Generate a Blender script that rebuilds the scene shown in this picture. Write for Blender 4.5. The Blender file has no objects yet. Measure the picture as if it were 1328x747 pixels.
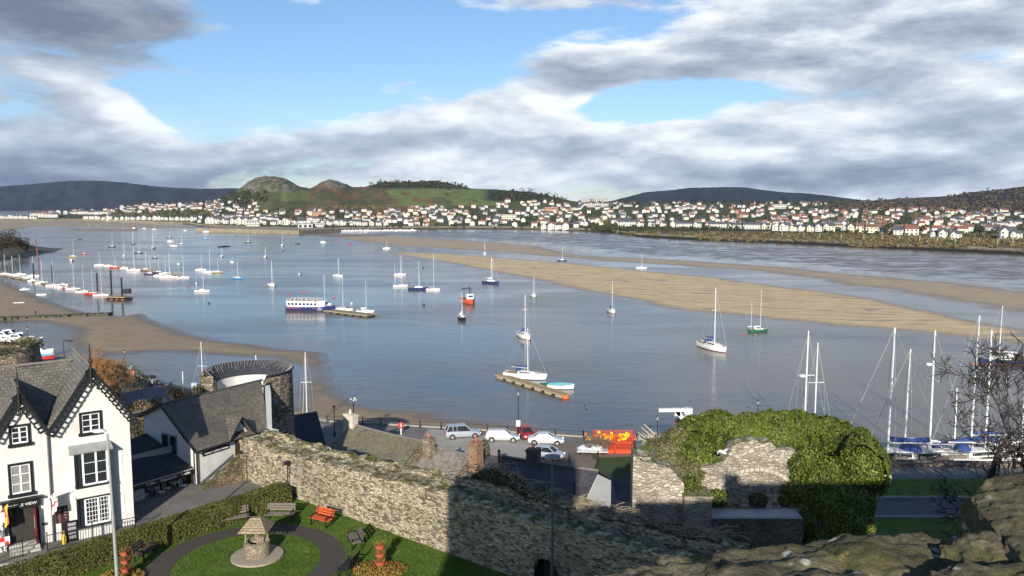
import bpy, bmesh, math, random
import numpy as np
from mathutils import Vector, Matrix
random.seed(7); RNG = np.random.default_rng(11)
SC = bpy.context.scene
COL = SC.collection
PI = math.pi
# ------------------------------------------------------------------ camera model (surveyed from the photograph)
F = 1042.0; PITCH = math.radians(6); S6, C6 = math.sin(PITCH), math.cos(PITCH); CAMZ = 33.0
def ray(px, py):
    u = (px-664)/F; v = (py-373.5)/F
    return (u, C6-v*S6, -(S6+v*C6))
def at(px, py, z=0.0):
    d = ray(px, py); t = (z-CAMZ)/d[2]
    return Vector((d[0]*t, d[1]*t, z))
def atY(px, py, Y):
    d = ray(px, py); t = Y/d[1]
    return Vector((d[0]*t, Y, CAMZ+d[2]*t))
def hitp(px, py, P, n):
    d = ray(px, py); t = (P[0]*n[0]+P[1]*n[1])/(d[0]*n[0]+d[1]*n[1])
    return Vector((d[0]*t, d[1]*t, CAMZ+d[2]*t))
# ------------------------------------------------------------------ numpy noise
_T = RNG.random((256, 256))
def vnoise(x, y):
    xi = np.floor(x).astype(int); yi = np.floor(y).astype(int)
    fx = x-xi; fy = y-yi; fx = fx*fx*(3-2*fx); fy = fy*fy*(3-2*fy)
    a = _T[xi & 255, yi & 255]; b = _T[(xi+1) & 255, yi & 255]
    c = _T[xi & 255, (yi+1) & 255]; d = _T[(xi+1) & 255, (yi+1) & 255]
    return (a*(1-fx)+b*fx)*(1-fy)+(c*(1-fx)+d*fx)*fy
def fbm(x, y, o=4):
    x = np.asarray(x, float); y = np.asarray(y, float)
    s = 0; a = .5; n = 0
    for i in range(o):
        s = s+a*vnoise(x+17.3*i, y+9.1*i); n += a; a *= .5; x = x*2.03; y = y*2.03
    return s/n
def sstep(a, b, x):
    t = np.clip((x-a)/(b-a), 0, 1); return t*t*(3-2*t)
# ------------------------------------------------------------------ materials
class NT:
    def __init__(s, nt): s.nt = nt
    def n(s, t, **k):
        o = s.nt.nodes.new(t)
        for a, b in k.items(): setattr(o, a, b)
        return o
    def link(s, a, b): s.nt.links.new(a, b)
    def setin(s, sock, v):
        if hasattr(v, 'is_output') or isinstance(v, bpy.types.NodeSocket): s.link(v, sock)
        else: sock.default_value = v
    def m(s, op, a, b=None, c=None, clamp=False):
        o = s.n('ShaderNodeMath', operation=op); o.use_clamp = clamp
        s.setin(o.inputs[0], a)
        if b is not None: s.setin(o.inputs[1], b)
        if c is not None: s.setin(o.inputs[2], c)
        return o.outputs[0]
    def noise(s, vec, scale, detail=4, rough=.55, out='Fac', dist=0):
        o = s.n('ShaderNodeTexNoise'); 
        if vec is not None: s.link(vec, o.inputs['Vector'])
        o.inputs['Scale'].default_value = scale; o.inputs['Detail'].default_value = detail
        o.inputs['Roughness'].default_value = rough; o.inputs['Distortion'].default_value = dist
        return o.outputs[out]
    def ramp(s, fac, stops, interp='LINEAR'):
        o = s.n('ShaderNodeValToRGB'); o.color_ramp.interpolation = interp
        e = o.color_ramp.elements
        while len(e) < len(stops): e.new(.5)
        for i, (p, c) in enumerate(stops):
            e[i].position = p; e[i].color = (c[0], c[1], c[2], 1) if not isinstance(c, (int, float)) else (c, c, c, 1)
        s.setin(o.inputs[0], fac); return o.outputs[0]
    def mix(s, fac, a, b, mode='MIX'):
        o = s.n('ShaderNodeMix', data_type='RGBA', blend_type=mode)
        s.setin(o.inputs[0], fac)
        for i, v in ((6, a), (7, b)):
            if isinstance(v, tuple): v = (v[0], v[1], v[2], 1)
            s.setin(o.inputs[i], v)
        return o.outputs[2]
    def mapr(s, v, a, b, c=0., d=1., t='SMOOTHSTEP'):
        o = s.n('ShaderNodeMapRange', interpolation_type=t)
        s.setin(o.inputs[0], v)
        for i, q in ((1, a), (2, b), (3, c), (4, d)): o.inputs[i].default_value = q
        return o.outputs[0]
    def scale(s, vec, sc, loc=(0, 0, 0), rot=(0, 0, 0)):
        o = s.n('ShaderNodeMapping'); s.link(vec, o.inputs[0])
        o.inputs['Scale'].default_value = sc; o.inputs['Location'].default_value = loc; o.inputs['Rotation'].default_value = rot
        return o.outputs[0]
    def bump(s, h, strength, dist, normal=None):
        o = s.n('ShaderNodeBump'); s.link(h, o.inputs['Height'])
        o.inputs['Strength'].default_value = strength; o.inputs['Distance'].default_value = dist
        if normal: s.link(normal, o.inputs['Normal'])
        return o.outputs[0]
MATS = {}
def newmat(name):
    m = bpy.data.materials.new(name); m.use_nodes = True
    nt = NT(m.node_tree); b = m.node_tree.nodes['Principled BSDF']
    return m, nt, b
def mat(name, col, rough=.6, var=.25, vs=3., metal=0., bump=0., bs=20., spec=.5, grime=None, coord='Object'):
    if name in MATS: return MATS[name]
    m, nt, b = newmat(name)
    tc = nt.n('ShaderNodeTexCoord').outputs[coord]
    f = nt.noise(tc, vs, 5, .6)
    lo = tuple(c*(1-var) for c in col); hi = tuple(min(1, c*(1+var*.8)) for c in col)
    c = nt.ramp(f, [(.25, lo), (.75, hi)])
    if grime:
        g = nt.noise(tc, vs*.35, 6, .7)
        c = nt.mix(nt.mapr(g, .5, .72), c, grime)
    nt.link(c, b.inputs['Base Color'])
    b.inputs['Roughness'].default_value = rough; b.inputs['Metallic'].default_value = metal
    b.inputs['Specular IOR Level'].default_value = spec
    if bump: nt.link(nt.bump(nt.noise(tc, bs, 4, .6), .6, bump), b.inputs['Normal'])
    MATS[name] = m; return m
def stone_mat(name, pal, mortar, sc=3.2, zs=2.2, moss=None, lichen=None, bump=.05, mw=.05):
    m, nt, b = newmat(name)
    p = nt.n('ShaderNodeNewGeometry').outputs['Position']
    wob = nt.noise(p, 1.6, 3, .6, 'Color')
    pv = nt.n('ShaderNodeVectorMath', operation='MULTIPLY_ADD'); nt.link(wob, pv.inputs[0]); pv.inputs[1].default_value = (.35, .35, .18); nt.link(p, pv.inputs[2])
    q = nt.scale(pv.outputs[0], (sc, sc, sc*zs))
    v1 = nt.n('ShaderNodeTexVoronoi', feature='F1'); nt.link(q, v1.inputs['Vector']); v1.inputs['Scale'].default_value = 1; v1.inputs['Randomness'].default_value = .9
    v2 = nt.n('ShaderNodeTexVoronoi', feature='DISTANCE_TO_EDGE'); nt.link(q, v2.inputs['Vector']); v2.inputs['Scale'].default_value = 1; v2.inputs['Randomness'].default_value = .9
    sep = nt.n('ShaderNodeSeparateColor'); nt.link(v1.outputs['Color'], sep.inputs[0])
    n = len(pal)
    c = nt.ramp(sep.outputs[0], [((i+.0)/n, pal[i]) for i in range(n)], 'CONSTANT')
    fine = nt.noise(p, 14, 5, .65)
    c = nt.mix(1, c, nt.ramp(fine, [(.3, .62), (.7, 1.25)]), 'MULTIPLY')
    big = nt.noise(p, .45, 5, .65)
    c = nt.mix(1, c, nt.ramp(big, [(.3, .7), (.7, 1.2)]), 'MULTIPLY')
    edge = nt.mapr(v2.outputs['Distance'], 0, mw)
    c = nt.mix(nt.m('SUBTRACT', 1, edge), c, mortar)
    if lichen:
        l = nt.noise(p, 2.2, 6, .75)
        c = nt.mix(nt.mapr(l, .58, .68), c, lichen)
    if moss:
        nz = nt.n('ShaderNodeSeparateXYZ'); nt.link(nt.n('ShaderNodeNewGeometry').outputs['Normal'], nz.inputs[0])
        up = nt.mapr(nz.outputs[2], .3, .85)
        mo = nt.mapr(nt.noise(p, 1.5, 6, .7), .42, .58)
        tint = nt.mix(nt.noise(p, 5, 3), tuple(x*.6 for x in moss), tuple(x*1.5 for x in moss))
        c = nt.mix(nt.m('MULTIPLY', up, mo), c, tint)
        c = nt.mix(nt.m('MULTIPLY', nt.mapr(nt.noise(nt.scale(p, (1, 1, .5), (7, 3, 1)), .8, 5, .7), .6, .7), .55), c, tint)
    nt.link(c, b.inputs['Base Color']); b.inputs['Roughness'].default_value = .9; b.inputs['Specular IOR Level'].default_value = .2
    h = nt.m('ADD', nt.m('MULTIPLY', nt.mapr(v2.outputs['Distance'], 0, .14), 1.), nt.m('MULTIPLY', fine, .7))
    h = nt.m('ADD', h, nt.m('MULTIPLY', sep.outputs[1], .8))
    nt.link(nt.bump(h, 1., bump), b.inputs['Normal'])
    return m
def slate_mat(name, c1, c2, moss=None, mossamt=.5, w=.32, h=.24, rough=.55):
    m, nt, b = newmat(name)
    uv = nt.n('ShaderNodeTexCoord').outputs['UV']; p = nt.n('ShaderNodeNewGeometry').outputs['Position']
    br = nt.n('ShaderNodeTexBrick'); nt.link(uv, br.inputs['Vector']); br.inputs['Scale'].default_value = 1
    br.inputs['Brick Width'].default_value = w; br.inputs['Row Height'].default_value = h; br.inputs['Mortar Size'].default_value = .012
    br.inputs['Color1'].default_value = (*c1, 1); br.inputs['Color2'].default_value = (*c2, 1); br.inputs['Mortar'].default_value = (*[x*.35 for x in c1], 1)
    br.inputs['Bias'].default_value = -.1
    c = nt.mix(1, br.outputs['Color'], nt.ramp(nt.noise(p, 9, 5, .7), [(.3, .65), (.7, 1.35)]), 'MULTIPLY')
    c = nt.mix(1, c, nt.ramp(nt.noise(p, .5, 4, .6), [(.3, .8), (.7, 1.2)]), 'MULTIPLY')
    if moss: c = nt.mix(nt.m('MULTIPLY', nt.mapr(nt.noise(p, 2.5, 7, .75), 1-mossamt, 1.12-mossamt), .8), c, moss)
    nt.link(c, b.inputs['Base Color']); b.inputs['Roughness'].default_value = rough
    sx = nt.n('ShaderNodeSeparateXYZ'); nt.link(uv, sx.inputs[0])
    saw = nt.m('FRACT', nt.m('DIVIDE', sx.outputs[1], h))
    hh = nt.m('ADD', nt.m('MULTIPLY', saw, -.6), nt.m('MULTIPLY', br.outputs['Fac'], -.5))
    hh = nt.m('ADD', hh, nt.m('MULTIPLY', nt.noise(p, 12, 3), .8))
    nt.link(nt.bump(hh, .8, .03), b.inputs['Normal'])
    return m
def leaf_mat(name, cols, rough=.45, spec=.4, trans=.25):
    m, nt, b = newmat(name)
    a = nt.n('ShaderNodeAttribute', attribute_name='rnd')
    n = len(cols)
    c = nt.ramp(a.outputs['Fac'], [(i/(n-1), cols[i]) for i in range(n)])
    p = nt.n('ShaderNodeNewGeometry').outputs['Position']
    c = nt.mix(1, c, nt.ramp(nt.noise(p, .7, 4, .6), [(.3, .65), (.7, 1.3)]), 'MULTIPLY')
    nt.link(c, b.inputs['Base Color']); b.inputs['Roughness'].default_value = rough; b.inputs['Specular IOR Level'].default_value = spec
    if trans:
        t = nt.n('ShaderNodeBsdfTranslucent'); nt.link(c, t.inputs[0]); mx = nt.n('ShaderNodeMixShader'); mx.inputs[0].default_value = trans
        nt.link(b.outputs[0], mx.inputs[1]); nt.link(t.outputs[0], mx.inputs[2])
        nt.link(mx.outputs[0], m.node_tree.nodes['Material Output'].inputs[0])
    return m
# ------------------------------------------------------------------ objects
ORG = {}
def tag(o, label=None, cat=None, group=None, kind=None):
    if label: o['label'] = label
    if cat: o['category'] = cat
    if group: o['group'] = group
    if kind: o['kind'] = kind
    return o
def thing(name, label, cat, loc=(0, 0, 0), group=None):
    o = bpy.data.objects.new(name, None); COL.objects.link(o); o.location = loc; o.empty_display_size = .3
    ORG[o] = Vector(loc); return tag(o, label, cat, group)
def axes(rz):
    return Vector((math.cos(rz), math.sin(rz), 0)), Vector((-math.sin(rz), math.cos(rz), 0))
class MB:
    def __init__(s): s.v = []; s.f = []; s.m = []
    def add(s, vs, fs, mi=0):
        k = len(s.v); s.v += [Vector(q) for q in vs]; s.f += [tuple(i+k for i in f) for f in fs]; s.m += [mi]*len(fs); return s
    def obox(s, o, a, b, c, mi=0):
        o, a, b, c = Vector(o), Vector(a), Vector(b), Vector(c)
        vs = [o, o+a, o+a+b, o+b, o+c, o+a+c, o+a+b+c, o+b+c]
        return s.add(vs, [(0, 3, 2, 1), (4, 5, 6, 7), (0, 1, 5, 4), (1, 2, 6, 5), (2, 3, 7, 6), (3, 0, 4, 7)], mi)
    def box(s, c, d, rz=0, mi=0):
        x, y = axes(rz); c = Vector(c)
        return s.obox(c-x*d[0]/2-y*d[1]/2-Vector((0, 0, d[2]/2)), x*d[0], y*d[1], Vector((0, 0, d[2])), mi)
    def tube(s, pts, r, n=6, mi=0, cap=True):
        pts = [Vector(p) for p in pts]; k = len(pts)
        if isinstance(r, (int, float)): r = [r]*k
        vs = []; fs = []; ref = None
        for i, p in enumerate(pts):
            d = (pts[min(i+1, k-1)]-pts[max(i-1, 0)]); d = d.normalized() if d.length > 1e-9 else Vector((0, 0, 1))
            if ref is None: ref = Vector((1, 0, 0)) if abs(d.x) < .9 else Vector((0, 1, 0))
            a = (ref-d*ref.dot(d)).normalized(); ref = a; b = d.cross(a)
            for j in range(n):
                t = 2*PI*j/n; vs.append(p+(a*math.cos(t)+b*math.sin(t))*r[i])
        for i in range(k-1):
            for j in range(n):
                fs.append((i*n+j, i*n+(j+1) % n, (i+1)*n+(j+1) % n, (i+1)*n+j))
        if cap: fs.append(tuple(range(n-1, -1, -1))); fs.append(tuple((k-1)*n+j for j in range(n)))
        return s.add(vs, fs, mi)
    def prism(s, poly, z0, z1, mi=0):
        n = len(poly)
        f0 = (lambda i: z0[i]) if isinstance(z0, (list, tuple)) else (lambda i: z0)
        f1 = (lambda i: z1[i]) if isinstance(z1, (list, tuple)) else (lambda i: z1)
        vs = [(p[0], p[1], f0(i)) for i, p in enumerate(poly)]+[(p[0], p[1], f1(i)) for i, p in enumerate(poly)]
        fs = [tuple(range(n-1, -1, -1)), tuple(range(n, 2*n))]+[(i, (i+1) % n, (i+1) % n+n, i+n) for i in range(n)]
        return s.add(vs, fs, mi)
    def slab(s, poly, t, mi=0):     # 3-D polygon given a thickness along its normal (downwards)
        P = [Vector(p) for p in poly]; nn = (P[1]-P[0]).cross(P[2]-P[0]).normalized()
        if nn.z < 0: nn = -nn
        n = len(P)
        return s.add(P+[p-nn*t for p in P], [tuple(range(n)), tuple(range(2*n-1, n-1, -1))]+[(i, (i+1) % n, (i+1) % n+n, i+n) for i in range(n)], mi)
    def lathe(s, prof, c, n=12, mi=0, sc=(1, 1), a0=0, a1=2*PI):
        c = Vector(c); k = len(prof); full = abs(a1-a0-2*PI) < 1e-6; nn = n if full else n+1
        vs = []
        for r, z in prof:
            for j in range(nn):
                t = a0+(a1-a0)*j/n; vs.append(c+Vector((r*math.cos(t)*sc[0], r*math.sin(t)*sc[1], z)))
        fs = []
        for i in range(k-1):
            for j in range(n):
                fs.append((i*nn+j, i*nn+(j+1) % nn, (i+1)*nn+(j+1) % nn, (i+1)*nn+j))
        if full:
            fs.append(tuple(range(n-1, -1, -1))); fs.append(tuple((k-1)*nn+j for j in range(n)))
        return s.add(vs, fs, mi)
    def ball(s, c, r, n=10, mi=0, sc=(1, 1, 1)):
        h = max(4, n//2)
        return s.lathe([(max(1e-3, r*math.sin(PI*i/h)), -r*math.cos(PI*i/h)*sc[2]) for i in range(h+1)], c, n, mi, (sc[0], sc[1]))
    def build(s, name, mats, parent=None, loc=None, smooth=False, uv=True, bevel=0):
        me = bpy.data.meshes.new(name)
        o = bpy.data.objects.new(name, me); COL.objects.link(o)
        if parent is not None: org = ORG[parent]; o.parent = parent
        else: org = Vector(loc) if loc is not None else Vector((0, 0, 0)); o.location = org
        ORG[o] = org
        me.from_pydata([tuple(v-org) for v in s.v], [], s.f)
        if not isinstance(mats, (list, tuple)): mats = [mats]
        for m in mats: me.materials.append(m)
        me.polygons.foreach_set('material_index', s.m)
        bm = bmesh.new(); bm.from_mesh(me); bmesh.ops.recalc_face_normals(bm, faces=bm.faces)
        if uv:
            L = bm.loops.layers.uv.new('UVMap')
            for f in bm.faces:
                n = f.normal
                if abs(n.z) > .98: a, b = Vector((1, 0, 0)), Vector((0, 1, 0))
                else:
                    a = Vector((0, 0, 1)).cross(n).normalized(); b = n.cross(a)
                for l in f.loops:
                    co = l.vert.co+org; l[L].uv = (co.dot(a), co.dot(b))
        if smooth:
            for f in bm.faces: f.smooth = True
        bm.to_mesh(me); bm.free()
        if smooth == 'auto':
            me.polygons.foreach_set('use_smooth', [True]*len(me.polygons))
            try: me.set_sharp_from_angle(angle=math.radians(38))
            except Exception: pass
        if bevel:
            bv = o.modifiers.new('bevel', 'BEVEL'); bv.width = bevel; bv.segments = 2; bv.limit_method = 'ANGLE'
        return o
def gridmesh(name, V, nx, ny, mt, mask=None, col=None, loc=(0, 0, 0), smooth=True, parent=None):
    idx = np.arange(nx*ny).reshape(ny, nx)
    Fq = np.stack([idx[:-1, :-1], idx[:-1, 1:], idx[1:, 1:], idx[1:, :-1]], -1).reshape(-1, 4)
    if mask is not None: Fq = Fq[mask.reshape(-1)]
    return fastmesh(name, V, Fq, mt, None, col, loc, smooth, parent)
def fastmesh(name, V, Fq, mt, rnd=None, col=None, loc=(0, 0, 0), smooth=False, parent=None):
    V = np.asarray(V, float).reshape(-1, 3); used = np.unique(Fq)
    if len(used) < len(V):
        mp = np.full(len(V), -1); mp[used] = np.arange(len(used)); V = V[used]; Fq = mp[Fq]
        if col is not None: col = col[used]
    org = np.array(ORG[parent]) if parent is not None else np.array(loc)
    V = V-org
    k = Fq.shape[1]
    me = bpy.data.meshes.new(name)
    me.vertices.add(len(V)); me.vertices.foreach_set('co', V.astype(np.float32).ravel())
    me.loops.add(len(Fq)*k); me.loops.foreach_set('vertex_index', Fq.astype(np.int32).ravel())
    me.polygons.add(len(Fq)); me.polygons.foreach_set('loop_start', (np.arange(len(Fq))*k).astype(np.int32))
    me.polygons.foreach_set('loop_total', np.full(len(Fq), k, np.int32))
    me.update(calc_edges=True)
    me.polygons.foreach_set('use_smooth', np.full(len(Fq), smooth))
    if rnd is not None:
        a = me.attributes.new('rnd', 'FLOAT', 'FACE'); a.data.foreach_set('value', np.asarray(rnd, np.float32))
    if col is not None:
        a = me.attributes.new('Col', 'FLOAT_COLOR', 'POINT')
        a.data.foreach_set('color', np.concatenate([col, np.ones((len(col), 1))], 1).astype(np.float32).ravel())
    me.materials.append(mt)
    o = bpy.data.objects.new(name, me); COL.objects.link(o)
    if parent is not None: o.parent = parent
    else: o.location = tuple(org)
    ORG[o] = Vector(tuple(org))
    return o
def leaves(name, P, N, size, mt, parent=None, loc=(0, 0, 0), tilt=.6, lift=0, label=None):
    """small four-sided leaves scattered at P, roughly facing N"""
    P = np.asarray(P, float); N = np.asarray(N, float); n = len(P)
    N = N+RNG.normal(0, tilt, (n, 3)); N /= np.linalg.norm(N, axis=1)[:, None]+1e-9
    R = RNG.normal(0, 1, (n, 3)); A = np.cross(N, R); A /= np.linalg.norm(A, axis=1)[:, None]+1e-9
    B = np.cross(N, A); s = size*(.6+.8*RNG.random((n, 1)))
    P = P+N*lift
    V = np.stack([P-A*s*.5, P-B*s*.33, P+A*s*.5, P+B*s*.33], 1).reshape(-1, 3)
    Fq = np.arange(n*4).reshape(n, 4)
    return fastmesh(name, V, Fq, mt, RNG.random(n), None, loc, False, parent)
def copy_thing(root, loc, rz=0, label=None, scale=None, group=None):
    c = root.copy(); COL.objects.link(c); c.location = loc; c.rotation_euler = (0, 0, rz)
    if scale is not None: c.scale = (scale,)*3
    if label: c['label'] = label
    if group: c['group'] = group
    kids = []
    for ch in root.children:
        d = ch.copy(); COL.objects.link(d); d.parent = c; kids.append(d)
        for g in ch.children:
            e = g.copy(); COL.objects.link(e); e.parent = d
    ORG[c] = Vector(loc)
    return c
def text_mb(body, size, depth=.012):
    cu = bpy.data.curves.new('lettering', 'FONT'); cu.body = body; cu.size = size; cu.extrude = depth; cu.align_x = 'CENTER'; cu.align_y = 'CENTER'; cu.resolution_u = 2
    t = bpy.data.objects.new('lettering', cu); COL.objects.link(t)
    dg = bpy.context.evaluated_depsgraph_get(); dg.update()
    me = bpy.data.meshes.new_from_object(t.evaluated_get(dg)); bpy.data.objects.remove(t); bpy.data.curves.remove(cu)
    return me
def put_text(name, body, size, centre, xdir, ydir, mt, parent, width=None):
    me = text_mb(body, size); me.materials.clear(); me.materials.append(mt); me.name = name
    xs = [v.co.x for v in me.vertices]; w = max(xs)-min(xs); k = (width/w) if width else 1
    x = Vector(xdir).normalized(); y = Vector(ydir).normalized(); z = x.cross(y)
    c = Vector(centre)-ORG[parent]
    for v in me.vertices: v.co = c+x*v.co.x*k+y*v.co.y+z*v.co.z
    o = bpy.data.objects.new(name, me); COL.objects.link(o); o.parent = parent; ORG[o] = ORG[parent]
    return o
# ================================================================== camera, sun, sky
cam = bpy.data.objects.new('camera', bpy.data.cameras.new('camera')); COL.objects.link(cam); SC.camera = cam
cam.location = (0, 0, CAMZ); cam.rotation_euler = (PI/2-PITCH, 0, 0)
cam.data.sensor_width = 36; cam.data.lens = 36*F/1328; cam.data.clip_end = 30000; cam.data.clip_start = .05
SUN_EL, SUN_AZ = math.radians(21), math.radians(5)
sd = Vector((math.sin(SUN_AZ)*math.cos(SUN_EL), math.cos(SUN_AZ)*math.cos(SUN_EL), -math.sin(SUN_EL)))
sun = bpy.data.objects.new('sun', bpy.data.lights.new('sun', 'SUN')); COL.objects.link(sun)
sun.data.energy = 5.0; sun.data.angle = math.radians(.5); sun.data.color = (1, .93, .82)
sun.rotation_euler = sd.to_track_quat('-Z', 'Y').to_euler(); sun.location = (0, -30, 80)
SC.view_settings.view_transform = 'Standard'; SC.view_settings.look = 'None'; SC.view_settings.gamma = 1
SC.view_settings.exposure = .5
SC.cycles.volume_bounces = 1; SC.cycles.max_bounces = 6; SC.cycles.use_denoising = True
SC.cycles.sample_clamp_indirect = 6
W = bpy.data.worlds.new('World'); SC.world = W; W.use_nodes = True
wt = NT(W.node_tree); bg = W.node_tree.nodes['Background']; wo = W.node_tree.nodes['World Output']
sky = wt.n('ShaderNodeTexSky', sky_type='NISHITA'); sky.sun_disc = False
sky.sun_elevation = SUN_EL; sky.sun_rotation = math.radians(185); sky.altitude = 30; sky.air_density = 1.0; sky.dust_density = .4; sky.ozone_density = 2.2
skyc = wt.mix(1, sky.outputs[0], (.66, .77, .90), 'MULTIPLY')
wt.link(skyc, bg.inputs[0]); bg.inputs[1].default_value = .108
dirv = wt.n('ShaderNodeTexCoord').outputs['Generated']
sp = wt.n('ShaderNodeSeparateXYZ'); wt.link(dirv, sp.inputs[0])
X_, Y_, Z_ = sp.outputs
AZ = wt.m('ARCTAN2', X_, Y_); EL = wt.m('ARCSINE', wt.m('MINIMUM', wt.m('MAXIMUM', Z_, -1), 1))
def azel(px, py):
    d = Vector(ray(px, py)).normalized(); return math.atan2(d.x, d.y), math.asin(d.z)
def blob(px, py, rx, ry, rot=0):
    a0, e0 = azel(px, py); ra, re = rx/F, ry/F
    da = wt.m('SUBTRACT', AZ, a0); de = wt.m('SUBTRACT', EL, e0)
    c, s = math.cos(rot), math.sin(rot)
    p = wt.m('DIVIDE', wt.m('ADD', wt.m('MULTIPLY', da, c), wt.m('MULTIPLY', de, s)), ra)
    q = wt.m('DIVIDE', wt.m('SUBTRACT', wt.m('MULTIPLY', de, c), wt.m('MULTIPLY', da, s)), re)
    return wt.m('EXPONENT', wt.m('MULTIPLY', wt.m('ADD', wt.m('MULTIPLY', p, p), wt.m('MULTIPLY', q, q)), -1))
def total(lst):
    t = None
    for w, b in lst:
        x = wt.m('MULTIPLY', b, w); t = x if t is None else wt.m('ADD', t, x)
    return t
def cloudnoise(off, rough=.58):
    v = wt.scale(dirv, (1, 1, 3.6), off)
    return wt.noise(v, 6.2, 10, rough, dist=.15)
n0 = cloudnoise((3.1, 1.7, .4)); n1 = cloudnoise((3.1, 1.7, .4+.026*3.6))
shape = total([(.30, blob(60, 5, 290, 70, -.15)), (.16, blob(20, 150, 170, 90)), (.5, blob(158, 152, 58, 26, -.4)),
               (.26, blob(120, 235, 420, 42)), (.30, blob(1010, 50, 360, 42, .16)), (.30, blob(1250, 40, 260, 60, .05)), (.20, blob(620, 5, 210, 14)),
               (.26, blob(700, 195, 420, 42)), (.34, blob(1200, 190, 330, 80, .12)), (.10, blob(290, 97, 120, 14, -.05)), (.13, blob(590, 66, 50, 12)), (.10, blob(435, 62, 40, 12)),
               (.2, blob(680, 130, 120, 14, .1)), (.28, blob(740, 85, 90, 24)),
               (-.42, blob(360, 115, 200, 52)), (-.34, blob(500, 50, 190, 42)), (-.16, blob(250, 150, 60, 30)), (.24, blob(620, 178, 190, 24)), (.2, blob(505, 105, 55, 16)), (.22, blob(690, 135, 90, 16)), (-.40, blob(850, 130, 170, 22, .08)), (-.15, blob(1300, 70, 60, 14))])
dens = wt.m('ADD', n0, shape)
mask = wt.mapr(dens, .535, .71)
emb = wt.m('MULTIPLY', wt.m('SUBTRACT', n0, n1), 1.7)
lit = total([(-.62, blob(70, 10, 330, 70, -.12)), (-.26, blob(40, 180, 180, 80)), (.75, blob(160, 146, 62, 26, -.4)), (.16, blob(600, 165, 240, 34)), (-.25, blob(150, 225, 260, 30)),
             (.1, blob(640, 165, 330, 40)), (-.2, blob(640, 0, 220, 20)), (-.18, blob(880, 78, 260, 20, .16)), (.18, blob(800, 50, 160, 22, .3)), (-.14, blob(1200, 60, 260, 24, .1)),
             (.12, blob(1150, 20, 200, 22)), (-.24, blob(1120, 228, 260, 30)), (.2, blob(1000, 165, 110, 26, .3)), (.2, blob(1110, 190, 60, 20)), (-.1, blob(800, 235, 300, 20))])
t_ = wt.m('ADD', wt.m('ADD', emb, .74), lit)
t_ = wt.m('ADD', t_, wt.m('MULTIPLY', wt.m('SUBTRACT', wt.mapr(dens, .55, .95), .5), -.25))
t_ = wt.m('ADD', t_, wt.m('MULTIPLY', wt.m('SUBTRACT', wt.noise(wt.scale(dirv, (1, 1, 2)), 13, 6, .6), .5), .55), clamp=True)
ccol = wt.ramp(t_, [(0, (.15, .18, .25)), (.3, (.25, .295, .375)), (.62, (.45, .505, .59)), (1, (.86, .89, .92))])
# thin veil near the horizon
veil = wt.mapr(EL, .0, .13, .65, .0)
mask2 = wt.m('MAXIMUM', mask, wt.m('MULTIPLY', veil, .7))
mask2 = wt.m('MULTIPLY', wt.m('MULTIPLY', mask2, wt.mapr(EL, .38, .70, 1., .22)), wt.mapr(EL, -.05, .0))
bg2 = wt.n('ShaderNodeBackground'); wt.link(ccol, bg2.inputs[0]); bg2.inputs[1].default_value = .85
ms = wt.n('ShaderNodeMixShader'); wt.link(mask2, ms.inputs[0]); wt.link(bg.outputs[0], ms.inputs[1]); wt.link(bg2.outputs[0], ms.inputs[2])
wt.link(ms.outputs[0], wo.inputs[0])
W.cycles.sampling_method = 'MANUAL'; W.cycles.sample_map_resolution = 512

# ================================================================== water and estuary banks
def water_mat():
    m, nt, b = newmat('estuary_water')
    p = nt.n('ShaderNodeNewGeometry').outputs['Position']
    c = nt.mix(nt.mapr(nt.noise(p, .012, 5, .6), .4, .65), (.13, .112, .085), (.085, .085, .078))
    nt.link(c, b.inputs['Base Color']); b.inputs['IOR'].default_value = 1.33; b.inputs['Specular IOR Level'].default_value = .46
    gust = nt.mapr(nt.noise(nt.scale(p, (.6, 1.6, 1)), .018, 5, .6, dist=.6), .38, .66)
    nt.link(nt.m('ADD', nt.m('MULTIPLY', gust, .12), .10), b.inputs['Roughness'])
    w1 = nt.noise(nt.scale(p, (1, 1.9, 1)), .9, 3, .55, dist=.4)
    w2 = nt.noise(nt.scale(p, (1, 1.5, 1), rot=(0, 0, .3)), .22, 3, .5)
    h = nt.m('ADD', nt.m('MULTIPLY', w1, .35), nt.m('MULTIPLY', w2, .7))
    bu = nt.n('ShaderNodeBump'); nt.link(h, bu.inputs['Height']); bu.inputs['Distance'].default_value = .22
    nt.link(nt.m('ADD', nt.m('MULTIPLY', gust, .45), .25), bu.inputs['Strength']); nt.link(bu.outputs[0], b.inputs['Normal'])
    return m
M_WATER = water_mat()
mb = MB(); mb.add([(-14000, 60, 0), (14000, 60, 0), (14000, 22000, 0), (-14000, 22000, 0)], [(0, 1, 2, 3)])
tag(mb.build('water', M_WATER), kind='structure')
mb = MB(); mb.add([(-14000, -400, -2.2), (14000, -400, -2.2), (14000, 22000, -2.2), (-14000, 22000, -2.2)], [(0, 1, 2, 3)])
tag(mb.build('ground', mat('bed_mud', (.1, .085, .06), .9)), kind='structure')

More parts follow.
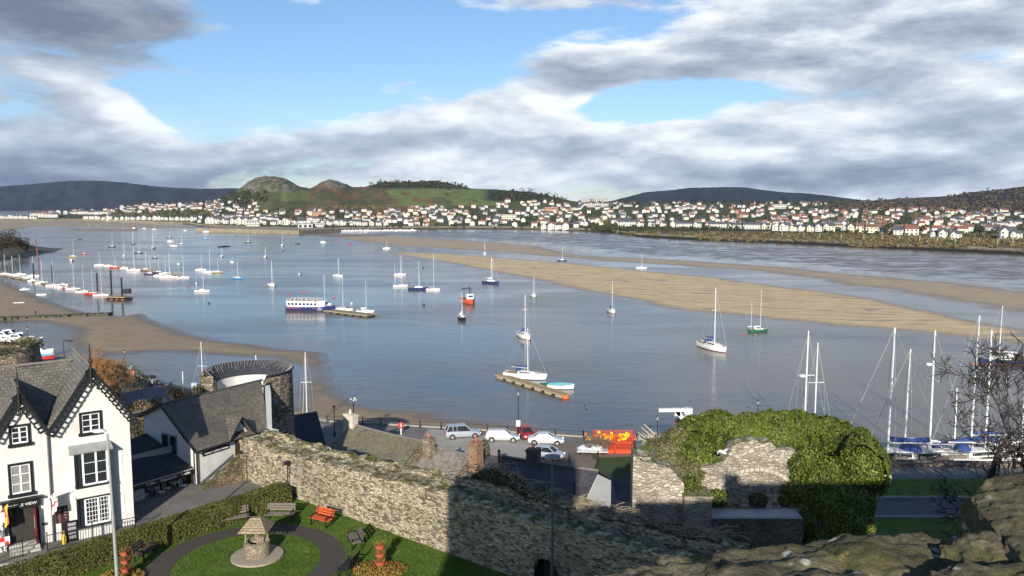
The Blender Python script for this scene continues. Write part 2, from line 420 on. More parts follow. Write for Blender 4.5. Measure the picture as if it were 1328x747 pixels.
def sand_mat(name, dry, wet, z0=.02, z1=.22, rough_wet=.22, sc=.05):
    m, nt, b = newmat(name)
    p = nt.n('ShaderNodeNewGeometry').outputs['Position']
    s = nt.n('ShaderNodeSeparateXYZ'); nt.link(p, s.inputs[0])
    zz = nt.m('ADD', s.outputs[2], nt.m('MULTIPLY', nt.m('SUBTRACT', nt.noise(nt.scale(p, (.5, 1.5, 1)), sc, 6, .65), .5), (z1-z0)*1.2))
    f = nt.mapr(zz, z0, z1)
    c = nt.mix(f, wet, dry)
    c = nt.mix(1, c, nt.ramp(nt.noise(nt.scale(p, (.6, 1.6, 1)), sc*4, 6, .7), [(.3, .78), (.7, 1.2)]), 'MULTIPLY')
    nt.link(c, b.inputs['Base Color'])
    nt.link(nt.mapr(f, 0, 1, rough_wet, .85, 'LINEAR'), b.inputs['Roughness'])
    nt.link(nt.bump(nt.noise(p, 1.3, 5, .65), .5, .05), b.inputs['Normal'])
    return m
def sdist(poly, X, Y):
    """signed distance (positive inside)"""
    d = np.full(X.shape, 1e9); ins = np.zeros(X.shape, bool); n = len(poly)
    for i in range(n):
        ax, ay = poly[i]; bx, by = poly[(i+1) % n]
        ex, ey = bx-ax, by-ay; L = ex*ex+ey*ey+1e-9
        t = np.clip(((X-ax)*ex+(Y-ay)*ey)/L, 0, 1)
        d = np.minimum(d, np.hypot(X-ax-ex*t, Y-ay-ey*t))
        cond = ((ay > Y) != (by > Y)) & (X < (bx-ax)*(Y-ay)/(by-ay+1e-12)+ax)
        ins ^= cond
    return np.where(ins, d, -d)
def bank(name, pix, mt, step, ramp=14., h=.3, noise=(.06, 9., 25.), holes=(), extra=None, margin=3.):
    poly = [tuple(at(x, y, 0))[:2] for x, y in pix]
    hp = [[tuple(at(x, y, 0))[:2] for x, y in q] for q in holes]
    a = np.array(poly); x0, y0 = a.min(0)-4; x1, y1 = a.max(0)+4
    xs = np.arange(x0, x1, step[0]); ys = np.arange(y0, y1, step[1]); X, Y = np.meshgrid(xs, ys)
    sd_ = sdist(poly, X, Y)+(fbm(X/noise[2], Y/noise[2]*1.8, 4)-.5)*noise[1]
    Z = np.clip(sd_/ramp, -1, 1)*h
    for q in hp:
        s2 = sdist(q, X, Y)+(fbm(X/noise[2]+9, Y/noise[2]*1.8, 4)-.5)*noise[1]
        Z = np.minimum(Z, -s2/ramp*h)
    Z = Z+(fbm(X/6, Y/4, 4)-.5)*noise[0]
    if extra is not None: Z = extra(X, Y, Z, sd_)
    Z = np.clip(Z, -.6, None)
    V = np.stack([X, Y, Z], -1).reshape(-1, 3)
    q = Z > -.12
    mk = q[:-1, :-1] | q[:-1, 1:] | q[1:, 1:] | q[1:, :-1]
    o = gridmesh(name, V, len(xs), len(ys), mt, mk)
    return tag(o, kind='structure')
M_SAND = sand_mat('bank_sand', (.50, .375, .215), (.19, .145, .10), .0, .28)
M_MUD = sand_mat('mud', (.20, .155, .105), (.13, .105, .078), .0, .3, .25)
M_FLAT = sand_mat('wet_flat', (.20, .165, .125), (.13, .115, .10), .0, .14, .10)
def ripples(X, Y, Z, s):
    dist = Y
    w = 7.5
    ph = (Y+.33*X+(fbm(X/34, Y/16, 3)-.5)*26)/w
    tri = np.abs((ph % 1)-.5)*2
    amp = .23*sstep(0, 16, s)
    am = .35+1.1*fbm(X/50+3, Y/30, 2)
    return Z-amp*am*(sstep(.55, 1, tri))+.06*sstep(.0, .5, 1-tri)*sstep(0, 10, s)
bank('ripple_sandbank', [(500, 327), (560, 328), (640, 333), (700, 338), (760, 343), (820, 349), (880, 355), (940, 361), (1000, 369), (1060, 376), (1120, 385), (1200, 400), (1260, 414), (1328, 427), (1420, 446), (1420, 470), (1328, 449), (1260, 441), (1200, 434), (1120, 426), (1060, 421), (1000, 415), (940, 409), (880, 404), (840, 396), (800, 387), (740, 375), (680, 362), (620, 350), (560, 338), (510, 331)], M_SAND, (1.6, .8), 10, .27, (.05, 5., 22.), extra=ripples)
bank('middle_sandbank', [(430, 303), (480, 305), (560, 309), (640, 314), (700, 319), (730, 326), (760, 331), (820, 334), (900, 338), (960, 342), (1000, 345), (1060, 350), (1120, 356), (1200, 363), (1260, 369), (1328, 377), (1420, 388), (1420, 425), (1328, 408), (1260, 397), (1200, 387), (1120, 374), (1060, 363), (1000, 355), (940, 350), (880, 345), (820, 341), (760, 337), (700, 332), (640, 327), (560, 322), (500, 319), (450, 312), (420, 306)], sand_mat('middle_sand', (.36, .275, .175), (.20, .155, .11), 0, .24), (2.5, 1.6), 18, .28, (.10, 14., 40.))
bank('tidal_mudflat', [(400, 302), (500, 300), (600, 299.5), (700, 300), (800, 304), (900, 314), (1000, 318), (1100, 322), (1200, 327), (1328, 333), (1420, 338), (1420, 386), (1328, 374), (1200, 361), (1060, 348), (960, 340), (900, 336), (820, 332), (760, 328), (690, 316), (600, 311), (500, 306), (440, 303)], M_FLAT, (3.0, 2.0), 30, .055, (.13, 26., 60.))
bank('near_beach', [(-60, 355), (0, 362), (30, 374), (60, 387), (85, 397), (110, 404), (135, 408), (160, 410), (186, 405), (191, 411), (208, 419), (250, 432), (300, 443), (350, 450), (400, 454), (424, 459), (429, 470), (428, 482), (431, 495), (442, 508), (465, 519), (500, 527), (560, 533), (620, 541), (690, 551), (760, 566), (700, 600), (400, 600), (200, 530), (-100, 530)], sand_mat('beach_sand', (.26, .195, .12), (.13, .10, .07), .03, .3, .3), (.9, .7), 7, .36, (.05, 3., 12.),
     holes=[[(-70, 418), (0, 417), (50, 419), (84, 424), (94, 431), (84, 439), (88, 452), (130, 462), (172, 460), (192, 457), (240, 458), (300, 462), (352, 465), (384, 474), (391, 489), (386, 505), (378, 530), (200, 540), (-70, 520)]])
bank('far_beach', [(-60, 287), (0, 287), (60, 287), (130, 287), (200, 291), (250, 293), (262, 296), (200, 296.5), (150, 295), (100, 293.5), (45, 294), (20, 299), (-60, 299)], sand_mat('far_sand', (.30, .24, .16), (.16, .13, .10), 0, .3), (5, 5), 25, .5, (.1, 12., 60.))
bank('sand_spit', [(85, 296.8), (130, 296), (180, 297.5), (182, 300), (140, 300.5), (95, 299.8)], sand_mat('spit_sand', (.26, .20, .14), (.16, .13, .10), 0, .3), (4, 3), 14, .4, (.1, 10., 40.))
bank('marina_flat', [(385, 303.2), (440, 303.6), (520, 304.5), (500, 306.5), (440, 308.5), (400, 305.5)], M_MUD, (3, 3), 14, .3, (.1, 10., 40.))

# wooded point on the left shore
def point_h(X, Y, Z, s): return Z+2.6*sstep(8, 60, s)
bank('wooded_point', [(-90, 300), (10, 314), (38, 317.5), (60, 321), (82, 322.2), (72, 327), (50, 331), (20, 335), (0, 340), (-60, 352)], sand_mat('point_weed', (.055, .055, .035), (.04, .038, .03), .0, .8, .5), (2, 2), 10, .9, (.3, 8., 25.), extra=point_h)

# ================================================================== far shore land
def hcols(stops, P):
    xs = [a for a, b in stops]; ys = [b for a, b in stops]; return np.interp(P, xs, ys)
def YofPy(py, z=0.):
    v = (np.asarray(py)-373.5)/F; return (CAMZ-z)*(C6-v*S6)/(S6+v*C6)
def elTan(py):
    v = (np.asarray(py)-373.5)/F; return -(S6+v*C6)/(C6-v*S6)
SHORE = [(-400, 286), (0, 286.5), (60, 286.5), (130, 286.2), (200, 290), (244, 291), (258, 294), (300, 296), (345, 299.2), (390, 301), (425, 299.6), (500, 297.6), (600, 297.2), (700, 298.2), (790, 301.5), (830, 307.5), (900, 311.5), (1000, 315.5), (1100, 320), (1200, 325), (1328, 331), (1500, 338), (1800, 348)]
RIDGE_B = [(255, 262), (270, 261), (285, 258), (303, 250), (314, 243), (322, 236), (332, 231.5), (345, 229.5), (358, 229.5), (370, 232), (380, 238), (392, 243), (402, 245), (410, 242), (417, 237), (427, 233.5), (438, 234.5), (447, 239), (458, 243), (472, 243.5), (483, 240), (495, 237.5), (510, 236.5), (540, 236), (565, 235.5), (578, 237), (600, 243), (620, 246), (650, 247), (690, 249.5), (712, 254), (738, 260), (760, 263), (800, 264)]
RIDGE_D = [(1060, 265), (1090, 262), (1130, 261), (1165, 257.5), (1200, 256), (1235, 254.5), (1250, 251), (1290, 247), (1328, 243), (1420, 235), (1600, 232)]
def land_h(P, Y):
    """height of the far shore; P is the bearing expressed as a photo column, Y the distance"""
    Ys = YofPy(hcols(SHORE, P))
    d = Y-Ys
    flat = np.interp(P, [700, 800, 860, 1000, 1328, 1600], [15, 60, 180, 170, 150, 140])
    top = np.interp(P, [-400, 30, 50, 150, 180, 300, 380, 1328], [3, 3.5, 18, 30, 36, 36, 34, 33])
    z = 3.2*sstep(0, 22, d)*1.0-.8*(d < 0)
    t = np.clip((d-flat)/np.maximum(1900-Ys-flat, 50), 0, 1.0)
    z = z+(top-3.2)*t**1.15
    # ridge B
    Yr = 1950.; Yf = np.interp(P, [250, 300, 340, 380, 420, 560, 640, 700, 760], [1560, 1560, 1480, 1300, 1260, 1300, 1400, 1650, 1650])
    zr = CAMZ+Yr*elTan(hcols(RIDGE_B, P)); base = top
    k = sstep(0, 1, (Y-Yf)/(Yr-Yf))**.8*(1-.5*sstep(0, 700, Y-Yr))
    on = (P > 256) & (P < 800)
    zb = np.where(on, np.maximum(zr-base, 0)*k, 0)
    Yr2 = 2350.; Yf2 = np.interp(P, [1060, 1150, 1250, 1328, 1500], [1750, 1600, 1350, 1250, 1200])
    zr2 = CAMZ+Yr2*elTan(hcols(RIDGE_D, P)); k2 = sstep(0, 1, (Y-Yf2)/(Yr2-Yf2))*(1-.3*sstep(0, 700, Y-Yr2))
    zd = np.where(P > 1060, np.maximum(zr2-base, 0)*k2, 0)
    back = sstep(1750, 2050, Y)*np.where(P < 255, 1., 0.)
    return (z+zb+zd)*(1-back)-3*back
def hit_land(px, py):
    Ys = float(YofPy(np.interp(px, [a for a, b in SHORE], [b for a, b in SHORE])))
    d = ray(px, py)
    Yv = np.linspace(Ys-10, 2600, 900); zr = CAMZ+d[2]/d[1]*Yv; zl = land_h(np.full(900, float(px)), Yv)
    i = np.argmax(zr <= zl)
    if i == 0: return None
    Y = Yv[i]; return Vector((d[0]/d[1]*Y, Y, float(zl[i])))
Ps = np.concatenate([np.linspace(-340, 250, 120), np.linspace(252, 800, 320), np.linspace(803, 1700, 260)])
Yl = np.concatenate([np.linspace(0, 60, 14), np.linspace(75, 1900, 170)])
PP, DD = np.meshgrid(Ps, np.linspace(0, 1, 190))
YS = YofPy(hcols(SHORE, Ps))-6
# rows: dense at the shore
tt = np.linspace(0, 1, 190)**1.5
Y2 = YS[None, :]+tt[:, None]*(2750-YS[None, :])
H2 = land_h(PP, Y2)
mask_h = sstep(255, 300, PP)*(Y2 > 1300)
H2 = H2+(fbm(PP/9, Y2/40, 5)-.5)*8*sstep(38, 70, H2)+(fbm(PP/4+5, Y2/25, 5)-.5)*5*sstep(75, 100, H2)
XX = (PP-664)/F*(Y2*C6+(CAMZ-H2)*S6)
rockn = fbm(PP/5, Y2/30+4, 5); nn = fbm(PP/14, Y2/70, 5); n3 = fbm(PP/4, Y2/22+9, 4)
def colr(c): return np.array(c)[None, None, :]
Cc = np.ones(PP.shape+(3,))*colr((.075, .085, .04))
Cc = Cc*(0.6+.8*n3[..., None])
# hillside cover
YFB = np.interp(PP, [250, 300, 340, 380, 420, 560, 640, 700, 800], [1600, 1560, 1480, 1330, 1290, 1330, 1420, 1750, 1800])
hill = sstep(-40, 60, Y2-YFB)*(PP < 800)*(PP > 256)
bracken = colr((.135, .085, .04))*(.6+.8*nn[..., None]); pasture = colr((.135, .165, .05))*(.8+.4*n3[..., None]); rock = colr((.17, .155, .115))*(.5+1.*n3[..., None]); wood = colr((.028, .034, .018))*(.6+.8*n3[..., None]); heath = colr((.085, .088, .038))*(.6+.8*nn[..., None])
def blend(C, c, w): return C*(1-w[..., None])+c*w[..., None]
Cc = blend(Cc, heath, hill)
Cc = blend(Cc, bracken, hill*sstep(.42, .56, nn)*sstep(350, 400, PP)*(PP < 560))
# green fields on the middle hill
def pyof(): 
    el = (H2-CAMZ)/Y2; a = -np.arctan(el)-PITCH; return 373.5+F*np.tan(a)
PYI = pyof()
fld = sstep(0, 6, PP-500)*sstep(0, 8, 668-PP)*sstep(0, 2, PYI-243.5-.0)*sstep(0, 2, 268-PYI)*sstep(.36, .44, fbm(PP/22+3, Y2/90, 3))
fld = np.maximum(fld, sstep(0, 5, PP-362)*sstep(0, 5, 404-PP)*sstep(0, 2, PYI-246)*sstep(0, 2, 262-PYI)*.8)
Cc = blend(Cc, pasture, fld*hill)
rk = sstep(0, 1, (np.minimum(PYI*0+1, 1)))*hill*sstep(.47, .56, rockn)*np.maximum(sstep(310, 322, PP)*sstep(0, 6, 388-PP)*sstep(0, 2, 250-PYI), sstep(408, 416, PP)*sstep(0, 5, 452-PP)*sstep(0, 2, 245-PYI))
Cc = blend(Cc, rock, rk)
wd = sstep(0, 4, 246.5-PYI)*sstep(475, 483, PP)*sstep(.3, .5, n3+.1)*(PP < 800)
wd = np.maximum(wd, sstep(620, 640, PP)*sstep(0, 3, 262-PYI)*(PP < 800)); wd = np.maximum(wd, sstep(0, 3, PYI-249)*sstep(0, 10, 330-PP)*hill*.7)
Cc = blend(Cc, wood, wd*hill)
dw = sstep(-20, 80, Y2-np.interp(PP, [1060, 1150, 1250, 1328, 1500], [1800, 1640, 1400, 1300, 1250]))*(PP > 1060)
Cc = blend(Cc, colr((.075, .06, .042))*(.5+1*n3[..., None]), dw)
Cc = blend(Cc, colr((.035, .032, .03))*(.6+.8*n3[..., None]), dw*sstep(1225, 1245, PP))
# beach, marsh and flood bank
d2 = Y2-(YS[None, :]+6)
Cc = blend(Cc, colr((.30, .25, .16))*(.8+.4*n3[..., None]), sstep(45, 20, d2) if False else 1-sstep(18, 34, d2))
Cc = blend(Cc, colr((.035, .03, .022))+0*Cc, (1-sstep(1.6, 2.4, H2+.5*(n3-.5)))*(PP > 780))
Cc = blend(Cc, colr((.085, .07, .05))+0*Cc, (1-sstep(1.3, 2.2, H2))*(PP < 780)*(PP > 240))
marsh = (PP > 800)*sstep(22, 40, d2)*(1-sstep(150, 175, d2))
Cc = blend(Cc, np.where(nn[..., None] > .5, colr((.15, .095, .05)), colr((.12, .125, .045)))*(.6+.8*n3[..., None]), marsh)
m, nt, b = newmat('far_land'); a_ = nt.n('ShaderNodeAttribute', attribute_name='Col')
p_ = nt.n('ShaderNodeNewGeometry').outputs['Position']
c_ = nt.mix(1, a_.outputs['Color'], nt.ramp(nt.noise(p_, .06, 6, .7), [(.3, .7), (.7, 1.3)]), 'MULTIPLY')
nt.link(c_, b.inputs['Base Color']); b.inputs['Roughness'].default_value = .95; b.inputs['Specular IOR Level'].default_value = .1
nt.link(nt.bump(nt.noise(p_, .12, 6, .7), 1, 3.), b.inputs['Normal'])
M_LAND = m
tag(gridmesh('far_shore_land', np.stack([XX, Y2, H2], -1).reshape(-1, 3), PP.shape[1], PP.shape[0], M_LAND, None, np.clip(Cc, 0, 1).reshape(-1, 3)), kind='structure')

def far_hill(name, stops, Y0, Yr, Y1, col, P0, P1, z0=-2, amp=14):
    P = np.linspace(P0, P1, 260); T = np.linspace(0, 1, 60)
    PP, TT = np.meshgrid(P, T); Yv = Y0+TT*(Y1-Y0); tr = (Yr-Y0)/(Y1-Y0)
    zr = CAMZ+Yr*elTan(hcols(stops, PP))
    prof = np.where(TT < tr, sstep(0, 1, TT/tr)*.55+.45*(TT/tr), 1-.6*sstep(tr, 1, TT))
    Z = z0+(zr-z0)*prof+(fbm(PP/11, Yv/260, 5)-.5)*amp*np.sin(PI*np.clip(TT/tr, 0, 1))+(fbm(PP/3, Yv/100, 4)-.5)*amp*.25
    Xv = (PP-664)/F*(Yv*C6+(CAMZ-Z)*S6)
    n = fbm(PP/9, Yv/200, 5)[..., None]
    C = np.array(col)[None, None]*(.15+1.7*n)*(.6+.8*fbm(PP/2.2+3, Yv/60, 4)[..., None])
    return tag(gridmesh(name, np.stack([Xv, Yv, Z], -1).reshape(-1, 3), 260, 60, M_LAND, None, np.clip(C, 0, 1).reshape(-1, 3)), kind='structure')
far_hill('headland_hill', [(-400, 247), (-100, 243), (0, 241.5), (40, 239), (70, 236), (100, 234), (135, 234.5), (165, 237), (200, 241.5), (230, 243.5), (262, 245), (300, 244), (330, 245), (400, 256), (440, 268)], 3700, 4700, 5600, (.026, .028, .034), -400, 440)  # dark hill colour has the cloud shadow painted in
far_hill('shaded_wooded_hill', [(700, 268), (770, 264), (795, 260), (815, 255), (835, 249.5), (870, 246.5), (895, 243.5), (940, 242.5), (968, 243), (990, 246.5), (1020, 249.5), (1050, 251), (1080, 254.5), (1110, 258.5), (1150, 263), (1220, 268)], 3000, 4000, 4800, (.022, .024, .026), 700, 1220)  # woodland tone, darkened further as painted cloud shadow
far_hill('low_hills', [(500, 268), (650, 262), (740, 261.3), (800, 262.2), (1050, 262.5), (1130, 260), (1400, 262), (1700, 262)], 5600, 6400, 7000, (.05, .055, .05), 480, 1700, amp=6)
# ================================================================== far vegetation
M_WOOD = leaf_mat('far_foliage', [(.018, .028, .012), (.035, .045, .018), (.055, .06, .025), (.08, .065, .035)], .8, .1, 0)
M_TWIG = leaf_mat('winter_twigs', [(.05, .04, .03), (.085, .065, .045), (.11, .085, .055)], .9, .1, 0)
M_SCRUB = leaf_mat('marsh_scrub_leaf', [(.16, .10, .045), (.20, .14, .07), (.11, .11, .04), (.24, .19, .10)], .9, .1, 0)
M_BARK = mat('bark', (.055, .045, .036), .95, bump=.02, bs=9)
def crown_pts(c, rx, rz, n, lobes=7):
    """points through an uneven crown volume made of overlapping clumps"""
    out = []
    L = [(RNG.normal(0, .42, 3)*[1, 1, .8], .38+.32*RNG.random()) for _ in range(lobes)]
    for i in range(n):
        q, r = L[i % lobes]
        v = RNG.normal(0, 1, 3); v /= np.linalg.norm(v)
        out.append(q+v*r*(.55+.45*RNG.random()))
    P = np.array(out); N = P.copy()
    return P*[rx, rx, rz]+np.array(c), N
def blob_tree(rx, rz, n, size):
    P, N = crown_pts((0, 0, 0), rx, rz, n); return P, N
def wood_mass(name, pts, mt, n=26, size=3.2, r=(3.2, 6.5), flat=.85):
    Ps, Ns = [], []
    for (x, y, z) in pts:
        R_ = r[0]+(r[1]-r[0])*RNG.random()
        P, N = crown_pts((x, y, z+R_*.55), R_, R_*flat, n, 4); Ps.append(P); Ns.append(N)
    return leaves(name, np.concatenate(Ps), np.concatenate(Ns), size, mt, tilt=.35)
def scatter_pix(regions, n, dens=None, tries=20000):
    out = []; t = 0
    areas = [(x1-x0)*(y1-y0) for x0, x1, y0, y1 in regions]
    while len(out) < n and t < tries:
        t += 1; x0, x1, y0, y1 = random.choices(regions, areas)[0]
        p = hit_land(random.uniform(x0, x1), random.uniform(y0, y1))
        if p is not None: out.append(p)
    return out
W1 = [(640, 740, 249, 262), (480, 600, 237, 242), (560, 640, 239, 246), (300, 345, 250, 262), (700, 760, 258, 264), (756, 1100, 262, 267), (250, 330, 258, 265)]
tag(wood_mass('woodland', scatter_pix(W1, 420), M_WOOD, 16, 4.2, (4, 8)), 'dark woods along the skyline ridges behind the far town', 'woodland', kind='stuff')
W2 = [(1060, 1250, 259, 275), (1230, 1328, 247, 278), (1328, 1420, 240, 278), (1100, 1250, 262, 272)]
tag(wood_mass('winter_woodland', scatter_pix(W2, 560), M_TWIG, 16, 4.5, (4, 8)), 'bare brown winter woods on the hillside at right', 'woodland', kind='stuff')
W3 = [(50, 290, 271, 284), (120, 290, 272, 279), (250, 330, 262, 292), (330, 760, 271, 296), (760, 1328, 264, 300), (1040, 1328, 280, 304), (130, 300, 264, 272), (620, 800, 280, 297)]
tag(wood_mass('garden_greenery', scatter_pix(W3, 1250), M_WOOD, 12, 2.6, (2, 4.2)), 'garden trees and hedges between the houses of the far town', 'greenery', kind='stuff')
tag(wood_mass('gorse_bank', scatter_pix([(135, 285, 273, 280.5), (400, 560, 268, 273)], 200), M_SCRUB, 12, 2.6, (2, 4)), 'brown scrub bank between the two rows of far white houses', 'scrub', kind='stuff')
W4 = [(796, 1000, 302, 308), (900, 1328, 303, 315), (1100, 1328, 308, 322), (1328, 1420, 312, 330)]
tag(wood_mass('marsh_scrub', scatter_pix(W4, 1000), M_SCRUB, 20, 1.3, (1.0, 2.2), .7), 'rust brown scrub covering the flood bank beyond the mudflats', 'scrub', kind='stuff')
tag(wood_mass('hedge_belt', scatter_pix([(765, 960, 296.5, 300.5)], 150), M_WOOD, 20, 1.8, (2.2, 3.4), .8), 'green hedge belt along the shore below the white terrace', 'hedge', kind='stuff')
def far_tree(px, py, r, h, mt, label, name='tree'):
    p = hit_land(px, py); 
    t = thing(name, label, 'tree', p, 'larger trees standing in the far town')
    P, N = crown_pts((p.x, p.y, p.z+h-r*.8), r, r*.95, 260, 9)
    leaves('crown', P, N, 1.5, mt, t, tilt=.4)
    MB().tube([p-Vector((0, 0, .3)), p+Vector((0, 0, h*.5)), p+Vector((0, 0, h*.8))], [.5, .35, .2], 6).build('trunk', M_BARK, t)
for a in [(1150, 304, 8, 14, M_WOOD, 'large dark round evergreen right of the cream houses behind the flood bank'), (1192, 304, 5, 9, M_WOOD, 'dark bushy tree just right of a white bungalow on the far shore'),
          (1143, 283, 9, 16, M_WOOD, 'tall green tree rising above roofs on the right of the far town'), (1120, 288, 8, 13, M_WOOD, 'broad dark tree left of the red roofs at far right'),
          (1186, 286, 9, 15, M_SCRUB, 'yellow green tree above the red roofs at far right'), (453, 280, 8, 15, M_WOOD, 'dark evergreen under the hill, rising above white terraces'),
          (437, 282, 7, 12, M_WOOD, 'dark evergreen left of its taller neighbour below the brown hill'), (545, 291, 7, 11, M_WOOD, 'dark tree beside the white villas near the marina'),
          (561, 293, 6, 9, M_SCRUB, 'olive bush on the shore right of the dark tree'), (741, 292, 7, 12, M_WOOD, 'dark green tree in the middle of the crowded white houses'),
          (784, 296, 6, 11, M_SCRUB, 'pointed golden conifer left of the long white terrace'), (838, 284, 7, 11, M_WOOD, 'dark tree among roofs above the long white terrace'),
          (942, 285, 7, 12, M_WOOD, 'green tree beside the red roofed houses right of centre'), (1270, 303, 6, 8, M_WOOD, 'low wide evergreen at far right behind the flood bank'),
          (1290, 303, 6, 8, M_WOOD, 'low evergreen next to the last white gable at right'), (1022, 286, 6, 10, M_WOOD, 'small dark tree in front of white houses right of the dark hill'),
          (118, 283, 5, 8, M_TWIG, 'bare brown tree behind the far left terraces'), (79, 281, 6, 9, M_TWIG, 'bare tree beside the big white villa at far left')]:
    far_tree(*a)
# wooded point, nearer on the left
for i, (px, py, r, h, lb) in enumerate([(2, 331, 8, 16, 'tall bare tree at the very left edge of the wooded point'), (14, 328, 7, 15, 'bare brown tree second from left on the wooded point'), (24, 326, 6, 12, 'lower bare tree towards the tip of the wooded point'), (-14, 333, 9, 17, 'big bare tree half outside the left edge of the picture'), (32, 324, 4, 7, 'small sprawling bush nearest the water on the wooded point')]):
    p = at(px, py, 2.2); p.z = 1.4
    t = thing('tree', lb, 'tree', p, 'trees on the wooded point')
    P, N = crown_pts((p.x, p.y, p.z+h-r*.9), r, r*.8, 1500, 12)
    leaves('crown', P, N, .75, leaf_mat('point_leaf', [(.035, .03, .018), (.07, .05, .03), (.04, .045, .02), (.10, .07, .04)], .9, .1, 0) if 'point_leaf' not in bpy.data.materials else bpy.data.materials['point_leaf'], t, tilt=.5)
    MB().tube([p-Vector((0, 0, 1)), p+Vector((.3, 0, h*.4)), p+Vector((0, .4, h*.75))], [.5, .35, .12], 6).build('trunk', M_BARK, t)

# ================================================================== far houses
HW = {'white': mat('render_white', (.52, .50, .46), .8, .22, .6), 'cream': mat('render_cream', (.62, .56, .42), .8, .08), 'brick': mat('brick_pink', (.42, .22, .16), .85, .12), 'grey': mat('render_grey', (.42, .42, .40), .8, .1)}
HR = {'red': mat('tile_red', (.20, .075, .05), .8, .2), 'slate': mat('slate_far', (.075, .078, .088), .6, .2), 'brown': mat('tile_brown', (.16, .09, .065), .8, .2), 'pale': mat('roof_pale', (.22, .20, .19), .8, .2)}
M_PANE = mat('dark_glass', (.02, .025, .03), .12, .1, spec=.8)
M_BRICKC = mat('chimney_brick', (.30, .15, .10), .9, .2)
def roof_gable(m_, x0, x1, y0, y1, z, rise, axis='x', o=.35):
    if axis == 'x':
        ym = (y0+y1)/2
        for ya, s in ((y0-o, 1), (y1+o, -1)):
            zz = z-o*rise/((y1-y0)/2)
            P = [(x0-o, ya, zz), (x1+o, ya, zz), (x1+o, ym, z+rise), (x0-o, ym, z+rise)]
            m_.slab(P, .22)
    else:
        xm = (x0+x1)/2
        for xa in (x0-o, x1+o):
            zz = z-o*rise/((x1-x0)/2)
            P = [(xa, y0-o, zz), (xa, y1+o, zz), (xm, y1+o, z+rise), (xm, y0-o, z+rise)]
            m_.slab(P, .22)
def make_house(kind, wc, rc, w=9., d=8., h=5.6, rise=2.6, wins=True):
    t = thing('house', 'x', 'house'); W_, R_, C_, V_ = MB(), MB(), MB(), []
    x0, x1, y0, y1 = -w/2, w/2, -d/2, d/2
    if kind in ('side', 'terrace', 'bay'):
        W_.prism([(x0, y0), (x1, y0), (x1, y1), (x0, y1)], -2.5, h)
        ym = 0
        W_.add([(x0, y0, h), (x0, y1, h), (x0, 0, h+rise-.15), (x1, y0, h), (x1, y1, h), (x1, 0, h+rise-.15)], [(0, 1, 2), (3, 5, 4), (0, 2, 5, 3), (1, 4, 5, 2)])
        roof_gable(R_, x0, x1, y0, y1, h, rise)
        if kind == 'bay':       # a front gable crossing the roof
            gx0, gx1 = x0+.4, x0+w*.48
            W_.prism([(gx0, y0-1.1), (gx1, y0-1.1), (gx1, y0+.5), (gx0, y0+.5)], -2.5, h)
            gm = (gx0+gx1)/2
            W_.add([(gx0, y0-1.1, h), (gx1, y0-1.1, h), (gm, y0-1.1, h+rise*.85), (gx0, 0, h), (gx1, 0, h), (gm, 0, h+rise*.85)], [(0, 1, 2), (0, 2, 5, 3), (1, 4, 5, 2)])
            roof_gable(R_, gx0, gx1, y0-1.1, 0, h, rise*.85, 'y', .25)
    elif kind == 'front':
        W_.prism([(x0, y0), (x1, y0), (x1, y1), (x0, y1)], -2.5, h)
        W_.add([(x0, y0, h), (x1, y0, h), (0, y0, h+rise-.1), (x0, y1, h), (x1, y1, h), (0, y1, h+rise-.1)], [(0, 1, 2), (3, 5, 4), (0, 2, 5, 3), (1, 4, 5, 2)])
        roof_gable(R_, x0, x1, y0, y1, h, rise, 'y')
    elif kind == 'hip':
        W_.prism([(x0, y0), (x1, y0), (x1, y1), (x0, y1)], -2.5, h)
        o = .4; a = w/2-d/2+.4
        R_.add([(x0-o, y0-o, h), (x1+o, y0-o, h), (x1+o, y1+o, h), (x0-o, y1+o, h), (-a, 0, h+rise), (a, 0, h+rise)], [(0, 1, 5, 4), (1, 2, 5), (2, 3, 4, 5), (3, 0, 4), (3, 2, 1, 0)])
    for cx in ((x0+1.2,) if w < 11 else (x0+1.2, x1-1.2)):
        cz = h+rise*(.95 if kind != 'front' else .4)
        c = MB(); c.box((cx, .3, cz+.2), (.8, .6, 1.9)); c.build('chimney', M_BRICKC, t)
    W_.build('wall', HW[wc], t); R_.build('roof', HR[rc], t)
    if wins:
        n = max(2, int(w/3.2)); yy = y0-(1.1 if kind == 'bay' else 0)-.03
        for r_ in (1.3, 3.9):
            for i in range(n):
                q = MB(); xx = x0+w*(i+.5)/n; q.box((xx, yy if (kind != 'bay' or xx < x0+w*.48) else y0-.03, r_+.2), (1.15, .08, 1.25)); q.build('window', M_PANE, t)
    return t
protos = []
spec = [('bay', 'white', 'slate', 10, 8), ('bay', 'white', 'red', 10, 8), ('side', 'white', 'slate', 9, 7.5), ('side', 'white', 'red', 10, 8), ('front', 'white', 'slate', 8, 9), ('front', 'white', 'brown', 8, 9), ('hip', 'white', 'red', 11, 9),
        ('terrace', 'white', 'slate', 26, 8), ('side', 'cream', 'brown', 10, 8), ('bay', 'cream', 'slate', 10, 8), ('front', 'brick', 'slate', 9, 9), ('hip', 'brick', 'red', 11, 9), ('side', 'grey', 'pale', 9, 8), ('terrace', 'cream', 'brown', 22, 8)]
RN = {'slate': 'grey slate', 'red': 'red tiled', 'brown': 'brown tiled', 'pale': 'pale grey'}
KN = {'bay': 'with front gable', 'side': 'side on', 'front': 'gable on', 'hip': 'hip roofed', 'terrace': 'in terrace'}
WN = {'white': 'white', 'cream': 'cream', 'brick': 'brick', 'grey': 'grey'}
for sp_ in spec:
    near = make_house(*sp_, wins=True)
    far_ = None
    protos.append([sp_, near, True])
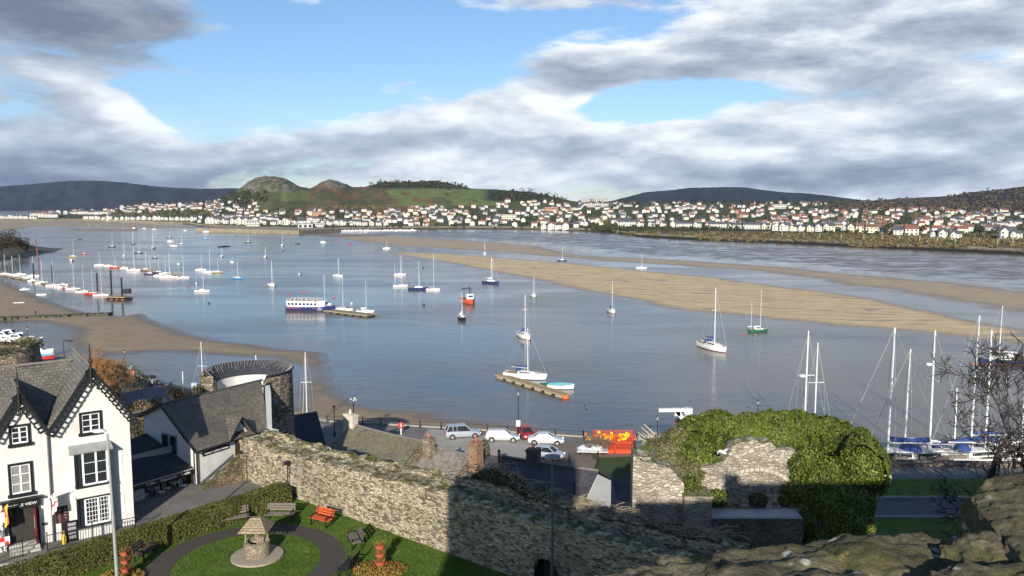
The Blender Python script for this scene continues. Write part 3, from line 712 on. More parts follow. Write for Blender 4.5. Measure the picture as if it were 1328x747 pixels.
def district(px):
    for a, n in ((130, 'far left shore'), (300, 'behind left moorings'), (430, 'behind far quay'), (560, 'below the brown hill'), (700, 'below the green fields'), (830, 'middle of town'), (1000, 'below dark wooded hill'), (1150, 'behind flood bank'), (2000, 'far right district')):
        if px < a: return n
placed = []
def place_house(px, py, k=None, rz=None, minsep=9., sc=1.):
    p = hit_land(px, py)
    if p is None: return False
    if any(abs(p.x-q[0]) < minsep and abs(p.y-q[1]) < minsep*1.0 for q in placed): return False
    placed.append((p.x, p.y))
    if k is None:
        if px > 1080: wts = [5, 9, 4, 11, 5, 6, 10, 1, 4, 3, 2, 5, 2, 1]
        elif px < 420: wts = [14, 4, 12, 5, 10, 5, 4, 2, 3, 3, 2, 1, 2, 1]
        else: wts = [10, 7, 9, 7, 9, 7, 7, 2, 4, 4, 4, 4, 3, 1]
        k = random.choices(range(len(spec)), wts)[0]
    if rz is None:
        base = -math.atan2(p.x, p.y)
        rz = base+random.choice((0, 0, 0, .25, -.3, PI/2, .6))+random.uniform(-.12, .12)
    lvl = 'near water' if py > 291+(px > 800)*6 else ('mid slope' if py > 276 else 'high up')
    sp_, pr, fresh = protos[k]
    lab = f"{WN[sp_[1]]} house {KN[sp_[0]]}, {RN[sp_[2]]} roof, {lvl}, {district(px)}"
    s = sc*random.uniform(.55, .82)
    loc = (p.x, p.y, p.z-.2)
    gr = f"{WN[sp_[1]]} {RN[sp_[2]]} roofed houses {lvl} {district(px)}"
    if fresh:
        pr.location = loc; pr.rotation_euler = (0, 0, rz); pr['label'] = lab; pr.scale = (s,)*3; protos[k][2] = False; pr['group'] = gr
        protos[k][1] = pr
    else: copy_thing(pr, loc, rz, lab, s, gr)
    return True
cnt = 0
def row(px0, px1, py0, py1, n, ks, sc=1., sep=6.):
    global cnt
    for i in range(n):
        f = (i+.5)/n
        p = px0+(px1-px0)*f; q = py0+(py1-py0)*f
        X = hit_land(p, q)
        if X is None: continue
        if place_house(p, q, random.choice(ks), -math.atan2(X.x, X.y)*.6+random.uniform(-.05, .05), sep, sc*1.3): cnt += 1
row(0, 48, 283.4, 283.8, 9, (0, 4), .95)                 # far left white row
row(108, 146, 283.8, 284.2, 5, (0, 2), 1)
row(148, 255, 284.6, 286, 15, (0, 4, 0), .95)
row(268, 296, 289.5, 290, 4, (4, 0), 1.25)
row(300, 345, 290, 291.5, 5, (4, 9, 0), 1.3)
row(350, 505, 291.5, 292.6, 17, (4, 0, 2), 1.0)
row(40, 76, 281.2, 282.2, 4, (2, 6, 4), 1.5)
row(86, 146, 277, 278, 6, (7, 0, 2), 1.0)
row(176, 292, 267.8, 267.0, 13, (0, 2, 4, 6), 1.1)
row(92, 172, 272.5, 270.5, 9, (0, 4, 2), 1.1)
row(180, 255, 271.5, 271.5, 7, (2, 6, 4), .9)
row(44, 90, 278.5, 277.5, 5, (0, 2, 4), 1.2)
row(808, 1000, 293, 297.5, 13, (7, 0, 7, 9), 1.0, 9)
row(1000, 1080, 299, 300.5, 7, (0, 9, 4), 1.1)
row(1100, 1135, 301, 302, 3, (9, 8), 1.2)
row(1155, 1190, 304.5, 305, 2, (3, 2), 1.1)
row(1205, 1245, 309, 310.5, 3, (0, 1), 1.1)
row(1300, 1322, 309, 310, 2, (0, 3), 1.2)
row(700, 738, 297, 297.2, 4, (4, 2), 1.1)
REG = [((150, 290, 266, 273), 30), ((260, 335, 258, 274), 18), ((255, 420, 274, 289), 40), ((420, 560, 274, 291), 34), ((500, 640, 268, 293), 44), ((640, 760, 262, 295), 62), ((760, 900, 263, 292), 60), ((900, 1080, 264, 296), 78), ((1080, 1328, 272, 303), 95), ((90, 200, 269, 276), 14)]
tot = sum(n for _, n in REG); room = 296-cnt
sel = []
for (x0, x1, y0, y1), n in REG:
    q = round(n*room/tot); k = 0; tr = 0
    while k < q and tr < 600:
        tr += 1
        # more houses nearer the water
        py = y0+(y1-y0)*random.random()**.75; px = random.uniform(x0, x1)
        if place_house(px, py): k += 1; cnt += 1
for sp_, pr, fresh in protos:
    if fresh:
        for ch in list(pr.children): bpy.data.objects.remove(ch)
        bpy.data.objects.remove(pr)
# remaining houses beyond three hundred: one massed object
mbs = {}
extra_w, n_ex = MB(), 0
EXM = [HW['white'], HR['red'], HR['slate'], HW['cream'], HR['brown']]
for (x0, x1, y0, y1), n in REG:
    k = 0; tr = 0; q = round(n*1.15)
    while k < q and tr < 900:
        tr += 1; px = random.uniform(x0, x1); py = y0+(y1-y0)*random.random()**1.2
        p = hit_land(px, py)
        if p is None or any(abs(p.x-a) < 8 and abs(p.y-b) < 8 for a, b in placed): continue
        placed.append((p.x, p.y)); k += 1; n_ex += 1
        rz = random.choice((0, 0, .3, -.3, PI/2))-math.atan2(p.x, p.y); w, d, h, r_ = random.uniform(6, 10), 6.5, random.uniform(3.6, 5), 2.2
        ax, ay = axes(rz); o = p-Vector((0, 0, 2))
        def q3(x, y, z): return o+ax*x+ay*y+Vector((0, 0, z+2))
        x_, y_ = w/2, d/2
        wm = 0 if random.random() < .8 else 3; rm = random.choice((1, 1, 2, 2, 4) if px > 900 else (1, 2, 2, 2, 4))
        extra_w.add([q3(-x_, -y_, -2), q3(x_, -y_, -2), q3(x_, y_, -2), q3(-x_, y_, -2), q3(-x_, -y_, h), q3(x_, -y_, h), q3(x_, y_, h), q3(-x_, y_, h), q3(-x_, 0, h+r_-.1), q3(x_, 0, h+r_-.1)],
                    [(0, 1, 5, 4), (1, 2, 6, 5), (2, 3, 7, 6), (3, 0, 4, 7), (4, 8, 7), (5, 6, 9)], wm)
        e = .4
        extra_w.slab([q3(-x_-e, -y_-e, h-.25), q3(x_+e, -y_-e, h-.25), q3(x_+e, 0, h+r_), q3(-x_-e, 0, h+r_)], .2, rm)
        extra_w.slab([q3(-x_-e, y_+e, h-.25), q3(x_+e, y_+e, h-.25), q3(x_+e, 0, h+r_), q3(-x_-e, 0, h+r_)], .2, rm)
        if random.random() < .6: extra_w.box(tuple(q3(x_-1, 0, h+r_+.2)), (.8, .6, 1.8), rz, 4)
o = extra_w.build('packed_houses', EXM); tag(o, 'hundreds of small white walled houses packed between the larger ones across the far town', 'houses', kind='stuff')
# big blocks and the far quay
def block(px, py, w, d, h, wc, rc, label, name='apartment_block', floors=4, nx=8):
    p = hit_land(px, py); rz = -math.atan2(p.x, p.y)*.7
    t = thing(name, label, 'building', p); ax, ay = axes(rz)
    MB().box(p+ay*d/2+Vector((0, 0, h/2-1)), (w, d, h+2), rz).build('wall', HW[wc], t)
    MB().box(p+ay*d/2+Vector((0, 0, h+.15)), (w+.6, d+.6, .5), rz).build('roof', HR[rc], t)
    for j in range(floors):
        for i in range(nx):
            q = p+ax*(w*((i+.5)/nx-.5))-ay*.04+Vector((0, 0, h*(j+.55)/floors)); MB().box(q, (w/nx*.55, .1, h/floors*.5), rz).build('window', M_PANE, t)
block(771, 264.6, 62, 16, 12, 'grey', 'pale', 'long pale hotel block alone on the skyline between the two hills', floors=4, nx=14)
block(775, 268.8, 44, 14, 8, 'grey', 'pale', 'second pale block just below the long hotel on the skyline', floors=3, nx=10)
block(396, 297.2, 17, 12, 6, 'grey', 'slate', 'grey green marina boat shed beside the white pavilion', 'boat_shed', 1, 3)
block(412, 296.6, 14, 10, 6.5, 'white', 'slate', 'white marina pavilion with a dark window band', 'pavilion', 2, 6)
block(328, 296.2, 16, 12, 9, 'white', 'slate', 'square white quayside block with dark windows behind the long quay wall', floors=3, nx=5)
block(411, 281.5, 16, 10, 9, 'brick', 'slate', 'pink brick house block above the marina terraces', floors=3, nx=5)
block(1010, 270.5, 26, 14, 8, 'white', 'pale', 'wide white building high at the right of the town', 'white_building', 2, 7)
block(660, 286, 22, 12, 9, 'cream', 'brown', 'tan stone building with a flat roof in the middle of town', 'stone_building', 3, 6)
block(715, 276, 24, 12, 10, 'brick', 'brown', 'brown stone church hall among houses below the skyline', 'church_hall', 2, 6)
# quay wall of the far marina
M_QW = mat('far_quay_stone', (.23, .19, .13), .9, .3, .15, coord='Object')
a0, a1, a2 = at(254, 300.5, 0), at(345, 302.6, 0), at(388, 304.2, 0)
q = MB()
pts_ = [a0, a1, a2, a2+Vector((25, 90, 0)), a0+Vector((-10, 130, 0))]
q.prism([(p.x, p.y) for p in pts_], -1, 4.2); tag(q.build('far_quay', M_QW), 'long stone quay wall in front of the white marina houses across the river', 'quay')
# marsh fence posts
for i in range(13):
    px = 1017+i*25+random.uniform(-4, 4); p = hit_land(px, 312.5+i*.95-6)
    o = MB().box(p+Vector((0, 0, 1.7)), (.28, .28, 4.6)).build('marker_post', mat('pale_post', (.55, .52, .46), .8), loc=p)
    tag(o, 'pale upright post in the scrub on the flood bank, one of an evenly spaced row', 'post', 'pale posts along the flood bank')
# marina boats laid up along the far shore as one pale band of hulls: individual small hulls
# ================================================================== boats
M_GEL = {'white': mat('gelcoat_white', (.80, .80, .78), .25, .05, spec=.6), 'navy': mat('gelcoat_navy', (.02, .035, .11), .25, .1, spec=.6), 'red': mat('gelcoat_red', (.45, .03, .03), .3, .1), 'green': mat('gelcoat_green', (.02, .13, .07), .3, .1),
         'black': mat('gelcoat_black', (.025, .025, .03), .3, .1), 'blue': mat('gelcoat_blue', (.04, .20, .42), .3, .1), 'grey': mat('gelcoat_grey', (.25, .26, .27), .4, .1), 'tan': mat('gelcoat_tan', (.33, .25, .16), .6, .2), 'brown': mat('hull_rust', (.17, .07, .045), .8, .3), 'teal': mat('canvas_teal', (.15, .42, .48), .6, .1), 'dgreen': mat('canvas_green', (.03, .12, .09), .7, .2)}
M_DECK = mat('deck_offwhite', (.72, .70, .64), .5, .08); M_ALU = mat('mast_alloy', (.74, .74, .74), .38, .05, metal=.15); M_WIRE = mat('rigging_wire', (.34, .34, .34), .4, .05, metal=.2)
M_COVER = {'blue': mat('cover_blue', (.02, .05, .19), .8, .15), 'white': mat('cover_white', (.75, .75, .72), .8, .1), 'grey': mat('cover_grey', (.2, .2, .2), .8, .1), 'red': mat('cover_red', (.4, .03, .03), .8, .1)}
M_BOOT = {'red': mat('antifoul_red', (.35, .05, .03), .6, .1), 'black': mat('antifoul_black', (.03, .03, .035), .6, .1), 'blue': mat('antifoul_blue', (.03, .06, .2), .6, .1), 'tan': mat('antifoul_tan', (.35, .16, .07), .7, .1)}
M_BLACK = mat('black_paint', (.012, .012, .014), .45, .2); M_WHITE = mat('white_paint', (.80, .80, .78), .6, .05); M_TIMBER = mat('weathered_timber', (.24, .19, .12), .9, .3, 2.5)
def hull_mesh(L, B, D, fine=1.0, transom=.72, sheer=.22, n=14):
    st = []
    for i in range(n+1):
        u = i/n; x = -L/2+L*u
        b = B/2*(transom+(1-transom)*math.sin(min(1, u/.5)*PI/2)) if u < .5 else B/2*max(0, 1-((u-.5)/.5)**(2.1*fine))
        top = D+sheer*(abs(u-.35)/.65)**2
        b = max(b, .03)
        sec = [(0, -.35*(1-u**3)), (b*.62, -.22*(1-u)), (b*.88, .06), (b*.93, .14+0*u), (b*.98, top*.62), (b, top)]
        st.append([(x+(.12*L*.35*(z/top) if i == n else (.03*L*(z/top) if i == n-1 else 0)), y, z) for y, z in sec])
    vs = []; fs = []; ms = []; k = 6
    for s_ in st:
        for (x, y, z) in s_: vs.append((x, -y, z))
        for (x, y, z) in s_: vs.append((x, y, z))
    for i in range(n):
        a = i*12; b = (i+1)*12
        for j in range(5):
            mi = 1 if j < 3 else 0
            fs.append((a+j, a+j+1, b+j+1, b+j)); ms.append(mi); fs.append((a+6+j, b+6+j, b+7+j, a+7+j)); ms.append(mi)
    fs.append(tuple([0+j for j in range(6)]+[6+j for j in range(5, -1, -1)])); ms.append(0)
    deck = [((i*12+5), (i*12+11)) for i in range(n+1)]
    dv = [Vector(vs[a])-Vector((0, 0, .05)) for a, b in deck]+[Vector(vs[b])-Vector((0, 0, .05)) for a, b in deck]
    df = [(i, i+1, n+1+i+1, n+1+i) for i in range(n)]
    return vs, fs, ms, dv, df
YC = {}
def yacht_proto(hc, bc, cc, detail=1, twin=False, L=8., B=2.6):
    key = (hc, bc, cc, detail, twin)
    if key in YC: return YC[key]
    t = thing('sailing_yacht', 'x', 'yacht')
    vs, fs, ms, dv, df = hull_mesh(L, B, .95)
    m_ = MB(); 
    m_.v = [Vector(v) for v in vs]; m_.f = fs; m_.m = ms; m_.build('hull', [M_GEL[hc], M_BOOT[bc]], t, smooth='auto')
    MB().add(dv, df).build('deck', M_DECK, t)
    # coachroof, tapered
    c = MB(); 
    def cab(x0, x1, w0, w1, z0, z1, s=.82):
        c.add([(x0, -w0, z0), (x1, -w1, z0), (x1, w1, z0), (x0, w0, z0), (x0+.1, -w0*s, z1+.06), (x1-.45, -w1*s*.8, z1), (x1-.45, w1*s*.8, z1), (x0+.1, w0*s, z1+.06)], [(0, 3, 2, 1), (4, 5, 6, 7), (0, 1, 5, 4), (1, 2, 6, 5), (2, 3, 7, 6), (3, 0, 4, 7)])
    cab(-1.3, 2.2, .78, .45, .92, 1.38)
    cb = c.build('cabin', M_DECK, t, bevel=.05)
    if detail:
        for sx in (-1, 1):
            q = MB(); q.add([(-1.0, sx*.76, 1.08), (1.2, sx*.59, 1.07), (1.15, sx*.54, 1.27), (-1.0, sx*.70, 1.30)], [(0, 1, 2, 3)]); q.slab([(-1.0, sx*.765, 1.08), (1.2, sx*.60, 1.07), (1.15, sx*.55, 1.27), (-1.0, sx*.71, 1.30)], .01); g = q.build('cabin_window', M_PANE, t)
        ck = MB(); ck.box((-2.6, 0, .93), (2.0, 1.3, .06)); ck.box((-2.6, -.75, 1.05), (2.1, .16, .28)); ck.box((-2.6, .75, 1.05), (2.1, .16, .28)); ck.build('cockpit', mat('cockpit_dark', (.16, .13, .10), .7), t)
        sh = MB(); sh.lathe([(.05, 0), (.62, 0), (.6, .25), (.35, .5), (.02, .58)], (-1.35, 0, 1.32), 10, sc=(.9, 1.15)); sh.build('sprayhood', M_COVER[cc], t, smooth=True)
        r = MB()
        for x in (-3.8, -2.6, -1.2, .3, 1.8, 3.0):
            u = (x+4)/8; bb = B/2*(.72+.28*math.sin(min(1, u/.5)*PI/2)) if u < .5 else B/2*(1-((u-.5)/.5)**2.1)
            for sy in (-1, 1): r.tube([(x, sy*bb*.95, .9), (x, sy*bb*.95, 1.55)], .025, 4)
        for sy in (-1, 1):
            P = []
            for i in range(9):
                x = -3.8+6.9*i/8; u = (x+4)/8; bb = B/2*(.72+.28*math.sin(min(1, u/.5)*PI/2)) if u < .5 else B/2*(1-((u-.5)/.5)**2.1)
                P.append((x, sy*bb*.95, 1.55))
            r.tube(P, .018, 4)
        r.build('guard_rail', M_WIRE, t)
    masts = [(.55, 10.4)] if not twin else [(1.0, 10.4), (-2.9, 7.6)]
    rd = .085 if detail else .12
    for mx, mh in masts:
        k = MB(); k.tube([(mx, 0, .9), (mx-.08, 0, mh)], [rd, rd*.7], 6); k.box((mx-.05, 0, 1+mh*.55), (.06, 1.5, .05)); k.build('mast', M_ALU, t)
        b_ = MB(); b_.tube([(mx-.1, 0, 2.0), (mx-3.2 if mx > 0 else mx-1.6, 0, 2.05)], [.10, .07], 6); bo = b_.build('boom', M_ALU, t)
        sc_ = MB(); e = mx-3.0 if mx > 0 else mx-1.5
        sc_.tube([(mx-.15, 0, 2.22), ((mx+e)/2, 0, 2.2), (e, 0, 2.12)], [.22, .17, .08], 6); sc_.build('sail_cover', M_COVER[cc], t, smooth=True)
    w = .012 if detail else .025
    k = MB(); mx, mh = masts[0]
    k.tube([(L/2+.2, 0, 1.1), (mx-.05, 0, mh-.1)], .03 if detail else .035, 4); k.tube([(-L/2, 0, 1.0), (mx-.08, 0, mh)], w, 3)
    for sy in (-1, 1):
        k.tube([(mx-.2, sy*1.15, .95), (mx-.05, sy*.75, 1+mh*.55), (mx-.08, 0, mh-.1)], w, 3); 
    if twin: 
        for sy in (-1, 1): k.tube([(-3.1, sy*.9, .95), (-2.95, 0, 7.4)], w, 3)
    k.build('rigging', M_WIRE, t)
    YC[key] = [t, True]
    return YC[key]
def place(entry, label, loc, rz, L, base=8., mh=None, group='moored boats', cat=None, mast_base=10.4):
    t, fresh = entry
    s = L/base
    if not fresh: c = copy_thing(t, loc, rz, label, s, group)
    else:
        c = t; entry[1] = False; c.location = loc; c.rotation_euler = (0, 0, rz); c.scale = (s,)*3; c['label'] = label; c['group'] = group
    if mh:
        k = mh/(mast_base*s)
        for ch in c.children:
            if ch.name.split('.')[0] in ('mast', 'rigging'): ch.scale = (1, 1, k); ch.location = (0, 0, .95*(1-k))
    return c
def yacht(px, py, top, lenpx, hd, label, hc='white', bc='red', cc='blue', twin=False, group='yachts moored on the river', L=None, z=0.):
    p = at(px, py, z); t_ = p.y/ray(px, py)[1]
    h = math.radians(hd)
    if L is None:
        f = max(.38, math.hypot(math.cos(h), math.sin(h)*.22)); L = min(13, max(5.2, lenpx*(1.22 if 'row of boats' in group else 1)*t_/F/f))
    mh = max(4.5, (py-top)*t_/F*1.0)
    e = yacht_proto(hc, bc, cc, 1 if t_ < 330 else 0, twin)
    return place(e, label, (p.x, p.y, z-.02), h, L, 8., mh, group)
MC = {}
def motor_proto(hc, kind='cabin'):
    key = (hc, kind)
    if key in MC: return MC[key]
    nm = {'cabin': 'motor_boat', 'open': 'dinghy', 'cover': 'covered_boat'}[kind]
    t = thing(nm, 'x', 'boat'); L = 6.
    vs, fs, ms, dv, df = hull_mesh(L, 2.3, .85, 1.2, .85, .3, 10)
    m_ = MB(); m_.v = [Vector(v) for v in vs]; m_.f = fs; m_.m = ms; m_.build('hull', [M_GEL[hc], M_BOOT['black']], t, smooth='auto')
    if kind == 'cabin':
        MB().add(dv, df).build('deck', M_DECK, t)
        c = MB(); c.add([(-1.2, -.85, .8), (1.6, -.7, .8), (1.6, .7, .8), (-1.2, .85, .8), (-1.0, -.72, 1.75), (.6, -.6, 1.8), (.6, .6, 1.8), (-1.0, .72, 1.75)], [(0, 3, 2, 1), (4, 5, 6, 7), (0, 1, 5, 4), (1, 2, 6, 5), (2, 3, 7, 6), (3, 0, 4, 7)]); c.build('cabin', M_GEL['white'], t, bevel=.06)
        g = MB(); g.slab([(1.3, -.6, 1.2), (1.3, .6, 1.2), (.75, .56, 1.72), (.75, -.56, 1.72)], .03); g.build('windscreen', M_PANE, t)
        for sy in (-1, 1):
            g = MB(); g.obox((-.8, sy*.80-.02, 1.2), (1.5, -sy*.06, 0), (0, .04, 0), (0, -sy*.05, .38)); g.build('side_window', M_PANE, t)
        g = MB(); g.box((-3.1, 0, .6), (.35, .4, 1.0)); g.build('outboard_motor', M_BLACK, t)
    elif kind == 'open':
        q = [Vector((v.x*.93, v.y*.88, v.z-.35)) for v in dv]; MB().add(q, df).build('floor', mat('dinghy_floor', (.3, .27, .22), .8), t)
        for x in (-1.6, .2): MB().box((x, 0, .62), (.3, 1.9, .06)).build('thwart', M_TIMBER, t)
    else:
        k = MB(); n = len(dv)//2
        rows = []
        for i in range(n): rows.append([dv[i]+Vector((0, 0, .1)), Vector((dv[i].x, 0, dv[i].z+.25+.35*math.sin(PI*i/(n-1)))), dv[n+i]+Vector((0, 0, .1))])
        k.add([p for r in rows for p in r], [(i*3+j, i*3+j+1, i*3+4+j, i*3+3+j) for i in range(n-1) for j in range(2)]); k.build('cover', M_GEL['teal'] if hc != 'green' else M_GEL['dgreen'], t)
    MC[key] = [t, True]; return MC[key]
def motor(px, py, lenpx, hd, label, hc='white', kind='cabin', group='small boats on the river', z=0., L=None):
    p = at(px, py, z); t_ = p.y/ray(px, py)[1]; h = math.radians(hd)
    if L is None:
        f = max(.4, math.hypot(math.cos(h), math.sin(h)*.22)); L = min(11, max(3.2, lenpx*t_/F/f))
    return place(motor_proto(hc, kind), label, (p.x, p.y, z-.02), h, L, 6., None, group)
Y = yacht; Mo = motor
# --- mid river moorings
Y(924.3, 453, 371, 24, -68, 'white yacht with twin spreaders lying alone in mid river below the rippled sandbank', L=9.5)
Y(983, 430, 373.6, 24, 10, 'dark green two masted yacht anchored against the edge of the rippled sandbank', 'green', 'black', 'white', True)
Y(793.3, 405, 363.5, 9, -80, 'small white yacht with an orange waterline near the lower edge of the sandbank', bc='tan', L=6.5)
Y(831.5, 348.3, 330.5, 8, -10, 'small white yacht in the narrow channel behind the rippled sandbank', bc='blue')
Y(728.7, 338.5, 320, 8, -5, 'small navy yacht in the channel left of the tiny white one', 'navy', 'black')
Y(628.6, 330, 315, 5, -75, 'white yacht seen end on at the tip of the sandbank channel', bc='blue', L=7)
Y(501, 322.5, 311.5, 5, 10, 'tiny distant white yacht left of the sandbank tip', bc='blue')
Y(636.6, 367.5, 334, 9, -35, 'white and navy yacht moored just off the left end of the sandbank', 'navy', 'black', 'white', L=8)
Y(692, 384.5, 357.5, 7, -80, 'small white yacht with a brown hull band, right of the red fishing boat', 'white', 'tan', 'grey', L=6.5)
Y(680.2, 438, 379, 14, -72, 'white yacht with an orange fender, directly beyond the pontoon yacht', bc='red', L=8)
Y(681, 490.5, 425, 31, -22, 'large white yacht tied to the long wooden pontoon in mid river', bc='blue', L=8.2)
Y(599, 414, 377.6, 10, -80, 'black and white yacht seen bow on below the red fishing boat', 'black', 'black', 'white', L=7.5)
Y(438.4, 358.5, 334, 9, -30, 'white yacht alone behind the tour boat', bc='black')
Y(352.6, 371, 337.3, 9, -60, 'white yacht lying alone in open water left of the tour boat', bc='black', L=8)
Y(261.8, 378.5, 351, 15, 5, 'long white two masted yacht in front of the left mooring rows', bc='blue', twin=True)
Y(307.7, 361.8, 338.7, 12, -10, 'small yacht with a bright blue hull', 'blue', 'blue', 'blue')
Y(344.2, 334, 320.3, 5, -70, 'distant white yacht with black waterline upstream of the blue one', bc='black', L=7)
Y(366.6, 319.3, 302, 5, -75, 'white yacht facing the far quay with a dark buoy beneath it', bc='blue', L=9)
Y(321.7, 314.8, 301, 7, -5, 'dark hulled distant yacht near the far quay wall', 'black', 'black')
Y(287.8, 333.2, 321, 5, -70, 'short white yacht above the middle raft of boats', bc='red', L=6.5)
Y(266, 310.3, 300, 6, 0, 'tiny blue yacht near the left end of the far quay', 'blue', 'blue')
Y(267.2, 301, 293, 8, 0, 'flat white yacht moored against the left end of the far quay', bc='blue')
Y(307, 301.5, 291.5, 9, 0, 'wide white catamaran like yacht under the far quay wall', bc='blue')
Y(518.5, 357, 329.8, 7, 5, 'white yacht lying behind the raft of three boats', bc='red')
# raft of three
Y(519, 371.8, 329.5, 18, 4, 'long white two masted yacht at the left of the raft of three', bc='tan', twin=True, group='raft of three boats in mid river')
Y(542, 375.5, 337.4, 25, -5, 'big navy motor sailer in the middle of the raft of three', 'navy', 'black', 'blue', group='raft of three boats in mid river')
Y(561.6, 376.6, 325.5, 17, -14, 'tall masted cream yacht at the right of the raft of three', 'white', 'tan', 'grey', group='raft of three boats in mid river')
# left water
for a in [(145.3, 320.5, 302, 5, 0, 'dark yacht upstream of the second mooring row', 'black', 'black'), (172.6, 317, 299, 5, -70, 'dark and white yacht seen end on near the far spit', 'black', 'black'), (199, 322.5, 299, 6, -75, 'tall white yacht seen end on above the second mooring row'),
          (161, 332.3, 313, 5, -60, 'white yacht just above the second mooring row'), (180, 328.4, 311.5, 5, 0, 'dark short yacht right of the white one above the row', 'black', 'black'), (219.7, 308.3, 300.5, 5, 0, 'dark distant yacht beside a white motor boat', 'black', 'black'),
          (225.5, 319.3, 311, 4, 0, 'tiny white yacht under the distant motor boat'), (235, 316.9, 303.4, 6, 5, 'grey yacht alone in the distance left of the far quay', 'grey', 'black'), (200, 297.8, 289.5, 4, 0, 'tiny white yacht near the far beach'),
          (94.8, 333.3, 313.4, 5, 0, 'tan yacht behind a white motor boat on the left', 'tan', 'black')]:
    Y(*a)
# second row
G2 = 'second mooring row of boats on the left'
row2 = [(129, 344.8, 327, 10, 0, 'white yacht at the left end of the second mooring row', 'white'), (149, 347.6, 332, 6, 0, 'red yacht in the second mooring row', 'red'), (173.3, 351.5, 314.5, 14, -5, 'big white yacht with the tallest mast of the second row', 'white'), (188.7, 350.6, 324, 8, 0, 'red decked dark yacht right of the tallest mast', 'red'),
        (194.2, 356, 330.6, 9, -5, 'navy yacht low in the second mooring row', 'navy'), (205.5, 354.2, 329, 9, 0, 'dark yacht behind the navy one', 'black'), (213.8, 355.9, 332, 8, 0, 'white yacht with a brown cabin in the second row', 'white'), (219, 361, 328.4, 18, -4, 'longest white yacht of the second row', 'white'), (237.3, 361, 330, 9, 0, 'white yacht at the right end of the second row', 'white')]
for px, py, top, ln, hd, lb, hc in row2: Y(px, py, top, ln, hd, lb, hc, group=G2)
for px, py, ln, lb in [(141, 345.6, 10, 'white motor boat second in the second row'), (161, 348.6, 10, 'white motor cruiser in the middle of the second row'), (204, 358.4, 9, 'white motor boat near the right of the second row')]: Mo(px, py, ln, 0, lb, group=G2)
G3 = 'middle raft of boats on the left'
Y(260.6, 350.8, 330, 13, 0, 'white yacht at the left of the middle raft', group=G3); Y(271.6, 353.8, 324, 11, -5, 'tall masted white yacht in the centre of the middle raft', group=G3); Y(282, 354, 333.6, 10, 0, 'tan yacht at the right of the middle raft', 'tan', 'black', 'grey', group=G3)
# first row
G1 = 'nearest mooring row of boats on the left'
row1 = [(6, 356.3, 329, 8, 0, 'white yacht at the far left end of the nearest row', 'white'), (16, 358.4, 331, 11, -10, 'white yacht second from left in the nearest row', 'white'), (25.7, 356.8, 329, 8, 0, 'white yacht behind the second one in the nearest row', 'white'), (42.7, 358.8, 332, 8, 0, 'dark trimmed white yacht behind the motor boats', 'white'),
        (54, 367.6, 336, 12, -5, 'white yacht left of a dark mooring pile', 'white'), (68.5, 371.3, 335, 14, -3, 'white yacht in the middle of the nearest row', 'white'), (95, 376, 340, 15, -5, 'white yacht right after the small red boat', 'white'), (107.5, 379.3, 340.3, 14, -4, 'long white yacht third from the barge', 'white'), (119.3, 382, 348.5, 12, 0, 'red hulled yacht near the end of the nearest row', 'red'), (130.8, 384, 350, 12, 0, 'white yacht next to the brown work barge', 'white'),
        (-4, 356, 330, 9, 0, 'red yacht cut by the left edge of the picture', 'red')]
for px, py, top, ln, hd, lb, hc in row1: Y(px, py, top, ln, hd, lb, hc, group=G1)
for px, py, ln, lb, hc in [(32, 361.4, 8, 'small white motor boat in the nearest row', 'white'), (43.4, 365.4, 13, 'larger white motor cruiser in the nearest row', 'white'), (76.8, 373, 8, 'white motor boat right of the middle yacht', 'white'), (82.7, 370, 7, 'cream motor boat moored behind the row', 'white'), (87, 374.2, 6, 'small red boat between white yachts', 'red')]: Mo(px, py, ln, 0, lb, hc, group=G1)
# singles
for a in [(220.4, 313.6, 7, 0, 'distant white motor boat under the dark yacht'), (201.5, 334.8, 4, 0, 'dark motor boat between the two mooring rows', 'black'), (232, 343.5, 6, -60, 'white motor boat seen end on above the second row'), (187, 296.4, 4, 0, 'tiny white motor boat near the far beach, left one'), (240, 299.3, 4, 0, 'tiny white motor boat left of the far quay'),
          (115, 292.6, 3, 0, 'tiny white boat drawn up on the far beach, left'), (125, 293, 3, 0, 'tiny white boat drawn up on the far beach, middle'), (159, 293.6, 3, 0, 'tiny white boat drawn up on the far beach, right'), (174, 297.6, 9, 0, 'rusty red brown fishing hull aground on the far spit', 'brown'), (301, 340.5, 6, -50, 'white motor boat right of the middle raft'),
          (93.2, 338.3, 7, -60, 'white motor boat in front of the tan yacht on the left'), (109.2, 329.8, 6, 0, 'small red and white boat on the left water', 'red'), (103.3, 310.6, 5, 0, 'dark and white dinghy far out on the left', 'black', 'open'), (385.7, 316.4, 6, 8, 'dark rowing boat low in the water off the far quay', 'black', 'open'), (307.3, 305.2, 5, 0, 'blue dinghy under the white catamaran', 'blue', 'open'),
          (219.5, 313, 3, 0, 'small tender beside the distant motor boat', 'grey', 'open'), (419, 314.5, 7, 0, 'white motor boat beside the marina mudflat'), (31.9, 376.3, 9, 20, 'white motor boat stranded on the mud at left'), (54, 383, 6, 5, 'dark keeled dinghy stranded on the mud', 'white', 'open'), (24.4, 394.2, 6, 10, 'white dinghy lying on the mud near the causeway', 'white', 'open')]:
    Mo(*a)
Mo(454, 317.5, 3, 0, 'tiny red marker boat at the edge of the marina mud', 'red', 'open'); Mo(395, 300.8, 9, 0, 'white cruiser in the far marina entrance, left'); Mo(386, 300.5, 8, 0, 'white cruiser tied up left of the marina entrance')
for i in range(22):
    px = 427+i*5.1+random.uniform(-1, 1)
    p = hit_land(px, 297.6); p = at(px, 300.3-.02*i, 0)
    place(motor_proto('white', 'cabin'), 'white marina boat lying in the pale row along the far shore below the houses', (p.x, p.y, .15), random.uniform(-.3, .3), random.uniform(6, 8.5), 6., None, 'white boats packed along the far marina shore')
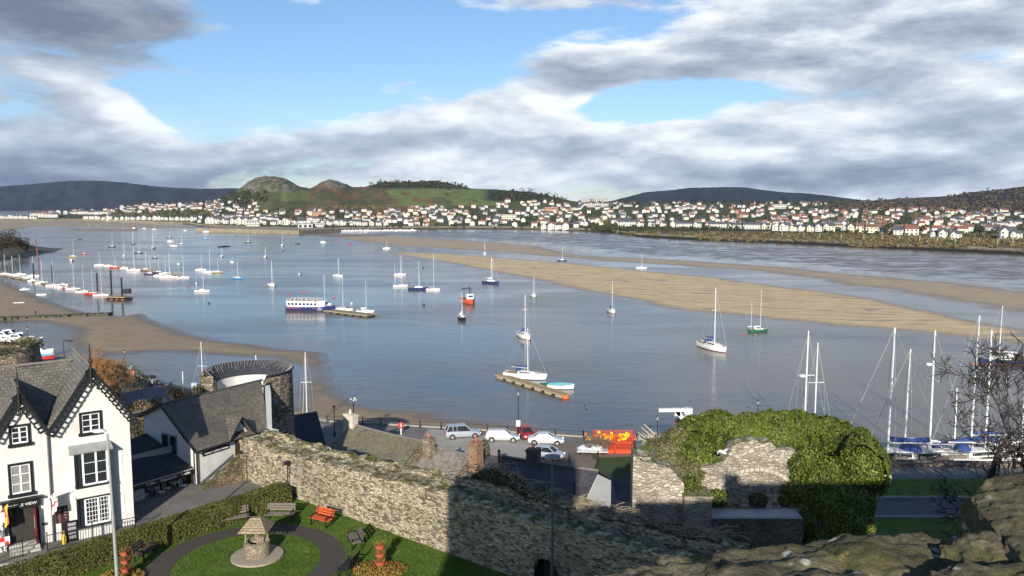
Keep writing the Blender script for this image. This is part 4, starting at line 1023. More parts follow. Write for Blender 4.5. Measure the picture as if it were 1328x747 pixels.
Mo(712.5, 502, 9, -25, 'dark green covered dinghy tied to the pontoon beside the pale blue boat', 'green', 'cover', L=3.4); Mo(727, 503.6, 17, -14, 'pale blue covered boat tied to the right end of the pontoon', 'white', 'cover', L=4.6)
# --- pontoons
def pontoon(name, label, P, Q, w, mt=M_TIMBER, floats=7, fm=None, z=.45):
    P, Q = Vector(P), Vector(Q); d = (Q-P); L = d.length; d = d.normalized(); n = Vector((-d.y, d.x, 0)); rz = math.atan2(d.y, d.x)
    t = thing(name, label, 'pontoon', (P.x, P.y, 0)); c = (P+Q)/2
    MB().box((c.x, c.y, z), (L, w, .14), rz).build('deck', mt, t)
    k = MB(); k.box((c.x+n.x*w/2, c.y+n.y*w/2, z+.03), (L, .12, .24), rz); k.box((c.x-n.x*w/2, c.y-n.y*w/2, z+.03), (L, .12, .24), rz); k.build('edge_beam', mat('edge_timber', (.34, .27, .17), .9, .2), t)
    for i in range(floats):
        q = P+d*L*(i+.5)/floats; MB().box((q.x, q.y, .14), (L/floats*.55, w*.86, .5), rz).build('float', fm or mat('float_tan', (.45, .38, .28), .8, .2), t)
    return t
pt = pontoon('pontoon', 'long narrow wooden pontoon floating in mid river with a yacht alongside', at(646, 485.5, .4), at(735, 513, .4), 1.7, mat('pontoon_planks', (.30, .235, .12), .85, .25, 1.2))
e = at(733, 513.5, .2); MB().ball((e.x, e.y-.8, .15), .5, 10, sc=(1.3, 1, .8)).build('fender', mat('orange_float', (.75, .13, .02), .5), pt, smooth=True)
pontoon('pontoon', 'grey pontoon behind the tour boat with two yachts alongside', at(426, 402.5, .4), at(483, 409, .4), 4.2, mat('grey_planks', (.22, .19, .14), .9, .3), 6, mat('float_dark', (.12, .1, .08), .9))
pontoon('pontoon', 'low pontoon under the nearest mooring row at left', at(0, 356.5, .3), at(140, 382.5, .3), 1.6, mat('grey_planks', (.22, .19, .14)), 12, mat('float_dark', (.12, .1, .08)))
pontoon('pontoon', 'low pontoon under the second mooring row', at(134, 342.5, .3), at(240, 358, .3), 1.6, mat('grey_planks', (.22, .19, .14)), 12, mat('float_dark', (.12, .1, .08)))
pontoon('work_barge', 'flat brown work barge with clutter at the end of the nearest row', at(139, 385.5, .5), at(168, 386.5, .5), 5, M_TIMBER, 4, M_GEL['brown'], .9)
MB().box(at(165, 384, 0)+Vector((0, 0, 1.8)), (2.2, 2.2, 1.6)).build('crate_stack', M_GEL['black'], None); tag(bpy.data.objects['crate_stack'], 'dark crate stack on the right end of the brown work barge', 'crates'); bpy.data.objects['crate_stack'].location = (0, 0, 0)
Y(446.5, 402.5, 357, 24, 172, 'white yacht on the left of the grey pontoon behind the tour boat', bc='black', group='yachts at the grey pontoon')
Y(473.6, 405.2, 362, 21, -8, 'white yacht with a dark bottom at the right end of the grey pontoon', 'white', 'black', 'white', group='yachts at the grey pontoon')
Y(420, 396, 353, 12, -20, 'white yacht with a blue sail cover hidden behind the tour boat', bc='blue', group='yachts at the grey pontoon')
for px, py, top, lb in [(145, 386, 351, 'dark mooring pile through the work barge'), (158.6, 388, 360.7, 'thick mooring pile in front of the work barge'), (126.7, 380, 354.6, 'dark pile behind the red hulled yacht'), (68.4, 368, 345, 'dark pile behind the middle of the nearest row'), (44, 361, 342, 'dark pile behind the motor cruisers')]:
    p = at(px, py, 0); t_ = p.y/ray(px, py)[1]; h = (py-top)*t_/F
    k = MB(); k.tube([(p.x, p.y, -1.5), (p.x, p.y, h)], [.32, .3], 10); k.lathe([(.32, 0), (.0, .35)], (p.x, p.y, h), 10)
    tag(k.build('mooring_pile', M_BLACK, loc=(p.x, p.y, 0)), lb, 'pile', 'mooring piles')
p = at(50.5, 343, 0); k = MB(); k.tube([(p.x, p.y, -1), (p.x-.9, p.y, 13)], [.4, .25], 8); k.ball((p.x-.9, p.y, 13.3), .45, 8); tag(k.build('beacon_post', M_GEL['brown'], loc=p), 'tall leaning beacon post with a pale top mark beside the wooded point', 'beacon')
# --- tour boat
def tour_boat():
    p = at(403, 402.3, 0); t = thing('tour_boat', 'navy and white tour boat with a row of cabin windows at the grey pontoon', 'boat', p)
    rz = math.radians(-8); L = 15.; ax, ay = axes(rz)
    vs, fs, ms, dv, df = hull_mesh(L, 4.2, 1.5, 1.3, .9, .5, 16)
    def T(q): q = Vector(q); return p+ax*q.x+ay*q.y+Vector((0, 0, q.z))
    m_ = MB(); m_.v = [T(v) for v in vs]; m_.f = fs; m_.m = [0 if i == 0 else 1 for i in ms]; m_.build('hull', [M_GEL['navy'], M_BOOT['red']], t, smooth='auto')
    MB().add([T(v) for v in dv], df).build('deck', M_DECK, t)
    st = MB()
    for sy in (-1, 1): st.obox(T((-7.3, sy*1.98-.06, .95)), ax*9.5, ay*.12, Vector((0, 0, .28)))
    st.build('rubbing_strake', mat('strake_maroon', (.35, .06, .08), .5), t)
    c = MB(); c.obox(T((-7.1, -1.7, 1.4)), ax*10.2, ay*3.4, Vector((0, 0, 1.9))); c.build('cabin', M_WHITE, t, bevel=.08)
    r = MB(); r.obox(T((-7.3, -1.85, 3.3)), ax*10.6, ay*3.7, Vector((0, 0, .14))); r.build('cabin_roof', M_WHITE, t)
    for sy in (-1, 1):
        for i in range(8):
            g = MB(); g.obox(T((-6.8+i*1.22, sy*1.72-.02, 2.05)), ax*.85, ay*.05, Vector((0, 0, .85))); g.build('window', M_PANE, t)
    w = MB(); w.obox(T((3.1, -1.3, 1.5)), ax*2.0, ay*2.6, Vector((0, 0, 2.0))); w.build('wheelhouse', M_WHITE, t, bevel=.1)
    g = MB(); g.obox(T((5.12, -1.1, 2.3)), ax*.05, ay*2.2, Vector((0, 0, .8))); g.build('windscreen', M_PANE, t)
    ra = MB()
    for sy in (-1, 1):
        for i in range(9): ra.tube([T((-7+i*1.25, sy*1.75, 3.4)), T((-7+i*1.25, sy*1.75, 4.3))], .04, 4)
        ra.tube([T((-7, sy*1.75, 4.3)), T((3, sy*1.75, 4.3))], .045, 4)
    ra.build('roof_rail', M_WHITE, t)
    t.scale = (1, 1, .84)
    for i in range(5):
        b_ = MB(); b_.obox(T((-6.2+i*1.9, -1.2, 3.75)), ax*.45, ay*2.4, Vector((0, 0, .08))); b_.obox(T((-6.3+i*1.9, -1.2, 3.75)), ax*.08, ay*2.4, Vector((0, 0, .5))); b_.build('roof_bench', mat('bench_orange', (.5, .2, .1), .7), t)
tour_boat()
# --- red fishing boat
def fishing_boat():
    p = at(608, 393, 0); t = thing('fishing_boat', 'red fishing boat with a dark gantry and white wheelhouse in mid river', 'fishing boat', p)
    rz = math.radians(-70); ax, ay = axes(rz); T = lambda q: p+ax*q[0]+ay*q[1]+Vector((0, 0, q[2]))
    vs, fs, ms, dv, df = hull_mesh(9, 3.6, 1.3, 1.1, .85, .6, 12)
    m_ = MB(); m_.v = [T(v) for v in vs]; m_.f = fs; m_.m = ms; m_.build('hull', [mat('hull_orange_red', (.55, .09, .04), .45), M_BOOT['black']], t, smooth='auto')
    MB().add([T(v) for v in dv], df).build('deck', mat('deck_brown', (.2, .12, .09), .8), t)
    w = MB(); w.obox(T((.3, -1, 1.2)), ax*1.8, ay*2, Vector((0, 0, 2))); w.build('wheelhouse', M_WHITE, t, bevel=.08)
    g = MB(); g.obox(T((2.12, -.8, 2.2)), ax*.05, ay*1.6, Vector((0, 0, .6))); g.build('windscreen', M_PANE, t)
    k = MB()
    for x in (-3.8, -1.2):
        for y in (-1.3, 1.3): k.tube([T((x, y, 1.2)), T((x, y, 4.6))], .09, 6)
        k.tube([T((x, -1.3, 4.6)), T((x, 1.3, 4.6))], .09, 6)
    for y in (-1.3, 1.3): k.tube([T((-3.8, y, 4.6)), T((-1.2, y, 4.6))], .08, 6)
    k.tube([T((1, 0, 3.2)), T((1, 0, 6.2))], .08, 6); k.tube([T((1, 0, 5.6)), T((-3, 0, 4.4))], .05, 5); k.build('gantry', M_BLACK, t)
fishing_boat()
# --- buoys
def buoy(px, py, r, mt, label):
    r *= .68
    p = at(px, py, 0); k = MB(); k.ball((p.x, p.y, r*.45), r, 10); k.tube([(p.x, p.y, r), (p.x, p.y, r*1.6)], r*.12, 5)
    tag(k.build('mooring_buoy', mt, loc=(p.x, p.y, 0), smooth=True), label, 'buoy', 'mooring buoys')
MR, MO_, MW_, MD_ = mat('buoy_red', (.6, .05, .04), .5), mat('buoy_orange', (.8, .18, .03), .5), M_GEL['white'], M_GEL['black']
for a in [(375, 381.5, .4, MR, 'red buoy left of the tour boat'), (393, 379, .4, MR, 'left of two red buoys above the tour boat'), (398.5, 379, .4, MR, 'right of two red buoys above the tour boat'), (432.7, 386.5, .5, MR, 'dark red buoy above the grey pontoon'), (456, 394, .5, MW_, 'white buoy between two yachts at the grey pontoon'),
          (271, 393.5, .5, MD_, 'dark buoy below the long two masted yacht'), (254.4, 368, .5, MW_, 'white buoy above the long two masted yacht'), (388, 356, .5, MW_, 'white buoy with a dark one beside it in open water'), (391, 356.4, .5, MD_, 'dark buoy beside a white one in open water'), (367, 325.8, .8, MD_, 'dark buoy under the distant white yacht'),
          (549.6, 396.3, .6, MD_, 'dark float below the raft of three'), (549, 347.8, .6, MD_, 'dark float above the raft of three'), (963, 434.5, .35, MR, 'red buoy left of the green yacht'), (684.5, 440, .4, MO_, 'orange buoy beside the white yacht above the pontoon'), (758, 525.5, .0001+.2, MD_, 'small dark float below the pontoon end, upper one'), (760, 531, .2, MD_, 'small dark float below the pontoon end, lower one'),
          (244, 372, .5, MR, 'small red float below the right end of the second row'), (8, 396, .4, MR, 'red float on the mud at left'), (12, 392.5, .35, MW_, 'white float on the mud at left'), (19, 372, .4, MR, 'red float on the mud below the nearest row'), (1262, 472.5, .3, MO_, 'orange marker buoy left of the blue yacht')]:
    buoy(*a)
k = MB(); a, b = at(283, 320.6, .1), at(298, 319.4, .1); k.tube([a, (a+b)/2+Vector((0, 0, .2)), b], [.5, .7, .5], 6); tag(k.build('floating_boom', M_BLACK, loc=a), 'dark low floating boom far out right of the second row', 'boom')
# --- causeway on the left mud
k = MB(); pts_ = [at(-40, 417, .3), at(0, 414, .3), at(50, 412, .3), at(100, 409.8, .3), at(143, 408.6, .3)]
for a, b in zip(pts_[:-1], pts_[1:]):
    n_ = int((b-a).length/1.1)
    for i in range(n_):
        c = a.lerp(b, (i+.5)/n_); k.box((c.x+random.uniform(-.2, .2), c.y+random.uniform(-.5, .5), .4), (1.35, 2.6+random.random(), .9+random.uniform(-.2, .3)), random.uniform(-.2, .2))
tag(k.build('stone_causeway', mat('weedy_stone', (.07, .065, .04), .9, .4, 1.5, bump=.1, bs=3)), 'dark weedy stone causeway running out over the left mud', 'causeway')
# ================================================================== near ground
QE = [(-260, 185), (-140, 168), (-100, 161), (-80, 150), (-57.8, 130), (-40, 116.5), (-25.2, 107), (-6.5, 103.3), (16, 98), (42, 89.6), (75, 88), (200, 84)]
WN_ = Vector((.617, .787)); WA = Vector((-15.4, 53.5)); WD = Vector((.787, -.617))
def near_h(X, Y):
    s = (X-WA.x)*WN_.x+(Y-WA.y)*WN_.y
    return 13-9.5*np.clip((np.maximum(s, (Y-66)*1.15+3)-3)/31, 0, 1)
ys_ = np.linspace(-400, 400, 2)
gx = np.concatenate([np.arange(-260, -70, 6.), np.arange(-70, 60, 1.), np.arange(60, 201, 6.)]); gt = np.linspace(0, 1, 130)
GX, GT = np.meshgrid(gx, gt); qy = np.interp(GX, [a for a, b in QE], [b for a, b in QE]); GY = -60+GT*(qy+60); GZ = near_h(GX, GY)
m, nt, b = newmat('street_paving'); p_ = nt.n('ShaderNodeNewGeometry').outputs['Position']
c_ = nt.ramp(nt.noise(p_, .5, 6, .65), [(.3, (.11, .10, .09)), (.7, (.19, .175, .155))])
c_ = nt.mix(1, c_, nt.ramp(nt.noise(p_, 12, 4, .7), [(.3, .8), (.7, 1.15)]), 'MULTIPLY')
nt.link(c_, b.inputs['Base Color']); b.inputs['Roughness'].default_value = .85; M_PAVE = m
tag(gridmesh('pavement', np.stack([GX, GY, GZ], -1).reshape(-1, 3), len(gx), 130, M_PAVE), kind='structure')
def sheet(name, poly, z, mt, kind='structure', lift=.012):
    mb = MB(); mb.add([(x, y, (z if z is not None else float(near_h(x, y)))+lift) for x, y in poly], [tuple(range(len(poly)))])
    o = mb.build(name, mt); 
    if kind: tag(o, kind=kind)
    return o
def pix(pts, z): return [tuple(at(x, y, z))[:2] for x, y in pts]
M_STONEQ = stone_mat('quay_stone', [(.20, .16, .12), (.27, .22, .16), (.16, .13, .11), (.24, .19, .15)], (.10, .085, .07), 1.5, 1.8)
q = MB()
for a, b in zip(QE[:-1], QE[1:]):
    d = (Vector(b)-Vector(a)); n = Vector((-d.y, d.x)).normalized()
    q.obox((a[0], a[1], -2), (d.x, d.y, 0), (n.x*.6, n.y*.6, 0), (0, 0, 5.52))
    if a[0] > 10: q.obox((a[0], a[1], 3.52), (d.x, d.y, 0), (n.x*.45, n.y*.45, 0), (0, 0, .2))
tag(q.build('quay_wall', M_STONEQ), 'stone quay wall along the near waterfront', 'quay wall')
# kerb stone line, pale
q = MB()
for a, b in zip(QE[3:8], QE[4:9]):
    d = (Vector(b)-Vector(a)); n = Vector((-d.y, d.x)).normalized(); q.obox((a[0]-n.x*.25, a[1]-n.y*.25, 3.5), (d.x, d.y, 0), (n.x*.8, n.y*.8, 0), (0, 0, .16))
tag(q.build('kerb', mat('pale_kerb', (.30, .27, .22), .85, .15)), kind='structure')
# rubble foreshore outside the quay
PV, PN = [], []
k = MB()
for i in range(1100):
    f = random.random(); X = -30+f*62; Yq = float(np.interp(X, [a for a, b in QE], [b for a, b in QE])); r = random.uniform(.12, .42)
    y = Yq+.8+abs(random.gauss(0, 3.4)); k.ball((X, y, max(.0, 1.6-(y-Yq)*.45)), r, 6, sc=(1.2, 1, .7))
tag(k.build('rubble_shore', stone_mat('rubble', [(.18, .14, .09), (.26, .21, .14), (.13, .10, .07)], (.1, .08, .06), 2, 1)), 'rubble stones heaped on the foreshore below the quay', 'rubble', kind='stuff')
q = MB(); 
pl = []
for X in np.arange(-34, 40, 3.): pl.append((X, float(np.interp(X, [a for a, b in QE], [b for a, b in QE]))))
q.add([(x, y+.3, 1.8) for x, y in pl]+[(x, y+5.5+1.2*math.sin(x*.3), -.25) for x, y in pl], [(i, i+1, len(pl)+i+1, len(pl)+i) for i in range(len(pl)-1)])
tag(q.build('foreshore', M_MUD), kind='structure')
# car park surfaces, right hand park
M_TARMAC = mat('tarmac', (.085, .085, .09), .85, .2, 1.5, coord='Object'); M_CONC = mat('concrete_yard', (.30, .285, .25), .85, .15, .8)
M_GRASS = None
m, nt, b = newmat('grass'); p_ = nt.n('ShaderNodeNewGeometry').outputs['Position']
c_ = nt.ramp(nt.noise(p_, .8, 6, .65), [(.28, (.05, .10, .015)), (.5, (.08, .14, .02)), (.72, (.13, .18, .04))])
c_ = nt.mix(nt.m('MULTIPLY', nt.mapr(nt.noise(p_, .55, 6, .7), .52, .68), .45), c_, (.17, .155, .05))
c_ = nt.mix(1, c_, nt.ramp(nt.noise(nt.scale(p_, (1, .5, 1), rot=(0, 0, .4)), 26, 4, .7), [(.3, .6), (.7, 1.35)]), 'MULTIPLY')
nt.link(c_, b.inputs['Base Color']); b.inputs['Roughness'].default_value = .9; b.inputs['Specular IOR Level'].default_value = .15
nt.link(nt.bump(nt.noise(p_, 30, 4, .7), 1, .06), b.inputs['Normal']); M_GRASS = m
sheet('concrete_yard', pix([(556, 556), (660, 568), (700, 572), (694, 606), (600, 604), (540, 580)], 3.5), 3.5, M_CONC)
sheet('car_park', pix([(700, 572), (830, 582), (835, 600), (780, 612), (694, 606)], 3.5), 3.5, mat('brown_tarmac', (.17, .13, .105), .85, .15, 1))
sheet('garden_grass', pix([(775, 594), (826, 592), (850, 650), (790, 660), (768, 615)], 3.5), 3.5, mat('shaded_grass', (.028, .055, .012), .95, .3, 2), lift=.03)  # grass colour darkened to stand in for shadow that does not reach here
zr_ = 3.6
sheet('park_grass', pix([(1020, 621), (1400, 621), (1400, 644), (1020, 644)], zr_), zr_, M_GRASS)
sheet('road', pix([(1020, 647), (1400, 647), (1400, 669), (1020, 669)], zr_), zr_, M_TARMAC, lift=-.03)
sheet('verge_grass', pix([(1020, 673), (1400, 673), (1400, 747), (1020, 747)], zr_), zr_, M_GRASS, lift=.06)
q = MB()
for y0 in (645.5, 671): 
    a, b = at(1020, y0, zr_), at(1400, y0, zr_); q.box(((a.x+b.x)/2, a.y, 3.6), (b.x-a.x, .4, .26))
tag(q.build('kerbs', mat('kerb_grey', (.24, .22, .19), .85, .15)), kind='structure')
q = MB(); a, b = at(1100, 604, 3.5), at(1420, 606, 3.5); q.obox((a.x, a.y, 3.4), (b.x-a.x, b.y-a.y, 0), (0, .5, 0), (0, 0, .4))
tag(q.build('park_wall', M_STONEQ), 'low brown stone wall between the park grass and the moored yachts', 'wall')

# ================================================================== garden inside the town wall
GZ0 = 13.0
lawn = [(-16.0, 54.0), (-3.6, 44.3), (8, 35.2), (8, 26), (-31, 26), (-27, 40.5), (-22.7, 45.0), (-16.3, 52.9)]
sheet('lawn', lawn, GZ0, M_GRASS, lift=.03)
CC = Vector((-14.8, 43.1))
ring = MB(); n = 72; ring.add([(CC.x+r*math.cos(2*PI*i/n), CC.y+r*math.sin(2*PI*i/n), GZ0+.036) for r in (4.0, 5.35) for i in range(n)], [(i, (i+1) % n, n+(i+1) % n, n+i) for i in range(n)])
tag(ring.build('garden_path', mat('path_tarmac', (.058, .048, .038), .9, .25, 2)), kind='structure')
# grass blades give the lawn a nap: tufts over the lit part
npt = 42000; X = RNG.uniform(-23, 2, npt); Yv = RNG.uniform(39.5, 53, npt)
ok = sdist(lawn, X, Yv) > .1; rr = np.hypot(X-CC.x, Yv-CC.y); ok &= ~((rr > 3.85) & (rr < 5.55)); ok &= rr > 1.4
X, Yv = X[ok], Yv[ok]
M_BLADE = leaf_mat('grass_blades', [(.055, .10, .012), (.09, .15, .02), (.15, .21, .04)], .7, .15, .3)
nn_ = len(X); A = RNG.uniform(0, 2*PI, nn_); h_ = RNG.uniform(.02, .055, nn_); wv = .03
V = np.zeros((nn_, 4, 3)); dx, dy = np.cos(A)*wv, np.sin(A)*wv
V[:, 0] = np.stack([X-dx, Yv-dy, np.full(nn_, GZ0+.03)], 1); V[:, 1] = np.stack([X+dx, Yv+dy, np.full(nn_, GZ0+.03)], 1)
V[:, 2] = np.stack([X+dx*.4+RNG.normal(0, .02, nn_), Yv+dy*.4+RNG.normal(0, .02, nn_), GZ0+.03+h_], 1); V[:, 3] = np.stack([X-dx*.4, Yv-dy*.4, GZ0+.03+h_], 1)
tag(fastmesh('grass_tufts', V.reshape(-1, 3), np.arange(nn_*4).reshape(-1, 4), M_BLADE, RNG.random(nn_)), 'short grass tufts of the lawn inside the town wall', 'grass', kind='stuff')
# well
wp = Vector((-14.5, 43.9, GZ0))
t = thing('wishing_well', 'small round stone well with a tiled pyramid roof in the middle of the lawn', 'well', wp)
M_WELL = stone_mat('well_stone', [(.34, .28, .19), (.42, .35, .24), (.26, .21, .15), (.38, .33, .25)], (.22, .19, .14), 6, 1.8, bump=.03)
MB().lathe([(1.45, 0), (1.45, .12), (1.2, .14), (.05, .14)], wp, 24).build('paved_base', mat('base_flags', (.30, .26, .20), .9, .25, 5), t)
MB().lathe([(.72, .1), (.72, .95), (.5, .95), (.5, .3), (.02, .3)], wp, 24).build('well_wall', M_WELL, t)
k = MB(); 
for a in (.4, .4+PI/2, .4+PI, .4+1.5*PI): k.tube([wp+Vector((.6*math.cos(a), .6*math.sin(a), .9)), wp+Vector((.6*math.cos(a), .6*math.sin(a), 1.75))], .05, 6)
k.build('roof_post', M_TIMBER, t)
k = MB(); s = .82; k.add([wp+Vector(q) for q in ((-s, -s, 1.68), (s, -s, 1.68), (s, s, 1.68), (-s, s, 1.68), (-.28, -.12, 2.35), (.28, -.12, 2.35), (.28, .12, 2.35), (-.28, .12, 2.35))], [(0, 3, 2, 1), (4, 5, 6, 7), (0, 1, 5, 4), (1, 2, 6, 5), (2, 3, 7, 6), (3, 0, 4, 7)])
k.build('roof', slate_mat('stone_tiles', (.30, .23, .14), (.22, .17, .11), (.12, .12, .05), .4, .3, .16, .9), t)
# benches
M_RED = mat('bench_red', (.50, .085, .03), .5, .15); M_GREYW = mat('bench_grey_wood', (.16, .13, .11), .85, .25, 6); M_BROWNW = mat('bench_brown', (.10, .065, .045), .8, .25, 6)
def bench(name, label, ang, mt, w=1.6, r=6.0):
    a = math.radians(ang); p = Vector((CC.x+r*math.cos(a), CC.y+r*math.sin(a), GZ0+.03)); o = Vector((math.cos(a), math.sin(a), 0)); s = Vector((-o.y, o.x, 0))
    t = thing(name, label, 'bench', p, 'benches round the circular path')
    k = MB()
    for i in range(4): k.obox(p-s*w/2-o*(.30-.145*i)+Vector((0, 0, .44)), s*w, o*.115, Vector((0, 0, .04)))
    k.build('seat', mt, t); k = MB()
    for i in range(3): k.obox(p-s*w/2+o*(.30+.045*i)+Vector((0, 0, .56+.15*i)), s*w, o*.035, Vector((0, 0, .12)))
    k.build('backrest', mt, t)
    for sx in (-1, 1):
        e = p+s*sx*(w/2-.12); k = MB(); k.obox(e-s*.03-o*.3, s*.06, o*.07, Vector((0, 0, .62))); k.obox(e-s*.03+o*.25, s*.06, o*.07, Vector((0, 0, .62))); k.obox(e-s*.03+o*.27+Vector((0, 0, .5)), s*.06, o*.07, o*.12+Vector((0, 0, .5))); k.obox(e-s*.03-o*.3+Vector((0, 0, .6)), s*.06, o*.62, Vector((0, 0, .05))); k.build('leg', M_BLACK, t)
bench('park_bench', 'orange red bench with its back to the sunlit town wall', 61, M_RED, 1.45)
bench('park_bench', 'wide grey wooden bench at the hedge corner behind the well', 89, M_GREYW, 1.8)
bench('park_bench', 'grey brown bench under the hedge, left of the widest one', 115, M_GREYW, 1.7)
bench('park_bench', 'brown bench under the hedge halfway along the path', 143, M_BROWNW, 1.7, 5.9)
bench('park_bench', 'dark bench seen from its side at the left of the path', 174, M_BROWNW, 1.5)
bench('park_bench', 'grey bench casting a square shadow right of the path', 22, M_GREYW, 1.5)
bench('park_bench', 'black bench nearest the camera on the right of the path', -12, M_BLACK, 1.6)
# tiered flower planters
M_TERRA = mat('terracotta', (.40, .085, .04), .7, .15); M_FLOW = leaf_mat('flower_leaves', [(.05, .09, .02), (.12, .14, .03), (.30, .20, .04), (.45, .12, .05), (.25, .30, .08)], .7, .1, .2)
def planter(p, label):
    t = thing('tiered_planter', label, 'planter', p, 'tiered terracotta planters')
    MB().tube([p, p+Vector((0, 0, 1.5))], .05, 6).build('pole', M_BLACK, t)
    for z in (.35, .82, 1.28):
        MB().lathe([(.05, 0), (.23, .0), (.30, .22), (.27, .22), (.24, .17), (.03, .17)], p+Vector((0, 0, z)), 14).build('bowl', M_TERRA, t, smooth='auto')
        n = 160; a = RNG.uniform(0, 2*PI, n); r = RNG.uniform(0, .33, n); P = np.stack([p.x+r*np.cos(a), p.y+r*np.sin(a), p.z+z+.24+RNG.uniform(0, .14, n)], 1); leaves('plants', P, np.tile([0, 0, 1.], (n, 1)), .07, M_FLOW, t)
planter(Vector((-7.2, 42.1, GZ0+.03)), 'three tier terracotta planter rising from a flower bed on the right of the lawn')
planter(Vector((-20.7, 41.3, GZ0+.03)), 'three tier terracotta planter beside the grey lamp post at the left')
def flowerbed(c, rx, ry, label, n=2600):
    a = RNG.uniform(0, 2*PI, n); r = np.sqrt(RNG.random(n)); x = c[0]+rx*r*np.cos(a); y = c[1]+ry*r*np.sin(a); z = GZ0+.05+.45*RNG.random(n)*(1-r*.6)*(0.6+.6*vnoise(x*3, y*3))
    tag(leaves('flower_bed', np.stack([x, y, z], 1), np.tile([0, -.3, 1.], (n, 1)), .10, M_FLOW), label, 'flower bed')
flowerbed((-7.2, 42.1), 1.5, 1.0, 'low leafy flower bed round the foot of the right planter')
flowerbed((-20.9, 41.2), 1.2, .8, 'low flower bed round the foot of the left planter')
# clipped hedge
M_HEDGE = leaf_mat('hedge_leaf', [(.045, .06, .015), (.075, .095, .02), (.12, .12, .03), (.17, .14, .045)], .6, .2, .15)
def hedge(path, w, h, label, n_per=700, size=.10):
    t = thing('clipped_hedge', label, 'hedge', (path[0][0], path[0][1], GZ0)); PP_, NN_ = [], []; core = MB()
    for (a, b) in zip(path[:-1], path[1:]):
        a, b = Vector(a), Vector(b); d = (b-a); L = d.length; d.normalize(); n = Vector((-d.y, d.x))
        core.obox((a.x+n.x*.12, a.y+n.y*.12, GZ0), (d.x*L, d.y*L, 0), (n.x*(w-.24), n.y*(w-.24), 0), (0, 0, h-.1))
        m_ = int(L*n_per); f = RNG.random(m_)*L; side = RNG.random(m_)
        tot = w+2*h; s_ = side*tot
        off = np.where(s_ < h, 0., np.where(s_ < h+w, s_-h, w)); z = np.where(s_ < h, s_, np.where(s_ < h+w, h, tot-s_))
        nx = np.where(s_ < h, -1., np.where(s_ < h+w, 0, 1)); nz = np.where((s_ >= h) & (s_ < h+w), 1., 0)
        bump = (vnoise(f*1.3+a.x, z*2+off*2)-.5)*.16
        off = off+nx*bump; z = z+nz*bump
        PP_.append(np.stack([a.x+d.x*f+n.x*off, a.y+d.y*f+n.y*off, GZ0+z], 1)); NN_.append(np.stack([n.x*nx, n.y*nx, nz], 1))
    core.build('stems', mat('hedge_core', (.03, .035, .012), .95, .3, 4), t)
    leaves('foliage', np.concatenate(PP_), np.concatenate(NN_), size, M_HEDGE, t, tilt=.55, lift=0)
hedge([(-15.7, 52.75), (-22.6, 44.5), (-26.8, 39.6), (-29, 37)], -1.35 if False else 1.35, 1.25, 'long clipped hedge between the street and the garden', 1700)

# ================================================================== town wall
M_WALL = stone_mat('town_wall_stone', [(.46, .39, .26), (.34, .28, .19), (.22, .175, .125), (.54, .47, .33), (.41, .35, .24), (.15, .12, .09), (.48, .42, .30)], (.44, .38, .27), 3.6, 2.7, (.10, .095, .03), (.50, .47, .38), .05)
ends = [WA-WD*5.6, WA+WD*32]
def wpt(px, py): return hitp(px, py, Vector((-3.8, 44.4, 0)), Vector((.617, .787, 0)))
tp = [(330, 574), (381, 592), (480, 617), (578, 641), (680, 670), (780, 697), (877, 722), (960, 745)]
tu, tz = [], []
for a, b in tp:
    h = wpt(a, b); tu.append((h.x-ends[0].x)*WD.x+(h.y-ends[0].y)*WD.y); tz.append(h.z)
tu = np.array(tu); tz = np.array(tz); WL = (ends[1]-ends[0]).length
ush = float(tu[3])
U = np.arange(0, WL, .22)
topz = np.interp(U, tu, tz)+(fbm(U*1.1, U*0+3, 3)-.5)*.35
sh = sstep(ush-1, ush+2, U)
rows = []   # (offset from the front plane, height function)
nf = 22
prof = [(0, i/nf) for i in range(nf+1)]
VV = []
for (w_, f) in prof:
    z = 12.7+(topz-12.7)*f; o = (fbm(U*2.1, z*3.3, 3)-.5)*.16
    VV.append((U*0+w_+o, z))
for w_, dz in ((.18, .04), (.45, .08), (.62, .02)):
    VV.append((U*0+w_, topz+dz+(fbm(U*2+w_*3, U*0+w_*7, 3)-.5)*.25))
walk = -.05-.55*sh
for w_ in (.72, 1.0, 1.35, 1.7): VV.append((U*0+w_, topz+walk+(fbm(U*2+w_*3, U*0+w_*5, 3)-.5)*.22))
for w_ in (1.85, 2.2, 2.55): VV.append((U*0+w_, topz+.12+.30*sh+(fbm(U*1.4+w_*3, U*0+w_*5, 4)-.5)*.5))
VV.append((U*0+2.7, topz-.3)); VV.append((U*0+2.75, topz*0+8.)); VV.append((U*0+2.75, topz*0+3.))
off = np.stack([a for a, b in VV]); zz = np.stack([b+0*U for a, b in VV])
XW = ends[0].x+WD.x*U[None]+WN_.x*off; YW = ends[0].y+WD.y*U[None]+WN_.y*off
ah = wpt(709, 735); au = (ah.x-ends[0].x)*WD.x+(ah.y-ends[0].y)*WD.y; atop = wpt(709, 724).z; aw = .85
mk = np.ones((len(VV)-1, len(U)-1), bool)
uc = (U[:-1]+U[1:])/2; zc = (zz[:nf, :-1]+zz[1:nf+1, :-1])/2
for j in range(nf):
    e = ((uc-au)/aw)**2+np.clip((zc[j]-(atop-.75))/.75, 0, None)**2
    mk[j] &= ~(e < 1)
t = thing('town_wall', 'long medieval rubble stone wall crossing from the round tower to the ivy tower', 'wall', (ends[0].x, ends[0].y, 13))
o = gridmesh('wall_face', np.stack([XW, YW, zz], -1).reshape(-1, 3), len(U), len(VV), M_WALL, mk, smooth=False, parent=t)
def wl(u, w, z): return Vector((ends[0].x+WD.x*u+WN_.x*w, ends[0].y+WD.y*u+WN_.y*w, z))
k = MB()
